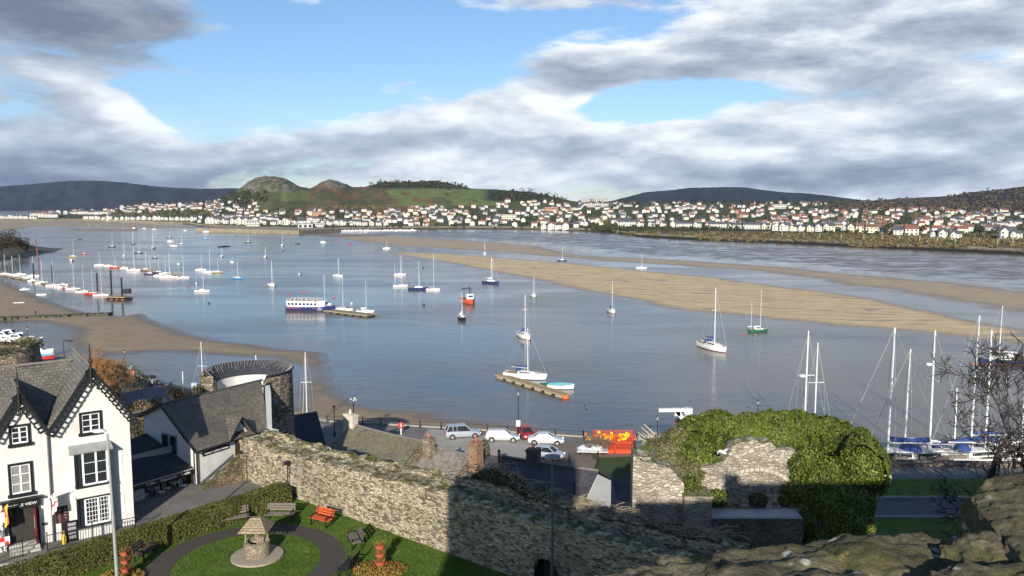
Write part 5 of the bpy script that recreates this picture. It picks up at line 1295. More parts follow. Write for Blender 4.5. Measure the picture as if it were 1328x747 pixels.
k.obox(wl(au-1.1, .9, 12), Vector((WD.x*2.2, WD.y*2.2, 0)), Vector((WN_.x*.1, WN_.y*.1, 0)), Vector((0, 0, atop-11.8)))
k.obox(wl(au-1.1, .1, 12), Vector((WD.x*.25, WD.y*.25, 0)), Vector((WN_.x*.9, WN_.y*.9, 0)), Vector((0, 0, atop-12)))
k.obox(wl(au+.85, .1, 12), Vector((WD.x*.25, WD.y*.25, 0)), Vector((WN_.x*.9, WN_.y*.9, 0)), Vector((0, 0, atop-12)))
k.build('doorway_recess', mat('doorway_shade', (.03, .026, .022), .9), t)  # recess lined in near black, its inner shade put into the colour
k = MB()
for i in range(13):
    a = PI*(i+.5)/13; r0, r1 = .80, 1.12; da = PI/13*.46
    P = [wl(au+r*aw/.85*math.cos(a+s*da), -.07, atop-.75+r*.9*math.sin(a+s*da)) for r, s in ((r0, -1), (r1, -1), (r1, 1), (r0, 1))]
    k.add(P+[p+Vector((WN_.x*.4, WN_.y*.4, 0)) for p in P], [(0, 1, 2, 3), (4, 7, 6, 5), (0, 4, 5, 1), (1, 5, 6, 2), (2, 6, 7, 3), (3, 7, 4, 0)])
k.build('arch_stones', stone_mat('arch_stone', [(.20, .17, .13), (.28, .24, .18)], (.14, .12, .09), 3, 1), t)
# plaque
h = hitp(391, 609, Vector((-3.8, 44.4, 0)), Vector((.617, .787, 0))); uu = (h.x-ends[0].x)*WD.x+(h.y-ends[0].y)*WD.y
MB().obox(wl(uu-.3, -.16, h.z-.25), Vector((WD.x*.6, WD.y*.6, 0)), Vector((WN_.x*.1, WN_.y*.1, 0)), Vector((0, 0, .5))).build('plaque', mat('plaque_grey', (.22, .20, .17), .7), t)
# floodlight post on wall
h = wpt(376.5, 600); uu = (h.x-ends[0].x)*WD.x+(h.y-ends[0].y)*WD.y
t2 = thing('floodlight', 'small dark floodlight on a thin post against the left end of the wall', 'floodlight', wl(uu, -.25, 13)); k = MB().tube([wl(uu, -.25, 13), wl(uu, -.25, h.z)], .04, 6); k.build('post', M_BLACK, t2); MB().box(wl(uu, -.3, h.z+.05), (.34, .22, .24), .5).build('lamp_head', M_BLACK, t2)
# climbing growth on the shaded outer parapet
M_IVYD = leaf_mat('dry_ivy', [(.03, .045, .012), (.05, .07, .02), (.11, .085, .05), (.16, .13, .09)], .7, .2, .1)
n = 15000; uu = RNG.uniform(ush+.3, ush+17, n); w_ = 1.75+RNG.random(n)*1.1; tz_ = np.interp(uu, U, topz)
bump = np.exp(-((uu-ush-2.2)/1.6)**2)*.9+.35*vnoise(uu*1.2, w_*1.5)
keep = vnoise(uu*.9+3, w_*2) > .28; uu, w_, tz_, bump = uu[keep], w_[keep], tz_[keep], bump[keep]; n = len(uu)
P = np.stack([ends[0].x+WD.x*uu+WN_.x*w_, ends[0].y+WD.y*uu+WN_.y*w_, tz_+.12+bump*RNG.random(n)**.5+.1], 1)
it = thing('wall_growth', 'tangle of dead stems and ivy along the shaded top of the town wall', 'climbing plant', tuple(P[0]))
leaves('foliage', P, np.tile([0, -.5, 1.], (n, 1)), .13, M_IVYD, it)
k = MB()
for i in range(420):
    u0 = random.uniform(ush+.3, ush+16); w0 = random.uniform(1.7, 2.8); z0 = float(np.interp(u0, U, topz))+.45+.9*math.exp(-((u0-ush-2.2)/1.6)**2)
    a = wl(u0, w0, z0); d = Vector((random.gauss(0, .5), random.gauss(0, .4), random.uniform(-.1, .3))); k.tube([a, a+d*.6+Vector((0, 0, .12)), a+d*1.2], .018, 3)
k.build('stems', mat('dead_stem', (.26, .21, .15), .9), it)

# ================================================================== castle we stand on (behind and below the camera)
M_CASTLE = stone_mat('castle_stone', [(.30, .27, .21), (.38, .34, .26), (.24, .21, .17)], (.22, .2, .16), 2, 1.7)
t = thing('castle', 'grey stone castle wall walk and towers the view is taken from', 'castle', (0, -4, 12))
MB().obox((-5, -6, 5), (21, 0, 0), (0, 7.2, 0), (0, 0, 26.4)).build('wall_walk', M_CASTLE, t)
MB().obox((-5, 1.2, 5), (5.1, 0, 0), (0, .8, 0), (0, 0, 26.9)).obox((.1, 1.2, 5), (14, 0, 0), (0, .8, 0), (0, 0, 26.86)).build('parapet', M_CASTLE, t)
k = MB(); k.obox((3.2, 1.2, 31.4), (3.2, 0, 0), (0, .8, 0), (0, 0, 1.0)); k.obox((6.4, .9, 31.4), (2.1, 0, 0), (0, .9, 0), (0, 0, 1.2)); k.obox((8.4, .8, 31.4), (.9, 0, 0), (0, 1, 0), (0, 0, 2.75)); k.obox((9.3, .8, 31.4), (10.5, 0, 0), (0, 1, 0), (0, 0, 2.2)); k.build('merlon', M_CASTLE, t)
k = MB(); k.obox((-8.5, -16, 5), (6.9, 0, 0), (0, 6, 0), (0, 0, 37.4)); k.build('left_tower', M_CASTLE, t)
k = MB(); k.obox((17.5, -8, 5), (34, 0, 0), (0, 7, 0), (0, 0, 32.0)); k.obox((51.5, -20, 5), (30, 0, 0), (0, 7, 0), (0, 0, 32)); k.build('right_tower', M_CASTLE, t)
# coping stones in front of the camera
from mathutils import noise as mnoise
m, nt, b = newmat('lichen_sandstone'); p_ = nt.n('ShaderNodeNewGeometry').outputs['Position']
c_ = nt.ramp(nt.noise(p_, 7, 9, .74), [(.3, (.045, .040, .026)), (.5, (.11, .098, .062)), (.7, (.21, .185, .12))])
c_ = nt.mix(1, c_, nt.ramp(nt.noise(p_, 90, 4, .7), [(.3, .65), (.7, 1.3)]), 'MULTIPLY')
c_ = nt.mix(nt.m('MULTIPLY', nt.mapr(nt.noise(p_, 3.1, 5, .6), .5, .62), .7), c_, (.085, .085, .03))
v_ = nt.n('ShaderNodeTexVoronoi'); nt.link(nt.scale(p_, (1, 1, 1)), v_.inputs['Vector']); v_.inputs['Scale'].default_value = 26
lm = nt.m('MULTIPLY', nt.mapr(nt.m('ADD', v_.outputs['Distance'], nt.m('MULTIPLY', nt.noise(p_, 60, 4, .7), .45)), .62, .42), nt.mapr(nt.noise(p_, 6.5, 4, .6), .53, .6))
c_ = nt.mix(nt.m('MULTIPLY', lm, .85), c_, (.42, .43, .38))
c_ = nt.mix(nt.m('MULTIPLY', nt.mapr(nt.noise(nt.scale(p_, (1, 1, 1), (4, 2, 7)), 9, 6, .7), .64, .70), .75), c_, (.42, .30, .08))
nt.link(c_, b.inputs['Base Color']); b.inputs['Roughness'].default_value = .95; b.inputs['Specular IOR Level'].default_value = .15
hh = nt.m('ADD', nt.noise(p_, 18, 8, .72), nt.m('MULTIPLY', nt.noise(p_, 120, 4, .7), .25))
nt.link(nt.bump(hh, 1, .016), b.inputs['Normal']); M_LICH = m
def boulder(c, d, rz, ry, seed, label, rx=0., amp=.02, cuts=64):
    bm = bmesh.new(); bmesh.ops.create_cube(bm, size=2); bmesh.ops.subdivide_edges(bm, edges=bm.edges, cuts=cuts, use_grid_fill=True)
    R_ = Matrix.Rotation(rz, 3, 'Z') @ Matrix.Rotation(ry, 3, 'Y') @ Matrix.Rotation(rx, 3, 'X'); rr = random.Random(seed); sq = 9.
    planes = []
    for i in range(26):
        n = Vector((rr.gauss(0, 1), rr.gauss(0, 1), rr.gauss(0, .8))).normalized()
        sup = abs(n.x)*d[0]/2+abs(n.y)*d[1]/2+abs(n.z)*d[2]/2; planes.append((n, sup*rr.uniform(.74, .93)))
    planes.append((Vector((rr.gauss(0, .10), rr.gauss(0, .10), 1)).normalized(), d[2]/2*.92))
    s = Vector((seed*7.1, seed*3.3, seed*1.7))
    for v in bm.verts:
        p = v.co; r = (abs(p.x)**sq+abs(p.y)**sq+abs(p.z)**sq)**(1/sq); p = p/r
        q = Vector((p.x*d[0]/2, p.y*d[1]/2, p.z*d[2]/2))
        wob = mnoise.fractal(q*9+s, .9, 2.1, 3)*.012
        for n, dd in planes:
            e = q.dot(n)-dd-wob
            if e > 0: q = q-n*e*.93
        n = p.normalized()
        f = mnoise.fractal(q*6+s, 1., 2.1, 5)*amp+mnoise.fractal(q*28+s, .8, 2.1, 5)*amp*.42
        f -= max(0, .05-abs(mnoise.noise(q*4.2+s*2)))*amp*9
        st = mnoise.noise(Vector((q.x*1.5, q.y*1.5, q.z*26))+s); f += st*amp*.5*(1-abs(n.z))
        v.co = R_ @ (q+n*f)
    me = bpy.data.meshes.new('coping_stone'); bm.to_mesh(me); bm.free(); me.materials.append(M_LICH)
    for pl in me.polygons: pl.use_smooth = True
    o = bpy.data.objects.new('coping_stone', me); COL.objects.link(o); c = Vector(c); o.location = c; ORG[o] = c
    return tag(o, label, 'stone', 'weathered stones on top of the parapet')
boulder((.30, 1.56, 32.05), (.40, .46, .27), .1, .02, 1, 'small lichen spotted stone at the left end of the parapet')
boulder((.43, 1.72, 32.06), (.17, .22, .26), .5, .0, 2, 'yellowish lump of stone behind the leftmost parapet stone')
boulder((.76, 1.66, 32.05), (.66, .52, .33), -.04, -.05, 3, 'long flat olive stone in the middle of the parapet')
boulder((1.07, 1.42, 32.09), (.56, .44, .36), .06, -.05, 4, 'front slab with white lichen and a dark cleft at its left end')
boulder((1.42, 1.78, 32.10), (.62, .56, .44), -.12, -.03, 5, 'highest stone at the right edge, with an overhanging left tip', -.06)
boulder((1.36, 1.36, 31.99), (.56, .46, .50), .2, .06, 6, 'rough stone with yellow lichen at the bottom right corner')
boulder((1.14, 1.70, 32.07), (.30, .34, .34), .5, 0, 7, 'wedged lichened stone between the front slab and the highest stone')
boulder((1.80, 1.70, 32.1), (.4, .6, .5), .2, 0, 8, 'large stone just outside the right edge of the picture')
boulder((.95, 1.62, 31.9), (.9, .6, .34), .0, 0, 9, 'dark bedding stone under the parapet coping')

# ================================================================== ivy tower
M_TOW = stone_mat('tower_stone', [(.40, .35, .27), (.32, .28, .22), (.46, .41, .33), (.27, .23, .18)], (.42, .38, .31), 3.4, 1.7, (.10, .13, .03), (.50, .48, .42), .05)
M_TOWD = stone_mat('tower_brickish', [(.16, .13, .10), (.20, .17, .13), (.13, .11, .09)], (.17, .15, .12), 4.5, 2)
t = thing('ruined_tower', 'ruined stone watchtower on the town wall, half covered in ivy', 'tower', (14, 44, 4))
def rough_wall(name, P, Q, th, z0, tops, mt, parent, step=.2, amp=.14):
    P, Q = Vector(P), Vector(Q); d = Q-P; L = d.length; d.normalize(); n = Vector((-d.y, d.x))
    U_ = np.arange(0, L+step, step); U_ = np.clip(U_, 0, L); tz = np.interp(U_/L, [a for a, b in tops], [b for a, b in tops])+(fbm(U_*2.3+P.x, U_*0+P.y, 3)-.5)*amp*2.5
    rw = []
    nf = 26
    for i in range(nf+1):
        z = z0+(tz-z0)*(i/nf); rw.append(((fbm(U_*2.2+P.x, z*2.5, 3)-.5)*amp, z))
    for f in (.3, .7): rw.append((U_*0+th*f, tz+(fbm(U_*3+f*9, U_*0+f, 3)-.5)*amp*1.5+.03))
    for i in range(5): rw.append((U_*0+th, tz-(tz-z0)*i/4))
    o_ = np.stack([a+0*U_ for a, b in rw]); z_ = np.stack([b+0*U_ for a, b in rw])
    X = P.x+d.x*U_[None]+n.x*o_; Y = P.y+d.y*U_[None]+n.y*o_
    V = np.stack([X, Y, z_], -1).reshape(-1, 3); idx = np.arange(len(rw)*len(U_)).reshape(len(rw), len(U_))
    Fq = np.stack([idx[:-1, :-1], idx[:-1, 1:], idx[1:, 1:], idx[1:, :-1]], -1).reshape(-1, 4)
    # end caps
    K = len(rw)
    caps = []
    for j in (0, len(U_)-1):
        for i in range(nf):
            # pair front row i with matching back height
            caps.append((idx[i, j], idx[i+1, j], idx[min(K-1, nf+3+int((1-(i+1)/nf)*4)), j], idx[min(K-1, nf+3+int((1-i/nf)*4)), j]))
    Fq = np.concatenate([Fq, np.array(caps)])
    return fastmesh(name, V, Fq, mt, None, None, (0, 0, 0), False, parent)
rough_wall('stub_wall', (6.7, 43.2), (9.5, 43.0), 1.5, 4, [(0, 19.15), (.15, 18.9), (.5, 18.6), (.75, 18.4), (1, 17.6)], M_TOW, t)
rough_wall('side_wall', (8.4, 49.2), (6.75, 43.6), 1.0, 4, [(0, 18.4), (.6, 18.8), (1, 19.0)], M_TOW, t)
k = MB(); k.obox((9.45, 42.5, 4), (1.5, 0, 0), (0, 1.5, 0), (0, 0, 13.0)); k.obox((9.4, 42.45, 16.96), (1.6, 0, 0), (0, 1.6, 0), (0, 0, .12)); k.build('pillar', stone_mat('pillar_stone', [(.34, .30, .23), (.40, .35, .27), (.30, .26, .2)], (.36, .32, .26), 2.6, 2.2, (.12, .13, .04)), t)
k = MB(); k.obox((10.95, 42.4, 4), (5.0, 0, 0), (0, 1.1, 0), (0, 0, 11.85)); k.build('front_wall', M_TOWD, t)
k = MB(); k.obox((10.95, 42.36, 15.86), (4.9, 0, 0), (0, 1.2, 0), (0, 0, .1)); k.build('lead_ledge', mat('lead_ledge', (.36, .38, .40), .5, .25, 3), t)
for x, z, w, h in ((11.25, 12.6, .95, 1.15), (13.6, 13.1, 1.3, .75)): MB().obox((x, 42.385, z), (w, 0, 0), (0, .05, 0), (0, 0, h)).build('opening_shade_panel', mat('opening_shade', (.008, .008, .008), .9), t)  # black panels on the wall face, painting the dark of unlit openings
k = MB(); k.obox((10.95, 43.5, 8), (5.4, 0, 0), (0, 1.6, 0), (0, 0, 8.0)); k.build('inner_floor', M_TOW, t)
rough_wall('arch_wall', (10.9, 45.0), (17.2, 45.0), 1.1, 12, [(0, 17.9), (.12, 18.1), (.24, 18.3), (.27, 19.25), (.45, 19.45), (.62, 19.3), (.72, 18.9), (.85, 18.9), (1, 18.6)], M_TOW, t)
k = MB()
for i in range(21):
    a = PI*(.10+.80*(i+.5)/21); da = PI*.8/21*.44
    P = [Vector((14.1+r*1.06*math.cos(a+s*da), 44.88, 15.75+r*.88*math.sin(a+s*da))) for r, s in ((2.2, -1), (2.42, -1), (2.42, 1), (2.2, 1))]
    k.add(P+[p+Vector((0, .25, 0)) for p in P], [(0, 1, 2, 3), (4, 7, 6, 5), (0, 4, 5, 1), (1, 5, 6, 2), (2, 6, 7, 3), (3, 7, 4, 0)])
k.build('relieving_arch', mat('arch_pale', (.40, .36, .29), .9, .2, 4), t)
k = MB(); 
for i in range(60):
    k.ball((random.uniform(11.2, 16.2), random.uniform(43.9, 44.8), 16.0+random.uniform(0, .25)), random.uniform(.12, .34), 6, sc=(1.2, 1, .8))
k.build('fallen_stones', M_TOW, t)
# back and right ring of masonry behind the ivy
k = MB()
k.lathe([(5.0, 4), (5.0, 18.4), (4.0, 18.4), (4.0, 12)], (15.6, 46.2, 0), 40, a0=-.55, a1=PI*.98); k.build('ring_wall', M_TOW, t)
M_IVY = leaf_mat('ivy_leaf', [(.02, .035, .008), (.075, .11, .014), (.13, .165, .022), (.21, .22, .045)], .5, .3, .2)
M_IVYC = mat('ivy_core', (.03, .048, .012), .95, .8, 9, bump=.12, bs=8)
def ivy_shell(fn, n, size, parent, tilt=.5, core=None, name='foliage'):
    P, N = fn(n); leaves(name, P, N, size, M_IVY, parent, tilt=tilt, lift=.03)
def rim(n):
    th = RNG.uniform(-.55, PI*1.0, n); ph = RNG.uniform(-.9, PI+.6, n)
    R0, r = 4.75, .85+.5*vnoise(th*4, ph*1.3)+.35*vnoise(th*12, ph*4)
    zc = 18.15+.15*np.sin(th*2.3+.5)
    d = np.cos(ph)
    rr = R0+r*d; z = zc+r*1.15*np.sin(ph)
    P = np.stack([15.6+rr*np.cos(th), 46.2+rr*np.sin(th), z], 1); N = np.stack([np.cos(th)*d, np.sin(th)*d, np.sin(ph)], 1); return P, N
def colm(n):       # the mass hanging over the right front of the tower
    th = RNG.uniform(-PI, PI, n); f = RNG.random(n)
    cx, cy = 18.2, 45.2; rx, ry = 2.65, 2.5
    z = 7+f*11.3; cap = np.clip((18.35-z)/1.6, 0, 1)**.5
    b_ = 1+.26*(fbm(th*2.2+5, z*.45, 4)-.5)*2
    x = cx+rx*cap*b_*np.cos(th); y = cy+ry*cap*b_*np.sin(th)
    return np.stack([x, y, z], 1), np.stack([np.cos(th), np.sin(th), .5*(1-cap)+.15], 1)
def lobes(L, n):
    P, N = [], []
    w = np.array([l[3]*(l[4]+l[3]*.5) for l in L]); w /= w.sum()
    for (x, y, z, rx, rz), q in zip(L, w):
        m_ = int(n*q); v = RNG.normal(0, 1, (m_, 3)); v /= np.linalg.norm(v, axis=1)[:, None]; s = .86+.22*RNG.random((m_, 1))+.22*(fbm(v[:, 0]*3+x*3, v[:, 2]*3+y*3+v[:, 1]*2, 3)[:, None]-.5)+.12*(RNG.random((m_, 1))>.97)
        P.append(np.array([x, y, z])+v*s*[rx, rx*.9, rz]); N.append(v)
    return np.concatenate(P), np.concatenate(N)
iv = thing('ivy', 'bright green ivy spilling over the top and right side of the ruined tower', 'ivy', (17, 46, 8))
ivy_shell(rim, 50000, .15, iv, .7)
ivy_shell(colm, 60000, .15, iv, .7)
RL = [(19.75, 43.95, 18.1, 1.1, 1.2), (10.95, 46.3, 18.2, 1.1, 1.2), (19.9, 47.6, 16.4, 1.9, 2.2), (19.4, 44.8, 17.2, 1.6, 1.4), (20.2, 47.8, 11, 1.6, 5.), (17.6, 44.2, 16.6, 1.3, 1.7), (16.8, 44.0, 15.2, 1.0, 1.3), (12.4, 47.2, 18.0, 1.3, 1.2), (11.6, 46.4, 17.5, .9, .9), (17.0, 45.2, 18.0, 1.1, 1.0)]
ivy_shell(lambda n: lobes(RL, n), 80000, .155, iv, .7)
k = MB(); k.lathe([(1.6, 6), (2.15, 12), (2.15, 16.8), (1.5, 17.8), (.2, 18.1)], (18.2, 45.2, 0), 22, sc=(1.08, 1.0))
for x, y, z, rx, rz in RL: k.ball((x, y, z), rx*.86, 14, sc=(1, .9, rz/rx))
for i in range(2, 20):
    th = -.5+3.6*i/21; k.ball((15.6+4.75*math.cos(th), 46.2+4.75*math.sin(th), 18.3), .92, 10)
k.build('stems', M_IVYC, iv, smooth=True)
k = MB()
for i in range(260):
    th = random.uniform(-.5, 3.1); q = Vector((15.6+4.9*math.cos(th), 46.2+4.9*math.sin(th), 19.0)); d = Vector((random.gauss(0, .3), random.gauss(0, .3), random.uniform(.05, .6))); k.tube([q, q+d*.5, q+d], [.02, .014, .008], 3)
    th = random.uniform(-2.6, .4); z = random.uniform(9, 17.5); q = Vector((18.2+2.55*math.cos(th), 45.2+2.4*math.sin(th), z)); d = Vector((math.cos(th)*.25, math.sin(th)*.25, -random.uniform(.1, .5))); k.tube([q, q+d*.5, q+d], [.02, .014, .008], 3)
k.build('trailing_stems', mat('dead_stem', (.26, .21, .15), .9), iv)
# olive shrub on the left of the tower top
sh_ = thing('shrub', 'grey olive shrub growing on the left of the tower top', 'shrub', (9.2, 46.5, 16.5))
SL = [(9.1, 46.6, 17.9, 1.3, 1.15), (10.2, 47.2, 18.4, 1.2, 1.2), (8.3, 46.0, 17.3, .9, .8), (9.6, 45.2, 17.2, .9, .7), (10.6, 45.6, 17.4, .8, .8)]
P, N = lobes(SL, 26000); leaves('foliage', P, N, .17, leaf_mat('olive_leaf', [(.07, .075, .03), (.13, .125, .055), (.20, .18, .09)], .7, .2, .15), sh_)
k = MB()
for x, y, z, rx, rz in SL: k.ball((x, y, z), rx*.8, 12, sc=(1, .9, rz/rx))
k.build('stems', M_IVYC, sh_, smooth=True)
for i, (x, y, z, r, lb) in enumerate([(13.9, 43.9, 16.3, .5, 'small dark bush on the ledge in the middle of the tower'), (15.4, 43.9, 16.3, .38, 'small green bush at the right of the tower ledge'), (11.6, 44.0, 16.4, .6, 'yellow green moss bush at the left of the tower ledge'), (8.1, 42.9, 15.0, .55, 'green fern clump at the foot of the lit tower stub'), (10.0, 43.6, 17.35, .6, 'green clump over the top of the tower pillar')]):
    P, N = lobes([(x, y, z, r, r*.8)], 900); tag(leaves('fern_clump', P, N, .12, M_IVY if i != 0 else M_IVYD, loc=(x, y, z)), lb, 'plant', 'plants growing on the ruined tower')
# gulls
def gull(p, rz, label, fly=True):
    t = thing('gull', label, 'gull', p, 'white gulls'); x, y = axes(rz); k = MB()
    k.v = []; k.tube([p-x*.28, p-x*.12+Vector((0, 0, .02)), p+x*.1+Vector((0, 0, .03)), p+x*.25+Vector((0, 0, .03)), p+x*.33+Vector((0, 0, .02))], [.02, .08, .10, .06, .02], 8)
    k.build('body', M_WHITE, t, smooth=True)
    for s in (-1, 1):
        k = MB(); k.add([p+x*.12, p-x*.1, p-x*.12+y*s*.38+Vector((0, 0, .15)), p+x*.06+y*s*.38+Vector((0, 0, .16)), p-x*.2+y*s*.7+Vector((0, 0, .06))], [(0, 3, 2, 1), (3, 4, 2)]); k.build('wing', mat('gull_wing', (.6, .62, .64), .7), t)
gull(Vector((11.6, 45.4, 19.0))+Vector((.3, -1.2, 0)), 2.2, 'white gull over the green ivy left of the tower arch')
gull(atY(1147, 617, 44), .4, 'white gull gliding at the right side of the ivy tower')

rough_wall('sloping_wall', (-21.9, 54.0), (-18.3, 57.8), 1.2, 11.5, [(0, 12.75), (.3, 13.3), (.6, 14.2), (.85, 15.1), (1, 15.6)], stone_mat('bank_stone', [(.20, .15, .10), (.28, .22, .15), (.15, .12, .08), (.24, .18, .12)], (.12, .10, .07), 3.4, 1.6, (.06, .07, .02)), None)
tag(bpy.data.objects['sloping_wall'], 'rough brown rubble wall climbing beside the white coffee house', 'wall')
# ================================================================== white pub with two gables
M_RENDER = mat('limewash', (.60, .595, .565), .85, .12, 1.6, bump=.012, bs=7, grime=(.50, .49, .45))
M_SLATE = slate_mat('pub_slate', (.11, .10, .085), (.17, .155, .13), (.14, .13, .07), .42)
M_SLATEB = slate_mat('cafe_slate', (.10, .088, .072), (.15, .13, .105), (.15, .12, .07), .45)
M_SLATED = slate_mat('dark_slate', (.030, .032, .040), (.046, .05, .06), None, rough=.75)
M_SLATEP = slate_mat('purple_slate', (.055, .050, .060), (.082, .074, .084), None, rough=.6)  # colour kept extra dark in place of shade missing on the roof's right end
M_SLATEM = slate_mat('mossy_slate', (.16, .14, .115), (.10, .092, .08), (.17, .165, .07), .55, .4, .28)
M_SLATEL = slate_mat('lichened_slate', (.25, .225, .19), (.15, .135, .12), (.30, .28, .22), .5, .4, .28)
M_LEAD = mat('lead_flashing', (.30, .30, .29), .5, .2)
PO = Vector((-23.69, 48.61, 13.0)); PU = Vector((-.81, -.586, 0)).normalized(); PNn = Vector((-PU.y, PU.x, 0)); PNn = PNn if PNn.y < 0 else -PNn
def pb(u, w, z): return PO+PU*u-PNn*w+Vector((0, 0, z-13.0))      # w runs into the building
pub = thing('pub', 'white pub with two black trimmed gables and a two storey bay window', 'building', PO)
Ut, Zr, Zl = 2.05, 23.25, 22.2
k = MB(); 
front = [(0, 12.5), (0, 20.05), (Ut, 23.15), (4.45, 19.9), (5.78, 22.05), (7.15, 19.9), (11, 19.9), (11, 12.5)]
n = len(front); D_ = 6.6
k.add([pb(u, 0, z) for u, z in front]+[pb(u, D_, z) for u, z in front], [tuple(range(n)), tuple(range(2*n-1, n-1, -1))]+[(i, (i+1) % n, (i+1) % n+n, i+n) for i in range(n)]); k.build('wall', M_RENDER, pub)
def slope(name, pts, mt, parent, t_=.12): return MB().slab(pts, t_).build(name, mt, parent)
o = .42
def gable_roof(u0, um, u1, ze, zm, w0, w1, z1=None):
    e0 = ze
    slope('roof', [pb(u0, w0, e0), pb(um, w0, zm), pb(um, w1, zm), pb(u0, w1, e0)], M_SLATE, pub)
    slope('roof', [pb(u1, w0, z1 if z1 else e0), pb(um, w0, zm), pb(um, w1, zm), pb(u1, w1, z1 if z1 else e0)], M_SLATE, pub)
gable_roof(-.42, Ut, 4.47, 19.62, Zr+.12, -.45, 6.8, 20.05)
gable_roof(4.45, 5.78, 7.3, 19.95, Zl+.1, -.45, 3.6, 19.75)
mr = hitp(0, 478.6, pb(0, 4.2, 13), PNn); mrz = mr.z
slope('roof', [pb(4.3, .9, 19.95), pb(12, .9, 19.95), pb(12, 4.3, 22.9), pb(2.4, 4.3, 22.9)], M_SLATE, pub)
slope('roof', [pb(2.4, 4.3, 22.9), pb(12, 4.3, 22.9), pb(12, 7.2, 20.0), pb(4.0, 7.2, 20.0)], M_SLATE, pub)
k = MB(); k.tube([pb(Ut, -.45, Zr+.2), pb(Ut, 6.8, Zr+.2)], .09, 6); k.tube([pb(5.78, -.45, Zl+.2), pb(5.78, 3.4, Zl+.2)], .09, 6); k.tube([pb(2.5, 4.3, 23.05), pb(12, 4.3, 23.05)], .09, 6); k.build('ridge_tiles', mat('ridge_clay', (.17, .15, .13), .8), pub)
# pierced bargeboards
def barge(ua, za, ub, zb, name='bargeboard'):
    a, b = Vector((ua, za)), Vector((ub, zb)); L = (b-a).length; d = (b-a)/L; nn = Vector((-d.y, d.x)); nn = nn if nn.y < 0 else -nn
    k = MB(); w = -.47
    def q(s, t): p = a+d*s+nn*t; return pb(p.x, w, p.y)
    def band(t0, t1, s0=0, s1=L): k.obox(q(s0, t0), q(s1, t0)-q(s0, t0), -PNn*.06, q(s0, t1)-q(s0, t0))
    band(-.06, .10); band(.34, .42)
    N_ = int(L/.34)
    for i in range(N_+1):
        s = min(L-.12, i*L/N_); band(.10, .34, s, s+.13)
    for i in range(N_):
        s = (i+.5)*L/N_+.06; k.obox(q(s-.05, .42), q(s+.05, .42)-q(s-.05, .42), -PNn*.06, q(s, .46)-q(s, .42))
    return k.build(name, M_BLACK, pub)
barge(Ut, Zr+.05, -.45, 19.6); barge(Ut, Zr+.05, 4.5, 19.6); barge(5.78, Zl+.05, 4.45, 19.9); barge(5.78, Zl+.05, 7.35, 19.7)
for u, z in ((Ut, Zr), (5.78, Zl)):
    k = MB(); k.tube([pb(u, -.5, z-1.15), pb(u, -.5, z+.2), pb(u, -.5, z+1.5)], [.07, .08, .02], 8); k.ball(pb(u, -.5, z+.45), .12, 8); k.ball(pb(u, -.5, z-1.1), .1, 8); k.build('finial', M_BLACK, pub)
def fbox(k, u0, u1, z0, z1, w0, w1, mi=0): k.obox(pb(u0, w0, z0), PU*(u1-u0), -PNn*(w1-w0), Vector((0, 0, z1-z0)), mi)
M_CURT = mat('net_curtain', (.20, .20, .19), .8, .2)
def window(u0, u1, z0, z1, nx=2, nz=3, w=0., par=pub, sur=.13, glass=None):
    k = MB(); s = sur
    fbox(k, u0-s, u0, z0-s, z1+s, w-.09, w+.02); fbox(k, u1, u1+s, z0-s, z1+s, w-.09, w+.02); fbox(k, u0, u1, z1, z1+s, w-.09, w+.02); fbox(k, u0-s*1.6, u1+s*1.6, z0-s-.05, z0, w-.16, w+.02)
    f = k.build('window', M_BLACK, par); ORG[f] = ORG[par]
    g = MB(); fbox(g, u0, u1, z0, z1, w-.012, w+.0); g.build('glass', glass or M_PANE, f)
    k = MB(); t_ = .055
    fbox(k, u0, u0+t_, z0, z1, w-.05, w-.015); fbox(k, u1-t_, u1, z0, z1, w-.05, w-.015); fbox(k, u0+t_, u1-t_, z0, z0+t_*1.4, w-.05, w-.015); fbox(k, u0+t_, u1-t_, z1-t_, z1, w-.05, w-.015)
    for i in range(1, nx): c = u0+(u1-u0)*i/nx; fbox(k, c-.045, c+.045, z0+t_, z1-t_, w-.048, w-.014)
    for j in range(1, nz): c = z0+(z1-z0)*j/nz; fbox(k, u0+t_, u1-t_, c-.018, c+.018, w-.045, w-.013)
    k.build('sash', M_WHITE, f); return f
window(1.66, 2.62, 19.3, 20.42); window(5.42, 6.22, 19.25, 20.22); window(5.42, 6.38, 16.3, 17.98, glass=M_CURT); window(8.4, 9.4, 16.3, 17.98); window(8.4, 9.3, 19.2, 20.0)
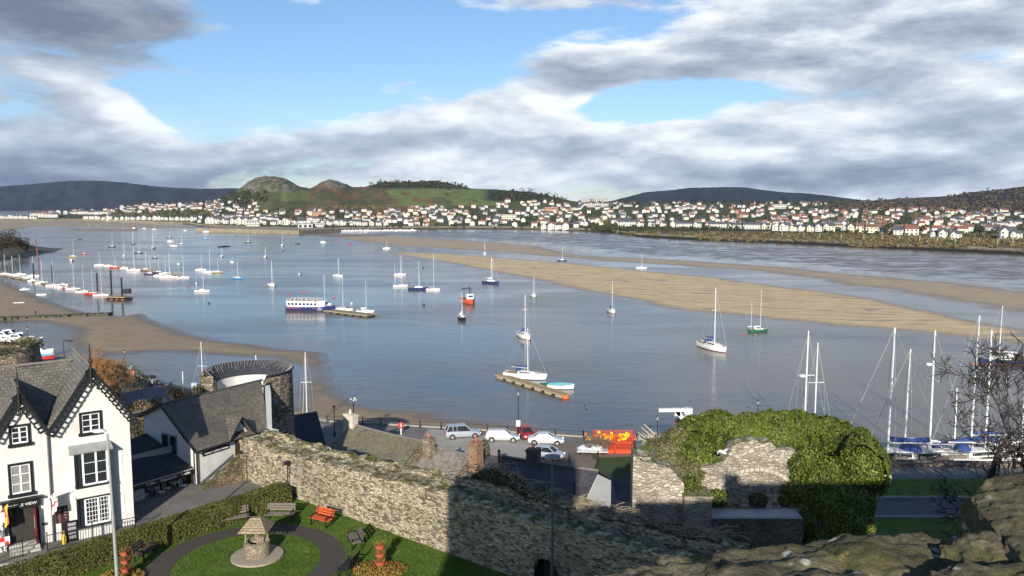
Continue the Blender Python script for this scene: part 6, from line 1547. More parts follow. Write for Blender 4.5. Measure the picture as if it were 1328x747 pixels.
# bay
BU0, BU1 = 1.25, 3.2; bw = -.62
k = MB(); fbox(k, BU0, BU1, 13.0, 13.65, bw, 0); fbox(k, BU0, BU1, 15.48, 16.12, bw, 0); fbox(k, BU0+.12, BU1-.12, 13.65, 18.4, bw+.5, 0); k.build('bay_wall', M_RENDER, pub)
k = MB(); k.slab([pb(BU0-.15, bw-.16, 18.32), pb(BU1+.25, bw-.16, 18.32), pb(BU1+.2, .0, 18.62), pb(BU0-.1, .0, 18.62)], .1); k.build('bay_roof', M_LEAD, pub)
def baywin(z0, z1, lattice):
    k = MB(); c = .13
    for u in (BU0, BU1-c): fbox(k, u, u+c, z0, z1, bw, bw+c)
    fbox(k, BU0, BU1, z0-.02, z0+.1, bw-.06, 0); fbox(k, BU0, BU1, z1-.1, z1+.0, bw-.03, 0); fbox(k, BU0, BU0+c, z0, z1, -.1, 0); fbox(k, BU1-c, BU1, z0, z1, -.1, 0)
    f = k.build('bay_window', M_BLACK, pub); ORG[f] = ORG[pub]
    g = MB(); fbox(g, BU0+.06, BU1-.06, z0+.1, z1-.1, bw+.06, bw+.07); fbox(g, BU1-.07, BU1-.06, z0+.1, z1-.1, bw+.08, -.1); fbox(g, BU0+.06, BU0+.07, z0+.1, z1-.1, bw+.08, -.1); g.build('glass', M_PANE, f)
    k = MB(); a, b = BU0+.15, BU1-.35-.15; m_ = (a+b)/2
    for u in (a, m_-.05, b): fbox(k, u, u+.1, z0+.1, z1-.1, bw+.0, bw+.05)
    fbox(k, a, b+.1, z0+.1, z0+.2, bw, bw+.05); fbox(k, a, b+.1, z1-.16, z1-.1, bw, bw+.05)
    nz = 3 if not lattice else 6; nx = 2 if not lattice else 8
    for j in range(1, nz): z = z0+.1+(z1-z0-.2)*j/nz; fbox(k, a+.1, b, z-.012, z+.012, bw+.02, bw+.05)
    for i in range(1, nx):
        u = a+(b-a)*i/nx
        if lattice: fbox(k, u, u+.02, z0+.2, z1-.16, bw+.02, bw+.05)
    for j in range(0, 4):
        z = z0+.12+(z1-z0-.26)*j/3
        k.obox(pb(BU1+.005, bw+.14, z), PU*.03, -PNn*.36, Vector((0, 0, .035)))
    k.obox(pb(BU1+.005, bw+.14, z0+.12), PU*.03, -PNn*.06, Vector((0, 0, z1-z0-.24))); k.obox(pb(BU1+.005, bw+.46, z0+.12), PU*.03, -PNn*.06, Vector((0, 0, z1-z0-.24)))
    k.build('sash', M_WHITE, f)
baywin(16.12, 18.36, False); baywin(13.65, 15.5, True)
# doorway
k = MB(); fbox(k, 5.1, 5.28, 13, 15.75, -.14, 0); fbox(k, 6.62, 6.8, 13, 15.75, -.14, 0); fbox(k, 5.0, 6.9, 15.42, 15.88, -.2, 0); fbox(k, 4.9, 7.0, 15.88, 16.0, -.36, 0)
dr = k.build('doorway', M_BLACK, pub); ORG[dr] = ORG[pub]
k = MB(); fbox(k, 5.28, 6.62, 13.05, 15.42, -.02, -.005); k.build('door_shade_panel', mat('doorway_shade', (.03, .026, .022)), dr)  # thin dark sheet over the wall paints the unlit interior
k = MB(); fbox(k, 5.28, 5.36, 13.1, 15.35, -.5, -.03); k.build('door', mat('maroon_door', (.16, .015, .02), .4), dr)
k = MB(); fbox(k, 5.37, 5.375, 14.1, 14.9, -.4, -.12); k.build('glass', mat('frosted_pane', (.5, .5, .48), .3), dr)
k = MB(); 
for i in range(3): fbox(k, 5.2, 6.7, 12.9, 13.05+.0*i+(.14*(2-i)), -.35-.3*(i+1)+.3, -.02) if False else fbox(k, 5.2, 6.7, 12.9, 13.36-.12*i, -.35-.32*i, -.03-.32*i-(.0))
k.build('step', mat('door_steps', (.40, .38, .34), .85, .15), pub)
put_text('sign_lettering', 'CASTLE VIEW', .22, pb(5.95, -.215, 15.64), -PU, (0, 0, 1), M_WHITE, pub, 1.5)
# menu board, plaque, downpipe, fittings
mb_ = MB(); fbox(mb_, 3.62, 4.28, 14.05, 15.05, -.06, -.0); b_ = mb_.build('menu_board', mat('board_maroon', (.05, .015, .015), .5), pub); ORG[b_] = ORG[pub]
k = MB()
for j in range(8):
    L_ = random.uniform(.14, .26); fbox(k, 4.0, 4.0+L_*.8, 14.15+j*.1, 14.17+j*.1, -.07, -.062); 
    if j % 2: fbox(k, 3.7, 3.7+L_*.6, 14.2+j*.09, 14.24+j*.09, -.07, -.062)
k.build('chalk_lines', mat('chalk', (.45, .38, .34), .8), b_)
k = MB(); fbox(k, 4.72, 4.98, 14.1, 14.25, -.04, 0); k.build('name_plate', mat('plate_dark', (.04, .035, .03), .5), pub)
k = MB(); k.tube([pb(4.44, -.12, 19.85), pb(4.44, -.1, 13)], .055, 8); k.tube([pb(3.05, -.05, 15.95), pb(4.4, -.06, 15.3)], .012, 4); k.build('downpipe', mat('pipe_grey', (.10, .10, .11), .5), pub)
k = MB()
for i in range(6): fbox(k, .52, .62, 16.3+i*.28, 16.3+i*.28+.18, -.04, 0); fbox(k, .52, .62, 13.9+i*.24, 13.9+i*.24+.15, -.04, 0)
k.build('vertical_lettering', M_WHITE, pub)
# chimney
k = MB(); k.obox(pb(9.4, 4.0, 22), PU*1.0, -PNn*.7, Vector((0, 0, 2.6))); k.build('chimney', M_RENDER, pub)
# flags
def flag(name, label, u, zt, draw):
    t = thing(name, label, 'flag', pb(u, -.1, zt-.5)); a = pb(u, -.05, zt-.35); e = pb(u-.35, -.95, zt+.35)
    MB().tube([a, e], .022, 6).build('pole', M_WHITE if draw == 'cross' else M_TIMBER, t)
    NX, NZ = 10, 16; W_, H_ = .55, 1.15; vs = []; fs = []; ms = []
    for j in range(NZ+1):
        for i in range(NX+1):
            f = i/NX; g = j/NZ; top = e.lerp(a, f*.62)
            drop = Vector((0, 0, -H_*g)); p = top+drop+PNn*.05*math.sin(f*9+g*2)+PU*(.04*math.sin(g*5+f*3)+(.12*g*(f-.5)*-1)); vs.append(p)
    for j in range(NZ):
        for i in range(NX):
            fs.append((j*(NX+1)+i, j*(NX+1)+i+1, (j+1)*(NX+1)+i+1, (j+1)*(NX+1)+i)); 
            ms.append((1 if (4 <= i <= 5 or 7 <= j <= 8) else 0) if draw == 'cross' else (0 if (i//5+j//8) % 2 == 0 else 1))
    k = MB(); k.v = vs; k.f = fs; k.m = ms
    mats = [M_WHITE, mat('flag_red', (.55, .03, .03), .7)] if draw == 'cross' else [mat('flag_yellow', (.75, .42, .02), .7), mat('flag_scarlet', (.60, .07, .02), .7)]
    k.build('cloth', mats, t, smooth=True)
flag('flag', 'white flag with a red cross hanging beside the pub downpipe', 4.62, 15.95, 'cross')
flag('flag', 'red and yellow quartered flag hanging left of the pub door', 7.0, 15.75, 'quarter')
# a-board with slate panels and a yellow bottle figure
t = thing('pavement_sign', 'black pavement sign with grey menu panels and a yellow bottle shape', 'pavement sign', pb(3.7, -.75, 13))
k = MB(); k.obox(pb(3.25, -.7, 13.03), PU*.8, -PNn*.06, Vector((0, 0, 1.25))); k.obox(pb(3.25, -.5, 13.03), PU*.8, -PNn*.05, Vector((0, 0, 1.15))); k.build('frame', M_BLACK, t)
k = MB()
for j in range(4): k.obox(pb(3.32, -.72, 13.2+j*.26), PU*.42, -PNn*.015, Vector((0, 0, .18)))
k.build('menu_panels', mat('panel_grey', (.3, .3, .31), .7), t)
k = MB(); k.lathe([(.12, 0), (.13, .45), (.05, .62), (.05, .78), (.02, .8)], pb(3.98, -.85, 13.03), 12); k.build('bottle_figure', mat('bottle_yellow', (.70, .42, .03), .5), t, smooth='auto')
# street railings
def railing(name, label, P, Q, h=.95, sp_=.14, cat='railing', th=.012, z0=None, posts=1.8):
    P, Q = Vector(P), Vector(Q); d = Q-P; L = d.length; t = thing(name, label, cat, P); k = MB(); n = int(L/sp_)
    for i in range(n+1): p = P+d*i/n; k.tube([p+Vector((0, 0, .08)), p+Vector((0, 0, h-.04))], th, 4)
    k.build('bars', M_BLACK, t); k = MB(); k.tube([P+Vector((0, 0, h)), Q+Vector((0, 0, h))], .025, 6); k.tube([P+Vector((0, 0, .1)), Q+Vector((0, 0, .1))], .018, 5); k.build('rails', M_BLACK, t); k = MB()
    m_ = max(1, int(L/posts))
    for i in range(m_+1): p = P+d*i/m_; k.tube([p, p+Vector((0, 0, h+.12))], .035, 6); k.ball(p+Vector((0, 0, h+.16)), .05, 6)
    k.build('posts', M_BLACK, t); return t
r0 = at(176, 690, 13.0); r1 = at(62, 715, 13.0); r2 = at(-30, 742, 13.0)
railing('street_railing', 'black iron railing along the pavement in front of the bay window', r0, r1); railing('street_railing', 'black iron railing left of the pub steps', r1+Vector((-1.0, -.7, 0)), r2)
k = MB(); a, b = at(-40, 752, 13), at(36, 741, 13); d = b-a; k.obox(a, Vector((d.x, d.y, 0)), Vector((-.1, .25, 0)), Vector((0, 0, .5))); tag(k.build('low_wall', M_RENDER), 'low white wall at the bottom left corner below the railing', 'wall')
# suit of armour holding a shield
def skin_figure(name, joints, edges, mats, zcut, parent, sub=1):
    me = bpy.data.meshes.new(name); me.from_pydata([tuple(j[0]) for j in joints], edges, []); o = bpy.data.objects.new(name, me); COL.objects.link(o)
    o.modifiers.new('skin', 'SKIN'); 
    for i, j in enumerate(joints): me.skin_vertices[0].data[i].radius = (j[1], j[1]*(j[2] if len(j) > 2 else 1))
    me.skin_vertices[0].data[0].use_root = True
    s = o.modifiers.new('sub', 'SUBSURF'); s.levels = sub; s.render_levels = sub
    dg = bpy.context.evaluated_depsgraph_get(); dg.update(); m2 = bpy.data.meshes.new_from_object(o.evaluated_get(dg)); bpy.data.objects.remove(o); bpy.data.meshes.remove(me)
    m2.materials.clear(); [m2.materials.append(x) for x in mats]
    for p in m2.polygons: p.use_smooth = True; p.material_index = zcut(p.center)
    m2.name = name; ob = bpy.data.objects.new(name, m2); COL.objects.link(ob); ob.parent = parent; ORG[ob] = ORG[parent]; return ob
def person(p, rz, label, jacket, trousers, hair=(.04, .025, .015), h=1.72, walk=.18, arms=0, name='person', cat='person', group=None, skin=(.45, .27, .19), mats=None):
    t = thing(name, label, cat, p, group); s = h/1.75
    J = [((0, 0, .95), .14, .8), ((0, 0, 1.12), .135, .8), ((0, 0, 1.33), .165, .72), ((0, 0, 1.46), .10, .8), ((.01, 0, 1.52), .055), ((.02, 0, 1.60), .085), ((.02, 0, 1.68), .088)]
    E_ = [(0, 1), (1, 2), (2, 3), (3, 4), (4, 5), (5, 6)]
    def addc(par, pts):
        q = par
        for c in pts: J.append(c); E_.append((q, len(J)-1)); q = len(J)-1
    for sy in (-1, 1):
        w = walk*sy
        addc(0, [((0, sy*.09, .88), .10), ((w*.55, sy*.10, .48), .068), ((w*.9-.03, sy*.10, .09), .045), ((w*.9+.10, sy*.11, .04), .035)])
        a = -w
        addc(3, [((0, sy*.18, 1.42), .062), ((a*.3-.02, sy*.235, 1.15), .048), ((a*.9+.05+arms*.15, sy*.24, .92+arms*.18), .036), ((a*1.0+.08+arms*.2, sy*.235, .84+arms*.22), .032)])
    J = [((x[0][0]*s, x[0][1]*s, x[0][2]*s), x[1]*s, *x[2:]) for x in J]
    cj = mat('cloth_%02d_%02d_%02d' % tuple(int(c*99) for c in jacket), jacket, .85, .15); ct = mat('cloth_%02d_%02d_%02d' % tuple(int(c*99) for c in trousers), trousers, .85, .15)
    sk = mat('skin_tone', skin, .6, .05)
    def cut(c):
        z = c.z/s; y = abs(c.y)/s
        if z > 1.49: return 0
        if y > .19 and z < .90+arms*.2: return 0
        return 1 if (z > .93 or y > .185) else 2
    skin_figure('body', J, E_, mats or [sk, cj, ct], cut, t)
    hm = mat('hair_%02d' % int(hair[0]*99), hair, .9)
    k = MB(); q = Vector(p); k.lathe([(.095*s, -.02*s), (.104*s, .05*s), (.075*s, .105*s), (.01, .125*s)], q+Vector((-.012, 0, 1.66*s)), 12); hh = k.build('hair', hm if not mats else mats[0], t, smooth=True)
    k = MB()
    for sy in (-1, 1): k.ball(q+Vector((.10*s, sy*.033*s, 1.655*s)), .012, 6)
    k.build('eyes', M_BLACK, t); k = MB(); k.ball(q+Vector((.108*s, 0, 1.63*s)), .016, 6, sc=(1.2, .8, 1.3)); k.build('nose', sk if not mats else mats[0], t)
    t.rotation_euler = (0, 0, rz); return t
steel = mat('steel_plate', (.45, .46, .48), .3, .1, 8, metal=.9)
ap = at(6, 716, 13.0)
kn = person(ap, -.9, 'standing suit of armour holding a red and white quartered shield by the pub door', (.4, .4, .4), (.4, .4, .4), walk=.02, arms=1, name='armour_figure', cat='armour', mats=[steel, steel, steel])
k = MB(); q = Vector(ap); sx = .36
P = [(.34, -.26, 1.02), (.34, .26, 1.02), (.34, .26, .62), (.34, 0, .34), (.34, -.26, .62)]
k.add([q+Vector(v) for v in P]+[q+Vector((v[0]+.03, v[1], v[2])) for v in P], [(0, 1, 2, 3, 4), (9, 8, 7, 6, 5)]+[(i, (i+1) % 5, (i+1) % 5+5, i+5) for i in range(5)]); sh2 = k.build('shield', M_WHITE, kn); ORG[sh2] = ORG[kn]
k = MB(); k.obox(q+Vector((.372, -.26, .75)), (.012, 0, 0), (0, .26, 0), (0, 0, .27)); k.obox(q+Vector((.372, 0, .48)), (.012, 0, 0), (0, .2, 0), (0, 0, .27)); k.build('shield_quarters', mat('flag_red', (.55, .03, .03)), sh2)

# ================================================================== coffee house
CO = Vector((-22.6, 55.8, 12.5)); CU = Vector((.507, .862, 0)).normalized(); CN = Vector((CU.y, -CU.x, 0)); CG = -CN
def cf(u, g, z): return CO+CU*u+CG*g+Vector((0, 0, z-12.5))
cafe = thing('coffee_house', 'white slate roofed coffee house with a black name board, built against the round tower', 'building', CO)
k = MB(); gp = [(0, 11.5), (0, 15.6), (3.4, 18.3), (5.7, 17.25), (5.7, 11.5)]; n = 5; Lc = 6.4
k.add([cf(0, g, z) for g, z in gp]+[cf(Lc, g, z) for g, z in gp], [(0, 1, 2, 3, 4), (9, 8, 7, 6, 5)]+[(i, (i+1) % n, (i+1) % n+n, i+n) for i in range(n)])
k.add([cf(2.95, .0, 15.3), cf(5.05, .0, 15.3), cf(3.98, .0, 16.75), cf(2.95, 1.6, 15.3), cf(5.05, 1.6, 15.3), cf(3.98, 1.6, 16.75)], [(0, 1, 2), (3, 5, 4), (0, 2, 5, 3), (1, 4, 5, 2)]); k.build('wall', M_RENDER, cafe)
sl = (18.3-15.6)/3.4
slope('roof', [cf(-.25, -.3, 15.72-.3*sl), cf(Lc+.1, -.3, 15.72-.3*sl), cf(9.3, 3.4, 18.44), cf(-.25, 3.4, 18.44)], M_SLATEB, cafe, .13)
slope('roof', [cf(-.25, 3.4, 18.44), cf(9.3, 3.4, 18.44), cf(9.3, 6.0, 17.22), cf(-.25, 6.0, 17.22)], M_SLATEB, cafe, .13)
for ua, za, ub, zb in ((2.72, 15.42, 3.98, 17.0), (5.28, 15.42, 3.98, 17.0)):
    slope('dormer_roof', [cf(ua, -.32, za), cf(ub, -.32, zb), cf(ub, 1.9, zb), cf(ua, .3, za)], M_SLATEB, cafe, .1)
k = MB()
for a, b in (((2.7, 15.38), (3.98, 17.0)), ((5.3, 15.38), (3.98, 17.0))): k.tube([cf(a[0], -.36, a[1]), cf(b[0], -.36, b[1])], .06, 5)
for a, b in (((-.33, 15.4), (3.4, 18.36)), ((6.05, 17.12), (3.4, 18.36))): k.obox(cf(-.3, a[0], a[1]), cf(-.3, b[0], b[1])-cf(-.3, a[0], a[1]), CU*.05, Vector((0, 0, .2)))
k.tube([cf(-.25, -.38, 15.42), cf(2.7, -.38, 15.42)], .07, 6); k.tube([cf(5.3, -.38, 15.42), cf(6.5, -.38, 15.42)], .07, 6); k.build('gutter', M_BLACK, cafe)
k = MB(); k.obox(cf(.58, -.05, 14.86), CU*2.35, CG*.05, Vector((0, 0, .36))); sb = k.build('name_board', M_BLACK, cafe)
put_text('sign_lettering', 'Tower Coffee House', .27, cf(1.76, -.065, 15.04), CU, (0, 0, 1), M_WHITE, cafe, 2.15)
k = MB(); k.obox(cf(3.5, -.02, 13.9), CU*.9, CG*.04, Vector((0, 0, 2.05))); k.build('door', mat('door_brown', (.07, .03, .022), .6, .2), cafe)
k = MB()
for dz in (0, .16): k.tube([cf(.3, -.09, 12.9+dz), cf(3.2, -.09, 14.15+dz)], .022, 5)
k.build('handrail', M_BLACK, cafe)
k = MB(); k.tube([cf(.02, -.1, 15.35), cf(.02, -.1, 12.5)], .05, 6); k.tube([cf(-.06, .1, 15.5), cf(-.06, .1, 12.5)], .045, 6); k.build('downpipe', M_BLACK, cafe)
for g0 in (1.55+.5, 2.95):
    f = MB(); f.obox(cf(-.05, g0-.07, 14.75+(g0-2)*.0+.0), CG*.78, CU*.06, Vector((0, 0, 1.5))); f_ = f.build('window', mat('window_grey_frame', (.22, .22, .23), .6), cafe); ORG[f_] = ORG[cafe]
    g = MB(); g.obox(cf(-.06, g0, 14.87), CG*.64, CU*.02, Vector((0, 0, 1.28))); g.build('glass', M_PANE, f_)
    g = MB(); g.obox(cf(-.16, g0-.14, 14.65), CG*.92, CU*.12, Vector((0, 0, .1))); g.build('sill', M_BLACK, f_)
f = MB(); f.obox(cf(-.05, .35, 12.9), CG*.7, CU*.05, Vector((0, 0, 1.1))); f.build('hatch_window', mat('hatch_dark', (.05, .05, .05)), cafe)
for q, z in ((4.7, 17.0), (5.0, 16.9), (5.3, 17.05)): pass
k = MB(); k.obox(cf(-.2, 3.33, 18.36), CU*9.6, CG*.16, Vector((0, 0, .14))); k.build('ridge_tiles', mat('ridge_dark', (.06, .06, .06), .7), cafe)
# white flank against the tower
k = MB(); k.obox(cf(6.45, -.25, 12), CU*2.0+CG*2.3, CU*.5, Vector((0, 0, 6.25))); k.obox(cf(Lc+.0, -.9, 12), CU*.6, CG*.8, Vector((0, 0, 3.4))); k.build('flank_wall', M_RENDER, cafe)
# lean-to over the terrace
lt = thing('terrace_canopy', 'black lean-to roof over the cafe terrace with white lettering on its edge', 'canopy', (-25, 54, 12.5))
E0, E1 = Vector((-25.35, 52.0, 14.25)), Vector((-22.75, 55.75, 14.2)); T1, T0 = Vector((-27.3, 58.6, 15.95)), Vector((-28.3, 54.6, 16.0))
MB().slab([E0, E1, T1, T0], .1).build('roof', M_SLATED, lt)
ed = (E1-E0).normalized(); on_ = Vector((ed.y, -ed.x, 0))
MB().obox(E0-Vector((0, 0, .38))+on_*.04, E1-E0, on_*-.05, Vector((0, 0, .34))).build('fascia', M_BLACK, lt)
MB().tube([E0+on_*.08, E1+on_*.08], .045, 6).build('gutter', M_LEAD, lt)
put_text('sign_lettering', 'Coffee  ·  Cappuccino  ·  Snacks', .24, (E0+E1)/2-Vector((0, 0, .20))+on_*.055+ed*.3, ed, (0, 0, 1), M_WHITE, lt, 3.3)
fl = MB(); fl.slab([(-24.2, 49.9, 12.62), (-21.4, 54.9, 12.62), (-27.2, 58.4, 12.62), (-30.5, 53.6, 12.62)], .4); tag(fl.build('terrace_paving', mat('terrace_flags', (.17, .16, .155), .8, .2, 2)), kind='structure')
bwp = E0-on_*2.4; k = MB(); k.obox(Vector((bwp.x, bwp.y, 12.6)), (E1-E0), -on_*.1, Vector((0, 0, 2.9))); k.build('back_wall', mat('terrace_wall', (.33, .34, .31), .8, .15), lt)
k = MB(); k.obox(Vector((bwp.x, bwp.y, 12.6))+on_*.02, (E1-E0), -on_*.05, Vector((0, 0, .8))); k.build('plinth', mat('plinth_dark', (.04, .04, .06), .7), lt)
k = MB(); k.obox(Vector((E0.x, E0.y, 12.6))-on_*.3, ed*.95, on_*.06, Vector((0, 0, 1.5))); k.build('screen_panel', mat('screen_grey', (.42, .44, .46), .6), lt)
k = MB(); 
for f in (.02, .33, .98): p_ = E0.lerp(E1, f); k.tube([Vector((p_.x, p_.y, 12.6))-on_*.1, Vector((p_.x, p_.y, 14.1))-on_*.1], .04, 6)
k.build('post', M_BLACK, lt)
def cafe_chair(p, rz, label):
    t = thing('terrace_chair', label, 'chair', p, 'white cafe chairs on the terrace'); k = MB()
    for x in (-.2, .2):
        for y in (-.2, .2): k.tube([p+Vector((x, y, 0)), p+Vector((x*.9, y*.9, .44))], .02, 5)
    k.build('legs', M_WHITE, t); MB().lathe([(.01, .43), (.24, .43), (.24, .46), (.01, .47)], p, 12).build('seat', M_WHITE, t)
    k = MB(); k.tube([p+Vector((-.2, -.2, .44)), p+Vector((-.24, -.2, .85)), p+Vector((-.26, 0, .9)), p+Vector((-.24, .2, .85)), p+Vector((-.2, .2, .44))], .022, 5); k.tube([p+Vector((-.25, -.18, .68)), p+Vector((-.25, .18, .68))], .02, 5); k.build('backrest', M_WHITE, t); return t
def cafe_table(p, label):
    t = thing('terrace_table', label, 'table', p, 'round cafe tables on the terrace'); MB().lathe([(.01, .7), (.36, .7), (.36, .735), (.01, .74)], p, 18).build('tabletop', M_WHITE, t); k = MB(); k.tube([p, p+Vector((0, 0, .7))], .03, 6); k.lathe([(.22, 0), (.03, .06)], p, 10); k.build('pedestal', M_WHITE, t)
for f, o_, lb in ((.42, -.9, 'round white table at the left of the terrace'), (.78, -.8, 'round white table at the right of the terrace')):
    c = E0.lerp(E1, f); c = Vector((c.x, c.y, 12.63))+on_*o_; cafe_table(c, lb)
    for a in (0, 2.2, 4.2): cafe_chair(c+Vector((.62*math.cos(a), .62*math.sin(a), 0)), a, 'white metal chair at the '+lb[12:])
# shared courtyard wall and scrub behind the coffee house
k = MB(); k.obox((-31, 60.5, 8), (6, 4.5, 0), (-.5, .7, 0), (0, 0, 6.2)); tag(k.build('courtyard_wall', M_WALL), 'old rubble wall in shade between the pub and the coffee house', 'wall')

# ================================================================== round tower of the town wall
t = thing('round_tower', 'round rubble stone tower with a dark slate walk round its open top', 'tower', (-23.3, 70.0, 6)); tc = (-23.3, 70.0, 0)
M_RT = stone_mat('round_tower_stone', [(.28, .22, .15), (.36, .29, .2), (.20, .16, .12), (.42, .36, .27), (.14, .12, .09)], (.22, .18, .13), 2.6, 2.2, (.11, .10, .03), None, .07)
k = MB(); A0_, A1_ = math.radians(-50), math.radians(196)
k.lathe([(3.85, 4), (3.72, 18.2), (3.55, 18.2), (3.5, 12.5)], tc, 50, a0=A0_, a1=A1_); k.lathe([(3.85, 4), (3.9, 15.2), (3.1, 15.3), (3.0, 12.5)], tc, 24, a0=A1_, a1=A0_+2*PI)
for a in (A0_, A1_): 
    r_ = [(3.85, 4), (3.72, 17.95), (3.0, 17.95), (3.0, 4)]; k.add([(tc[0]+r*math.cos(a), tc[1]+r*math.sin(a), z) for r, z in r_], [(0, 1, 2, 3)])
k.build('tower_wall', M_RT, t)
k = MB(); ns = 52
for i in range(ns):
    a0, a1 = A0_+(A1_-A0_)*i/ns, A0_+(A1_-A0_)*(i+1)/ns; j = 0; P = [Vector((tc[0]+r*math.cos(a), tc[1]+r*math.sin(a), z)) for r, z, a in ((3.78, 18.5+j, a0), (3.78, 18.5+j, a1), (2.7, 17.35, a1), (2.7, 17.35, a0))]
    k.slab(P, .12)
k.build('slate_walk', M_SLATED, t)
k = MB()
for i in range(52):
    a = A0_+(A1_-A0_)*(i+.5)/52; l = random.uniform(.2, .7); p_ = Vector((tc[0]+3.76*math.cos(a), tc[1]+3.76*math.sin(a), 18.56)); q_ = Vector((tc[0]+(3.76-l)*math.cos(a+.05), tc[1]+(3.76-l)*math.sin(a+.05), 18.56-l*.99)); k.tube([p_, q_], .018, 4)
k.build('lime_joints', mat('rim_stone', (.30, .29, .27), .85, .3, 4), t)
k = MB(); k.lathe([(2.95, 12.6), (2.95, 17.35), (2.7, 17.35), (2.7, 12.6)], tc, 48, a0=A0_+.05, a1=A1_-.05); k.build('inner_wall', M_RENDER, t)
gt_ = thing('shrub', 'golden dead shrub clinging to the left edge of the round tower', 'shrub', at(267, 520, 15)); g = atY(267, 498, 69.5)
P, N = lobes([(g.x, g.y, g.z, .5, 1.2), (g.x+.2, g.y, g.z-1.3, .6, 1.2)], 1500); leaves('foliage', P, N, .16, leaf_mat('golden_leaf', [(.16, .08, .02), (.26, .17, .06), (.12, .12, .03)], .8), gt_); MB().tube([(g.x, g.y, g.z-3), (g.x, g.y, g.z+.5)], .06, 5).build('trunk', M_BARK, gt_)

# ruined round tower at the left edge
t = thing('ruined_round_tower', 'broken mossy round tower at the left edge above the pub roof', 'tower', (-50.3, 77, 6)); tc2 = (-50.3, 77.0)
ns = 60; V = []; rows_ = 34
for j in range(rows_+1):
    for i in range(ns):
        a = 2*PI*i/ns; top = 19.4+1.1*(fbm(np.array([math.cos(a)*1.7+5]), np.array([math.sin(a)*1.7+5]), 3)[0]-.5)*2
        z = 6+(top-6)*j/rows_; r = 3.9+.25*(vnoise(np.array([a*4.]), np.array([z*1.2]))[0]-.5); V.append((tc2[0]+r*math.cos(a), tc2[1]+r*math.sin(a), z))
for i in range(ns):
    a = 2*PI*i/ns; V.append((tc2[0]+2.6*math.cos(a), tc2[1]+2.6*math.sin(a), 18.6))
fs = [(j*ns+i, j*ns+(i+1) % ns, (j+1)*ns+(i+1) % ns, (j+1)*ns+i) for j in range(rows_+1) for i in range(ns)]
k = MB(); k.v = [Vector(v) for v in V]; k.f = fs+[tuple((rows_+1)*ns+i for i in range(ns))]; k.m = [0]*(len(fs)+1); k.build('tower_wall', M_RT, t)
a = RNG.uniform(0, 2*PI, 2600); r = RNG.uniform(2.4, 4.2, 2600); P = np.stack([tc2[0]+r*np.cos(a), tc2[1]+r*np.sin(a), 18.9+RNG.uniform(0, 1.0, 2600)*vnoise(a*3, r)], 1); leaves('moss_growth', P, np.tile([0, 0, 1.], (2600, 1)), .2, M_IVYD, t)
# ================================================================== cottages between the wall and the quay
M_RUBW = stone_mat('cottage_stone', [(.26, .21, .15), (.33, .28, .20), (.20, .16, .12)], (.24, .2, .15), 3.2, 1.6)
def cottage(label, R0, R1, w, pitch_drop, zg, roofm, wallm, name='cottage', rear=None, over=.25):
    R0, R1 = Vector(R0), Vector(R1); d = R1-R0; d.z = 0; d.normalize(); n = Vector((d.y, -d.x, 0)); n = n if n.y < 0 else -n; rear = rear or w
    t = thing(name, label, 'house', (R0.x, R0.y, zg))
    e0 = R0+n*w-Vector((0, 0, pitch_drop)); e1 = R1+n*w-Vector((0, 0, pitch_drop)); b0 = R0-n*rear-Vector((0, 0, pitch_drop*rear/w)); b1 = R1-n*rear-Vector((0, 0, pitch_drop*rear/w))
    k = MB(); nn = 5; A = [Vector((e0.x, e0.y, zg-1)), e0, R0, b0, Vector((b0.x, b0.y, zg-1))]; B = [Vector((e1.x, e1.y, zg-1)), e1, R1, b1, Vector((b1.x, b1.y, zg-1))]
    dn = Vector((0, 0, .30)); A = [a-dn for a in A]; B = [b-dn for b in B]
    k.add(A+B, [(0, 1, 2, 3, 4), (9, 8, 7, 6, 5)]+[(i, (i+1) % 5, (i+1) % 5+5, i+5) for i in range(5)]); k.build('wall', wallm, t)
    sl_ = Vector((0, 0, pitch_drop/w*over)); dd = d*.04
    # the roof plane sags a little between the gables
    for (x0, x1, nm) in ((e0+n*over-sl_, e1+n*over-sl_, n), (b0-n*over-sl_, b1-n*over-sl_, -n)):
        N_ = 12; M_ = 6; vs = []
        for i in range(N_+1):
            for j in range(M_+1):
                f, g = i/N_, j/M_; p = (x0.lerp(x1, f)).lerp((R0-dd).lerp(R1+dd, f), g); p = p-Vector((0, 0, .10*math.sin(PI*f)*(.5+.5*g)))+Vector((0, 0, .03*math.sin(f*17+g*5))); vs.append(p)
        fs = [(i*(M_+1)+j, (i+1)*(M_+1)+j, (i+1)*(M_+1)+j+1, i*(M_+1)+j+1) for i in range(N_) for j in range(M_)]
        k = MB(); k.add(vs, fs); nb = len(vs); k.add([v-Vector((0, 0, .12)) for v in vs], [tuple(reversed(f)) for f in fs])
        bo = [i*(M_+1) for i in range(N_+1)]; k.add([vs[i] for i in bo]+[vs[i]-Vector((0, 0, .12)) for i in bo], [(i, i+1, N_+2+i, N_+1+i) for i in range(N_)])
        for i in (0, N_):
            c = [i*(M_+1)+j for j in range(M_+1)]; k.add([vs[q] for q in c]+[vs[q]-Vector((0, 0, .12)) for q in c], [(j, j+1, M_+2+j, M_+1+j) for j in range(M_)])
        k.build('roof', roofm, t)
    k = MB(); P = [R0.lerp(R1, i/10)+Vector((0, 0, .05-.10*math.sin(PI*i/10))) for i in range(11)]; k.tube(P, .11, 6); k.build('ridge_tiles', mat('ridge_clay', (.17, .15, .13)), t)
    return t, n, d
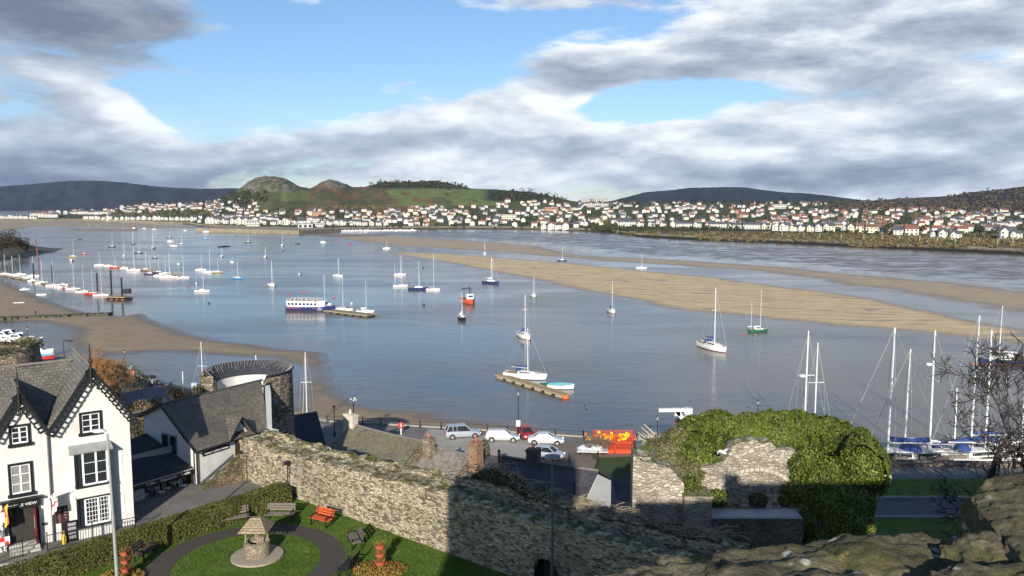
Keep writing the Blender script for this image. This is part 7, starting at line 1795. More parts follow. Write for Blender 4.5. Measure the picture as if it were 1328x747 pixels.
def chimney(parent, p, w, d_, h, mt, rz, pots=1, pm=None, name='chimney'):
    k = MB(); k.box(Vector(p)+Vector((0, 0, h/2)), (w, d_, h), rz); k.box(Vector(p)+Vector((0, 0, h-.16)), (w+.14, d_+.14, .16), rz)
    c = k.build(name, mt, parent); ORG[c] = ORG[parent]
    x, y = axes(rz)
    for i in range(pots):
        q = Vector(p)+x*(w*((i+.5)/pots-.5)*.8)+Vector((0, 0, h-.02)); m_ = MB(); m_.lathe([(.13, 0), (.15, .1), (.12, .45), (.15, .5), (.08, .5), (.08, .1)], q, 10); m_.build('pot', pm or mat('pot_clay', (.36, .13, .08), .8), c)
    return c
c1, n1, d1 = cottage('long low cottage with a mossy brown slate roof right behind the sunlit town wall', at(455.6, 550, 9.9), at(548, 572.5, 9.9), 3.3, 2.0, 3.5, M_SLATEM, M_RUBW)
rzc = math.atan2(d1.y, d1.x)
chimney(c1, at(452, 552, 9.7)+Vector((.25, -.15, -1.0)), 1.5, .75, 2.3, mat('chimney_cream', (.52, .46, .36), .85, .15, 2), rzc, 1, mat('pot_white', (.55, .5, .45)))
c2, n2, d2_ = cottage('short cottage with a pale lichened slate roof between two chimneys', at(562, 576.5, 9.6), at(612, 591.5, 9.5), 3.2, 1.9, 3.5, M_SLATEL, M_RUBW)
chimney(c2, at(559, 583, 9.5)+Vector((-.2, 0, -1.1)), .95, .85, 2.3, M_RUBW, rzc, 1)
chimney(c2, at(617.5, 597, 9.5)+Vector((0, .2, -1.3)), .95, .95, 3.0, stone_mat('chimney_rubble', [(.36, .18, .10), (.30, .22, .13), (.42, .24, .14)], (.25, .2, .14), 4, 1.8), rzc, 1, mat('pot_red', (.38, .08, .05)))
P, N = lobes([(at(624, 583, 10)+Vector((.35, 0, 0))).to_tuple()+(.45, 1.0)], 900); q = at(624, 590, 9.5); tag(leaves('ivy', P, N, .13, M_IVYD, loc=tuple(q)), 'dark ivy clinging to the right side of the tall brick chimney', 'ivy')
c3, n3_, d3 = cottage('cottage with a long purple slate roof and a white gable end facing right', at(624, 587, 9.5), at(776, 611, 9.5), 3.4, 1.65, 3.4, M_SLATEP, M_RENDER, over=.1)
chimney(c3, at(692, 595, 9.8)+Vector((0, .1, -1.0)), 1.15, .8, 1.9, mat('chimney_dark_brown', (.10, .08, .065), .9, .3, 3), math.atan2(d3.y, d3.x), 1, mat('pot_dark', (.16, .05, .04)))  # chimney in one dark brown tone
k = MB(); q = at(647, 597, 9.3); k.tube([q-Vector((0, 0, .5)), q+Vector((0, 0, .9))], .09, 8); k.lathe([(.14, 0), (.14, .12), (.01, .2)], q+Vector((0, 0, .85)), 8); k.build('flue', M_BLACK, c3)
q = at(745, 634, 8.6); k = MB(); k.tube([q-Vector((0, 0, .4)), q+Vector((0, 0, .5))], .1, 8); k.ball(q+Vector((0, 0, .55)), .16, 8); k.build('flue', M_BLACK, c3)
t = thing('shed', 'low shed with a dark ribbed roof right of the white gable', 'shed', at(800, 640, 4)); a, b = at(792, 618.5, 6.6), at(822, 632, 6.3); c_, d_ = at(800, 648, 5.6), at(826, 652, 5.4)
k = MB(); k.slab([a, b, d_, c_], .08)
for i in range(9):
    f = (i+.5)/9; k.tube([a.lerp(b, f)+Vector((0, 0, .04)), c_.lerp(d_, f)+Vector((0, 0, .04))], .045, 5)
k.build('roof', mat('shed_roof', (.07, .075, .085), .5), t); k = MB(); k.prism([(a.x, a.y), (b.x, b.y), (d_.x, d_.y), (c_.x, c_.y)], 3.4, [a.z-.1, b.z-.1, d_.z-.1, c_.z-.1]); k.build('wall', mat('shed_wall', (.2, .19, .18), .9), t)
c0, n0_, d0 = cottage('house with a blue black slate roof and a small white window behind the wall', Vector((-26.6, 88.0, 9.2)), Vector((-22.4, 90.2, 9.2)), 3.3, 2.5, 3.5, M_SLATED, M_RUBW)
q = Vector((-22.4, 90.2, 0))+n0_*2.0; k = MB(); k.obox(Vector((q.x, q.y, 5.3))+d0*.02, n0_*.9, d0*.06, Vector((0, 0, 1.0))); k.build('window', M_WHITE, c0)
k = MB(); q = Vector((-25.6, 86.7, 8.2)); k.obox(q, n0_*.9, d0*.7, Vector((0, 0, .06))); k.build('skylight', mat('skylight_white', (.6, .62, .65), .3), c0)
# quay shed with purple roof at left
t = thing('quay_shed', 'low stone building with a purple grey roof behind the pub gable', 'shed', at(190, 530, 6)); a, b = at(150, 511, 7.6), at(209, 499.5, 7.6); d_, e_ = at(226, 524, 6.0), at(160, 541, 6.0)
MB().slab([a, b, d_, e_], .14).build('roof', slate_mat('plum_slate', (.14, .10, .125), (.17, .125, .15)), t); k = MB(); k.prism([(a.x, a.y), (b.x, b.y), (d_.x, d_.y), (e_.x, e_.y)], 3.0, [7.4, 7.4, 5.85, 5.85]); k.build('wall', M_RUBW, t)
# broken wall stub with climbing growth
rough_wall('garden_wall', at(168, 545, 9)-Vector((0, 0, 0)), at(232, 522, 7), .8, 3, [(0, 9.6), (.4, 8.6), (1, 6.6)], M_RUBW, None); tag(bpy.data.objects['garden_wall'], 'overgrown tan wall stepping down behind the pub towards the coffee house', 'wall')
# ================================================================== bare trees and shrubs
def bare_tree(name, label, base, h, spread, seed, mt, depth=6, r0=.3, lean=(0, 0), minr=.016, cat='tree', nb=(2, 3), first=.30):
    rnd = random.Random(seed); t = thing(name, label, cat, base); tr, cr = MB(), MB()
    def grow(p, d, L, r, lev):
        n = 4; pts = [p]; rr = [r]; q = p; dd = d.copy()
        for i in range(n):
            dd = (dd+Vector((rnd.gauss(0, .13), rnd.gauss(0, .13), rnd.gauss(.015, .08)))*(1+.25*lev)).normalized(); q = q+dd*L/n; pts.append(q); rr.append(r*(1-.42*(i+1)/n))
        (tr if lev < 2 else cr).tube(pts, rr, 8 if lev < 2 else (5 if lev < 4 else 3), cap=False)
        if lev >= depth: return
        k_ = rnd.randint(*nb)+(1 if lev == 0 else 0)
        for i in range(k_):
            f = rnd.uniform(.45, 1) if i else 1.; b = pts[min(n, max(1, int(round(f*n))))]; ang = rnd.uniform(0, 2*PI); tilt = rnd.uniform(.35, .95)*(spread if lev < 3 else 1.)
            ax = dd.orthogonal().normalized(); ax = Matrix.Rotation(ang, 3, dd) @ ax; nd = (Matrix.Rotation(tilt, 3, ax) @ dd).normalized(); nd = (nd+Vector((0, 0, .10))).normalized()
            grow(b, nd, L*rnd.uniform(.62, .85), max(minr, rr[-1]*rnd.uniform(.62, .88)), lev+1)
    grow(Vector(base), Vector((lean[0], lean[1], 1)).normalized(), h*first, r0, 0)
    tr.build('trunk', mt, t, uv=False, smooth=True); cr.build('crown', mt, t, uv=False); return t
M_TB = mat('tree_bark_dark', (.045, .036, .028), .95, .3, 4)
bare_tree('tree', 'large bare dark tree in front of the marina masts at the right edge', Vector((42.9, 70, 3.6)), 19.5, 1.6, 4, M_TB, 7, .5, (-.05, -.02), .042, nb=(3, 3), first=.29)
bare_tree('tree', 'second bare tree growing just outside the right edge', Vector((50.5, 73, 3.6)), 13, 1.2, 33, M_TB, 6, .36, (-.1, 0), .02, first=.33)
bare_tree('bush', 'bare twiggy grey bush beside the orange crates on the quay', at(778, 590, 3.5), 5.2, 1.3, 5, mat('twig_grey', (.16, .12, .085), .95), 6, .12, (0, 0), .014, 'bush', (3, 4), .22)
bare_tree('bush', 'bare reddish bush behind the lamp post near the grey crane', at(884, 570, 3.5)+Vector((0, 2, 0)), 3.8, 1.4, 9, mat('twig_red', (.20, .12, .085), .95), 6, .08, (0, 0), .014, 'bush', (3, 4), .22)
M_TWO = mat('twig_orange', (.26, .14, .05), .95, .3)
bare_tree('tree', 'orange brown willow without leaves behind the right pub gable', at(126, 530, 6), 11, 1.2, 14, M_TWO, 7, .2, (0, 0), .02, nb=(3, 4), first=.24)
M_GOLD = leaf_mat('golden_scrub', [(.20, .10, .03), (.32, .20, .08), (.14, .12, .04), (.40, .30, .14)], .85, .1, .1)
for (px, py, z, r, h, n, lb) in [(146, 492, 7.5, 3.6, 3.0, 5200, 'orange gold scrub behind the pub beside the quay shed'), (182, 535, 8.2, 1.6, 1.5, 2200, 'tan scrub over the old wall behind the pub'), (196, 548, 8.8, 1.4, 1.4, 1800, 'brown scrub right behind the pub corner'), (178, 560, 9.6, 1.1, 1.3, 1500, 'dark green scrub in the gap beside the pub corner'), (243, 517, 5.0, 1.4, .9, 1200, 'brown bush behind the coffee house ridge'), (228, 508, 4.6, 1.2, .6, 900, 'low tan bush on the quay behind the ridge'), (256, 506, 4.6, .8, .9, 900, 'dark green bush beside the quay utility box'), (128, 478, 5.5, 2.2, 1.8, 1800, 'orange scrub along the far side of the pub roof'), (205, 527, 7.4, 1.2, 1.1, 1500, 'yellow brown ivy on the broken wall')]:
    p = at(px, py, z); P, N = lobes([(p.x, p.y, p.z, r, h), (p.x+r*.6, p.y+.4, p.z-.4, r*.7, h*.7), (p.x-r*.6, p.y+.2, p.z-.2, r*.7, h*.8)], n)
    t = thing('scrub_bush', lb, 'bush', (p.x, p.y, p.z-h)); leaves('foliage', P, N, .17, M_IVYD if 'dark green' in lb else M_GOLD, t); k = MB()
    for i in range(40): d = Vector((random.gauss(0, r*.5), random.gauss(0, r*.4), random.uniform(.2, 1.2)*h)); k.tube([p-Vector((0, 0, h+1.5)), p+d*.5-Vector((0, 0, h*.3)), p+d], [.05, .03, .014], 3)
    k.build('stems', M_BARK, t)
# ================================================================== quay furniture
def lamp_post(px, py, top, label, z=3.5):
    p = at(px, py, z); t_ = p.y/ray(px, py)[1]; h = (py-top)*t_/F*1.0; t = thing('street_lamp', label, 'street lamp', p, 'black lantern posts along the quay')
    k = MB(); k.lathe([(.14, 0), (.14, .5), (.09, .6), (.06, 1.2), (.045, h-.75), (.09, h-.72), (.05, h-.68)], p, 10); k.build('post', M_BLACK, t)
    l = MB(); l.lathe([(.07, h-.68), (.16, h-.28), (.155, h-.28), (.06, h-.68)], p, 6); l.build('lantern', mat('lantern_glass', (.35, .36, .34), .2), t)
    l = MB(); l.lathe([(.19, h-.28), (.12, h-.12), (.03, h-.05), (.02, h+.04)], p, 6); l.build('cap', M_BLACK, t); return t, p, h
lamp_post(672, 571, 505, 'black lantern post with a white notice on the quay above the parked cars'); p = at(672, 571, 3.5); 
k = MB(); k.box(p+Vector((0, -.12, 2.2)), (.5, .05, .75)); tag(k.build('notice', M_WHITE, loc=p), 'white notice fixed low on the lantern post above the cars', 'sign')
k = MB(); k.box(p+Vector((0, -.12, 3.2)), (.34, .05, .5)); 
lamp_post(852, 583, 537, 'black lantern post between the driftwood pile and the ivy tower'); lamp_post(982, 560, 517, 'black lantern post showing just above the ivy'); lamp_post(434, 566, 524, 'black lantern post left of the cream chimney'); lamp_post(164, 503, 452, 'black lantern post behind the orange tree near the quay sign'); lamp_post(37, 455, 423, 'thin black lantern post above the ruined round tower', 4)
def yard_lamp(px, py, top, label):
    p = at(px, py, 3.5); t_ = p.y/ray(px, py)[1]; h = (py-top)*t_/F; t = thing('street_lamp', label, 'street lamp', p); k = MB(); k.tube([p, p+Vector((0, 0, h))], [.08, .05], 8); k.tube([p+Vector((0, 0, h)), p+Vector((1.0, 0, h+.05))], .05, 6); k.build('post', M_BLACK, t); MB().box(p+Vector((1.2, 0, h-.05)), (.6, .3, .22)).build('lamp_head', M_BLACK, t)
yard_lamp(85, 492, 441, 'dark quay lamp with a square head rising behind the pub roof ridge')
q = at(459, 553, 3.5); t = thing('ball_lamp', 'short mast with a cluster of pale balls beyond the cream chimney', 'mast', q); k = MB(); k.tube([q, q+Vector((0, 0, 3.6))], .05, 6); k.build('post', M_BLACK, t); k = MB()
for a in range(5): k.ball(q+Vector((.35*math.cos(a*1.26), .3*math.sin(a*1.26), 3.6+.15*(a % 2))), .16, 8)
k.build('ball', mat('ball_pale', (.45, .45, .42), .6), t)
# modern street lights close by
t = thing('street_light', 'tall grey street light in front of the pub and hedge', 'street light', (-20.55, 40, 13)); b_ = Vector((-20.55, 40, 13)); k = MB(); k.tube([b_, b_+Vector((0, 0, 1.2)), b_+Vector((-.1, 0, 8.3))], [.10, .09, .055], 10); k.build('pole', mat('galvanised', (.33, .34, .33), .5, .15, metal=.3), t)
k = MB(); k.tube([b_+Vector((-.1, 0, 8.3)), b_+Vector((-.35, .1, 8.42))], .05, 6); k.ball(b_+Vector((-.62, .15, 8.42)), .2, 10, sc=(1.9, 1, .55)); k.build('lamp_head', mat('lamp_pale', (.62, .63, .62), .4), t, smooth=True)
b_ = Vector((2.0, 38.5, 13)); t = thing('street_light', 'dark street light pole with a flat head standing before the shaded town wall', 'street light', b_); k = MB(); k.tube([b_, b_+Vector((0, 0, 7.55))], [.09, .055], 10); k.build('pole', mat('pole_dark', (.09, .09, .09), .5), t); k = MB(); k.lathe([(.05, 7.5), (.36, 7.55), (.36, 7.66), (.02, 7.74)], b_, 14, sc=(1.1, .8)); k.build('lamp_head', mat('head_grey', (.22, .23, .25), .4), t)
# flagpoles and bare masts behind the roofs
for px, py, top, lb in ((238, 512, 481, 'short white pole on the quay behind the coffee house ridge'), (333, 500, 460, 'thin white pole beyond the round tower rim')):
    p = at(px, py, 3.5); t_ = p.y/ray(px, py)[1]; k = MB(); k.tube([p, p+Vector((0, 0, (py-top)*t_/F))], .06, 6); tag(k.build('pole', M_WHITE, loc=p), lb, 'pole')
# yachts moored at the near quay, masts rising over the roofs
def quay_yacht(px, py, mastx, top, L, hd, label, **kw):
    return yacht(px, py, top, 0, hd, label, L=L, group='yachts at the near quay', **kw)
quay_yacht(398, 566, 394, 454, 8, 95, 'white yacht hidden behind the blue slate roof with its mast rising above', cc='white')
quay_yacht(262, 532, 262, 442, 8, 80, 'yacht behind the round tower, two thin masts showing left of the rim', cc='white')
# railing along the quay
def chain_fence(name, label, pts, step=2.2, h=1.0):
    t = thing(name, label, 'fence', pts[0]); k = MB(); r = MB()
    for a, b in zip(pts[:-1], pts[1:]):
        a, b = Vector(a), Vector(b); L = (b-a).length; n = max(1, int(L/step))
        for i in range(n+1): p = a.lerp(b, i/n); k.tube([p, p+Vector((0, 0, h))], .07, 6); k.ball(p+Vector((0, 0, h+.06)), .09, 6)
        for i in range(n):
            for hh in (.5, .92): r.tube([a.lerp(b, i/n)+Vector((0, 0, hh)), a.lerp(b, (i+1)/n)+Vector((0, 0, hh))], .022, 4)
    k.build('posts', M_BLACK, t); r.build('rails', M_BLACK, t)
qe = lambda X, o=-.8: Vector((X, float(np.interp(X, [a for a, b in QE], [b for a, b in QE]))+o, 3.5))
chain_fence('quay_railing', 'black post and rail fence along the quay edge above the mud', [qe(-25), qe(-15), qe(-6.5)]); chain_fence('quay_railing', 'row of black posts with rails behind the parked cars', [qe(-5.8), qe(2), qe(9), qe(15.5)], 2.6)
chain_fence('yard_railing', 'black railing of a stairwell right of the parked silver hatchback', [at(738, 600, 3.5), at(752, 590, 3.5), at(776, 592, 3.5), at(775, 606, 3.5)], 1.6, 1.1)
for px, py, col, lb in ((520.5, 563, MR, 'red lifebuoy board on the quay railing'), (174, 492, MR, 'red lifebuoy board near the quay sign')):
    p = at(px, py, 3.5)+Vector((0, -.2, 0)); t = thing('lifebuoy', lb, 'lifebuoy', p); k = MB(); k.box(p+Vector((0, 0, .7)), (.1, .1, 1.4)); k.build('post', M_WHITE, t); k = MB(); n = 20
    k.tube([p+Vector((.28*math.cos(2*PI*i/n), -.1, 1.25+.28*math.sin(2*PI*i/n))) for i in range(n+1)], .11, 8, cap=False); k.build('ring', col, t, smooth=True); MB().box(p+Vector((0, 0, 1.25)), (.55, .08, .6)).build('board', mat('board_red', (.45, .03, .03), .6), t)
p = at(168, 492, 3.5); t = thing('information_board', 'pale blue and white information board on the quay', 'sign', p); MB().tube([p, p+Vector((0, 0, 1.4))], .05, 6).build('post', M_BLACK, t); k = MB(); k.obox(p+Vector((-.6, 0, 1.1)), (1.1, .2, .25), (0, .06, 0), (0, 0, 1.0)); k.build('panel', mat('panel_blue', (.18, .38, .45), .5), t); k = MB(); k.obox(p+Vector((-.4, -.03, 1.4)), (.6, .11, .3), (0, .04, 0), (0, 0, .25)); k.build('panel_stripe', M_WHITE, t)
p = at(253, 509, 3.5); k = MB(); k.box(p+Vector((0, 0, .7)), (.8, .6, 1.4)); k.box(p+Vector((0, 0, 1.45)), (.9, .7, .1)); tag(k.build('utility_box', mat('box_pale', (.55, .6, .62), .5), loc=p), 'pale utility box at the end of the quay kerb', 'box')
# stack of black crates / lobster pots and people on the quay
t = thing('lobster_pots', 'dark heap of stacked lobster pots on the quay behind the shed', 'lobster pots', at(182, 503, 3.5)); b_ = at(182, 503, 3.5)
for i in range(5):
    for j in range(3):
        k = MB(); q = b_+Vector((-2.2+i*1.0+random.uniform(-.1, .1), random.uniform(-.5, .5), .3+j*.6)); k.box(q, (.9, .65, .06), 0); k.box(q+Vector((0, 0, .42)), (.86, .5, .05), 0)
        for sx in (-.42, 0, .42): k.tube([q+Vector((sx, -.32, 0)), q+Vector((sx, -.2, .42)), q+Vector((sx, .2, .42)), q+Vector((sx, .32, 0))], .035, 4)
        k.box(q+Vector((0, 0, .2)), (.7, .4, .3)); k.build('pot', mat('pot_black', (.025, .03, .035), .8), t)
person(at(197, 504.5, 3.5), -2.0, 'person in a white top and dark trousers standing by the lobster pots', (.6, .6, .58), (.03, .03, .05), walk=.08, group=None)
person(at(203.5, 503.5, 3.5), -2.4, 'person dressed all in black beside the one in a white top', (.02, .02, .025), (.02, .02, .03), walk=.05)
person(at(193, 505.5, 3.5), 1.0, 'person in dark blue clothes half hidden by the lobster pots', (.03, .05, .10), (.03, .03, .04), walk=.05)
person(at(221.5, 503.5, 3.5), -1.2, 'person in a pale grey coat walking alone along the quay kerb', (.62, .62, .60), (.10, .07, .06), (.35, .25, .12), walk=.2)
person(at(46.3, 409.5, .35), -.5, 'tiny dark figure standing on the mud beside the stone causeway', (.02, .02, .03), (.02, .02, .03), walk=.1)
# ================================================================== parked cars
M_TYRE = mat('tyre', (.02, .02, .02), .9, .1); M_RIM = mat('wheel_rim', (.5, .5, .52), .3, .05, metal=.7); M_LAMPR = mat('tail_lamp', (.5, .02, .02), .3); M_LAMPW = mat('head_lamp', (.7, .72, .75), .15)
def car(p, rz, label, col, kind='hatch', L=4.3, W_=1.76, H=1.45, name='parked_car'):
    t = thing(name, label, 'car', p, 'cars parked on the quay'); hw = W_/2; paint = mat('car_paint_%d_%d' % (int(col[0]*100), int(col[2]*100)), col, .28, .03, metal=.35, spec=.6)
    f = L/2; belt = .92 if H < 1.6 else 1.02
    # body: cross sections from the tail to the nose
    st = [(-f, .42, .78, .80), (-f+.08, .30, belt-.04, .92), (-f+.5, .26, belt+.02, .98), (-.6, .26, belt, 1.0), (.55, .26, belt-.03, 1.0), (.95, .26, belt-.05, .99), (f-.55, .27, belt-.16, .96), (f-.12, .32, belt-.28, .88), (f, .42, .60, .76)]
    vs = []; fs = []
    for x, zb, zt, w in st:
        w *= hw; vs += [(x, -w*.9, zb), (x, -w, zb+.12), (x, -w, (zb+zt)/2+.08), (x, -w*.95, zt-.03), (x, -w*.86, zt+.01), (x, 0, zt+.035), (x, w*.86, zt+.01), (x, w*.95, zt-.03), (x, w, (zb+zt)/2+.08), (x, w, zb+.12), (x, w*.9, zb)]
    n = 11
    for i in range(len(st)-1):
        for j in range(n): fs.append((i*n+j, i*n+(j+1) % n, (i+1)*n+(j+1) % n, (i+1)*n+j))
    fs.append(tuple(range(n-1, -1, -1))); fs.append(tuple((len(st)-1)*n+j for j in range(n)))
    x, y = axes(rz); T = lambda q: Vector(p)+x*q[0]+y*q[1]+Vector((0, 0, q[2]))
    k = MB(); k.add([T(v) for v in vs], fs); k.build('body', paint, t, smooth='auto')
    g = {'hatch': (-f+.18, -f+.62, .25, .98), 'estate': (-f+.12, -f+.42, .3, 1.0), 'sedan': (-f+.75, -f+1.35, .25, .98)}[kind]
    zb = belt-.02; r0, r1 = hw*.86, hw*.66
    G = [(g[0], -r0, zb), (g[3], -r0, zb-.03), (g[2], -r1, H-.04), (g[1], -r1, H-.05), (g[0], r0, zb), (g[3], r0, zb-.03), (g[2], r1, H-.04), (g[1], r1, H-.05)]
    k = MB(); k.add([T(v) for v in G], [(0, 1, 2, 3), (7, 6, 5, 4), (1, 5, 6, 2), (0, 3, 7, 4), (3, 2, 6, 7), (0, 4, 5, 1)]); k.build('windows', M_PANE, t)
    k = MB(); k.add([T((a, b, c)) for a, b, c in [(g[1]-.05, -r1-.02, H-.05), (g[2]+.06, -r1-.02, H-.05), (g[2]+.06, r1+.02, H-.05), (g[1]-.05, r1+.02, H-.05), (g[1]+.05, -r1*.85, H+.01), (g[2]-.1, -r1*.85, H+.01), (g[2]-.1, r1*.85, H+.01), (g[1]+.05, r1*.85, H+.01)]], [(0, 3, 2, 1), (4, 5, 6, 7), (0, 1, 5, 4), (1, 2, 6, 5), (2, 3, 7, 6), (3, 0, 4, 7)])
    for s in (-1, 1):
        k.tube([T((g[3], s*r0, zb)), T((g[2], s*r1, H-.04))], .035, 5); k.tube([T((g[0], s*r0, zb)), T((g[1], s*r1, H-.05))], .06, 5); xm = (g[1]+g[2])/2-.05; k.tube([T((xm, s*(r0+.005), zb)), T((xm, s*(r1+.01), H-.05))], .035, 5)
        if kind == 'estate': k.tube([T((g[1]+.5, s*(r0+.005), zb)), T((g[1]+.5, s*(r1+.01), H-.05))], .045, 5)
    k.build('roof', paint, t)
    for sx, s in ((-1, -1), (-1, 1), (1, -1), (1, 1)):
        cx = sx*(f-.82); c = T((cx, s*(hw-.09), .32)); k = MB(); k.tube([c-y*.10*1, c+y*.10], .32, 18); w = k.build('wheel', M_TYRE, t); ORG[w] = ORG[t]; k = MB(); k.tube([c+y*s*.08, c+y*s*.112], .20, 14); k.build('rim', M_RIM, w)
        k = MB(); c2 = T((cx, s*(hw-.012), .34)); k.tube([c2-y*.012, c2+y*.014], .385, 18); k.build('wheel_arch', M_BLACK, t)
    for s in (-1, 1):
        k = MB(); k.box(T((f-.12, s*hw*.66, .66)), (.2, .34, .14), rz); k.build('headlight', M_LAMPW, t); k = MB(); k.box(T((-f+.06, s*hw*.74, .80)), (.14, .24, .22), rz); k.build('tail_light', M_LAMPR, t)
        k = MB(); k.box(T((.72, s*(hw+.07), .98)), (.14, .2, .13), rz); k.build('mirror', paint, t)
    k = MB(); k.box(T((f-.02, 0, .42)), (.06, .52, .12), rz); k.build('number_plate', M_WHITE, t)
    return t
SIL = (.50, .52, .54)
car(at(600, 567, 3.5), .22, 'silver off road estate with its tail to the camera, leftmost of the parked cars', (.42, .46, .50), 'estate', 4.5, 1.85, 1.68)
car(at(652, 571.5, 3.5), -.05, 'white silver estate car in the middle of the quay row', (.58, .59, .60), 'estate', 4.3, 1.7, 1.42)
car(at(708, 575.5, 3.5), -.08, 'white saloon car at the right of the quay row', (.66, .67, .68), 'sedan', 4.45, 1.72, 1.40)
car(at(711, 594, 3.5), -.35, 'silver hatchback half hidden behind the dark chimney', (.48, .51, .55), 'hatch', 3.9, 1.68, 1.45)
car(at(682, 568, 3.5)+Vector((0, .2, 0)), -1.3, 'red car mostly hidden between the white cars', (.45, .03, .03), 'hatch', 3.7, 1.62, 1.4)
# quay working gear
t = thing('crate_stack', 'stack of red orange mesh crates holding yellow floats on the quay', 'crates', at(798, 587, 3.5)); b_ = at(798, 586, 3.5); M_ORM = mat('orange_mesh', (.60, .07, .02), .6, .15); M_YEL = mat('yellow_float', (.85, .45, .01), .5, .15)
for lv in range(2):
    for i in range(2):
        o_ = b_+Vector((-2.6+i*2.5, -.9+lv*.2, .1+lv*1.15)); k = MB()
        for a in range(9):
            for yy in (0, 1.9): k.tube([o_+Vector((a*.29, yy, 0)), o_+Vector((a*.29, yy, 1.05))], .03 if a % 8 else .06, 4)
        for z in np.linspace(0, 1.05, 6):
            for yy in (0, 1.9): k.tube([o_+Vector((0, yy, z)), o_+Vector((2.32, yy, z))], .03, 4)
            for xx in (0, 2.32): k.tube([o_+Vector((xx, 0, z)), o_+Vector((xx, 1.9, z))], .03, 4)
        k.obox(o_+Vector((.02, .02, .02)), (2.28, 0, 0), (0, 1.86, 0), (0, 0, .05)); 
        if lv == 0: k.obox(o_+Vector((.06, .06, .05)), (2.2, 0, 0), (0, 1.78, 0), (0, 0, .3))
        k.build('crate', M_ORM, t)
for i in range(34):
    q = b_+Vector((random.uniform(-2.2, 1.4), random.uniform(-.9, .3), random.uniform(1.5, 2.35))); k = MB(); k.ball(q, random.uniform(.16, .24), 8, sc=(1.2, 1, .9)); k.build('float', M_YEL, t, smooth=True)
t = thing('float_heap', 'small heap of orange yellow floats left of the red crates', 'floats', at(768, 586, 3.5)); b_ = at(768, 586, 3.5)
for i in range(22): q = b_+Vector((random.gauss(0, .55), random.gauss(0, .4), 1.15+abs(random.gauss(.25, .35)))); k = MB(); k.ball(q, random.uniform(.15, .22), 8); k.build('float', M_YEL if i % 3 else mat('orange_float', (.75, .13, .02)), t, smooth=True)
k = MB(); k.obox(b_+Vector((-.9, -.7, .1)), (1.9, 0, 0), (0, 1.3, 0), (0, 0, .95)); k.build('bin', mat('bin_blue_black', (.03, .035, .05), .7), t)
t = thing('boat_trailer', 'pale flat trailer with a grey cover below the yellow floats', 'trailer', at(765, 592, 3.5)); b_ = at(768, 593, 3.5); k = MB(); k.box(b_+Vector((0, 0, .85)), (3.6, 1.5, .12), -.05); k.box(b_+Vector((0, 0, .65)), (3.4, .1, .2), -.05); k.build('bed', mat('trailer_pale', (.5, .5, .5), .5), t)
for s in (-1, 1): k = MB(); k.tube([b_+Vector((.3, s*.8-.06, .36)), b_+Vector((.3, s*.8+.06, .36))], .34, 14); k.build('wheel', M_TYRE, t)
k = MB(); k.lathe([(1.0, 0), (.95, .35), (.6, .6), (.05, .68)], b_+Vector((-.2, 0, .9)), 16, sc=(1.6, .65)); k.build('cover', mat('cover_silver', (.45, .47, .5), .4), t, smooth=True)
t = thing('waste_container', 'dark green rounded waste container on the quay right of the crates', 'container', at(830, 590, 3.5)); b_ = at(830, 590, 3.5); k = MB(); k.tube([b_+Vector((-.7, -.2, .9)), b_+Vector((.75, .1, .9))], [.85, .85], 18); k.build('drum', mat('container_green', (.06, .085, .08), .5, .2), t, smooth='auto'); k = MB(); k.tube([b_+Vector((.70, .1, .9)), b_+Vector((.80, .12, .9))], .9, 18); k.box(b_+Vector((0, 0, .12)), (1.5, 1.5, .24)); k.build('rim', mat('container_rim', (.16, .19, .19), .5), t)
t = thing('driftwood_pile', 'pile of pale grey broken timber beside the lantern post', 'timber', at(845, 577, 3.5)); b_ = at(844, 577, 3.5); k = MB()
for i in range(46): a = b_+Vector((random.uniform(-1.6, 1.6), random.uniform(-.8, .8), random.uniform(.1, .8))); d = Vector((random.gauss(0, .8), random.gauss(0, .4), random.uniform(.1, 1.3))); k.tube([a, a+d], [random.uniform(.05, .12), .03], 5)
k.tube([b_+Vector((1.6, 0, .3)), b_+Vector((-.9, 0, 2.6))], [.13, .06], 6); k.tube([b_+Vector((.9, 0, .3)), b_+Vector((-1.2, .2, 2.2))], [.11, .05], 6); k.build('planks', mat('driftwood', (.42, .36, .28), .9, .25, 5), t)
k = MB()
for i in range(9): 
    for j in range(3): k.box(at(838, 581, 3.5)+Vector((i*.32-.2, 0, .16+j*.3)), (.28, .9, .26), random.uniform(-.05, .05))
tag(k.build('sandbags', mat('sandbag', (.40, .33, .24), .9, .2), loc=at(838, 581, 3.5)), 'low bank of tan sandbags below the driftwood pile', 'sandbags')
t = thing('quay_crane', 'pale grey quayside crane with its arm pointing left', 'crane', at(889, 575, 3.5)); b_ = at(891, 575, 3.5); M_CR = mat('crane_grey', (.52, .55, .56), .5, .12)
MB().tube([b_, b_+Vector((0, 0, 4.1))], [.42, .36], 14).build('column', M_CR, t); k = MB(); k.obox(b_+Vector((-3.6, -.2, 4.0)), (4.0, 0, .05), (0, .45, 0), (0, 0, .42)); k.box(b_+Vector((.0, 0, 4.15)), (1.0, .8, .7)); k.build('arm', M_CR, t); k = MB(); k.slab([b_+Vector((-.2, 0, 2.2)), b_+Vector((-1.6, 0, 4.0)), b_+Vector((-.9, 0, 4.0)), b_+Vector((-.2, 0, 3.0))], .2); k.box(b_+Vector((-1.3, 0, 3.75)), (.7, .4, .5)); k.build('brace', M_CR, t)
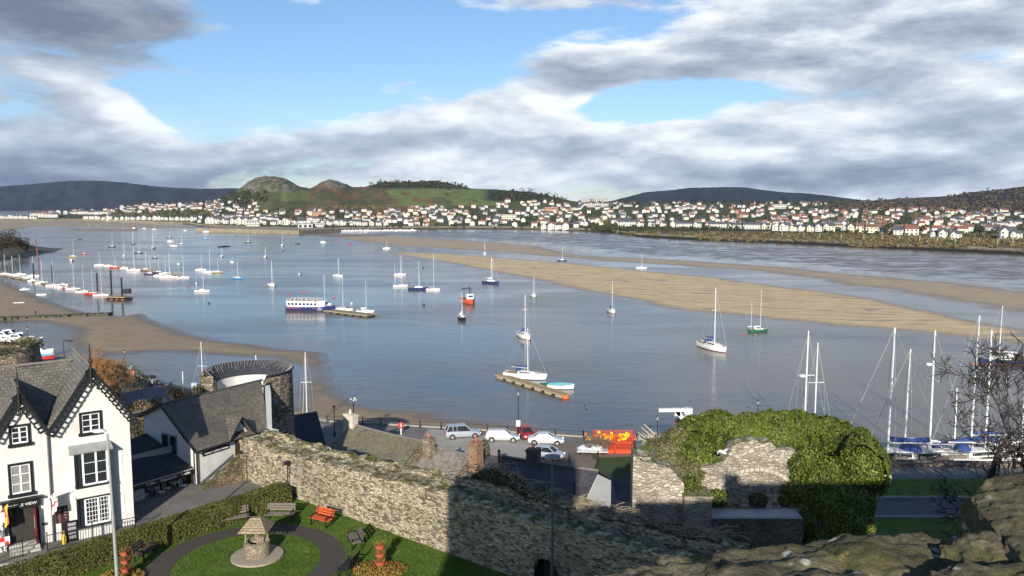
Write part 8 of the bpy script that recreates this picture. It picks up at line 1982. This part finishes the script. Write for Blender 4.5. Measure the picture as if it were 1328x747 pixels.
# heap of covered boats on the quay at the far left
for (px, py, L, rz, hc, kd, lb) in ((48, 461, 5.5, .3, 'white', 'cabin', 'white motor boat laid up on the quay above the pub roof'), (41, 458, 5, -.6, 'red', 'open', 'small red boat laid up beside the white one above the pub roof'), (54, 467, 4.5, .1, 'red', 'cover', 'red boat under a pale cover laid up nearest the pub roof'), (40, 447, 5.5, 1.2, 'white', 'cabin', 'white boat with a tall wheelhouse beyond the ruined tower')):
    p = at(px, py, 3.6); place(motor_proto(hc, kd), lb, (p.x, p.y, p.z+.15), rz, L, 6., None, 'boats laid up on the quay at left')
for (px, py, lb) in ((3, 440, 'white motor boat in the inner harbour at the far left edge'), (12, 437, 'white boat behind another in the inner harbour at left'), (22, 443, 'pale boat nearest the ruined tower in the inner harbour')): Mo(px, py, 12, .2, lb, L=6.5)
# ================================================================== yachts in the marina at right
GM = 'large yachts berthed at the quay on the right'
def big(px, py, top, L, hd, label, cc='blue', hc='white', **kw): return yacht(px, py, top, 0, hd, label, hc, kw.get('bc', 'blue'), cc, kw.get('twin', False), GM, L)
big(1160, 606, 422, 13, 172, 'biggest white yacht with a bright blue sail cover just right of the ivy tower'); big(1196, 605, 425, 12.5, 6, 'white yacht with a radar dome on its mast behind the bare tree'); #big(1238, 606, 470, 10.5, 4, 'white yacht with a red dinghy on deck seen through the branches', bc='red')
big(1268, 604, 425, 12.5, 5, 'white yacht with a tall mast left of the tree trunk', cc='blue'); big(1316, 605, 520, 11, 4, 'white yacht behind the tree trunk at the right edge', cc='white'); big(1180, 600, 450, 11, 176, 'white yacht in the second line behind the blue covered one', cc='white'); big(1230, 600, 505, 10, 5, 'short masted white yacht in the second line', cc='blue')
big(1046, 592, 427, 12, 100, 'white yacht hidden behind the ivy, its tall mast carrying a radar', cc='white'); big(1058, 590, 443, 11, 95, 'white yacht hidden behind the ivy with the slightly shorter mast', cc='white'); big(1266, 590, 403, 11, 176, 'yacht with a thin dark mast and a blue mark in the outer line', cc='blue')
q = at(1208, 600, 2); k = MB(); k.ball((q.x+.4, q.y-1.6, 2.6), .7, 12, sc=(1.8, .9, .5)); tag(k.build('deck_dinghy', M_GEL['red'], smooth=True, loc=(q.x, q.y, 2)), 'red inflatable dinghy lying on a yacht deck behind the branches', 'dinghy')
for px, top, lb in ((1041, 487, 'white radar dome on the left hidden yacht mast'), (1205, 472, 'white radar dome high on the mast behind the bare tree')):
    p = atY(px, top, 97); k = MB(); k.lathe([(.02, -.16), (.36, -.14), (.38, .08), (.02, .16)], p, 14); tag(k.build('radar_dome', M_WHITE, loc=p), lb, 'radar')
yacht(1299, 472, 396, 0, 178, 'navy hulled yacht moored alone beyond the marina at the right edge', 'navy', 'red', 'white', L=9.2)
# ================================================================== thin sea haze
hz = MB(); hz.obox((-7000, -60, -3.4), (14000, 0, 0), (0, 7400, 0), (0, 0, 620)); ho = hz.build('haze', M_WHITE, uv=False)
m = bpy.data.materials.new('sea_haze'); m.use_nodes = True; nt = m.node_tree; nt.nodes.clear(); o_ = nt.nodes.new('ShaderNodeOutputMaterial'); v_ = nt.nodes.new('ShaderNodeVolumePrincipled'); v_.inputs['Color'].default_value = (.50, .68, 1, 1); v_.inputs['Density'].default_value = .000026; v_.inputs['Anisotropy'].default_value = .0
nt.links.new(v_.outputs[0], o_.inputs['Volume']); ho.data.materials.clear(); ho.data.materials.append(m); tag(ho, 'thin pale sea haze over the estuary and the far hills', 'haze', kind='stuff')
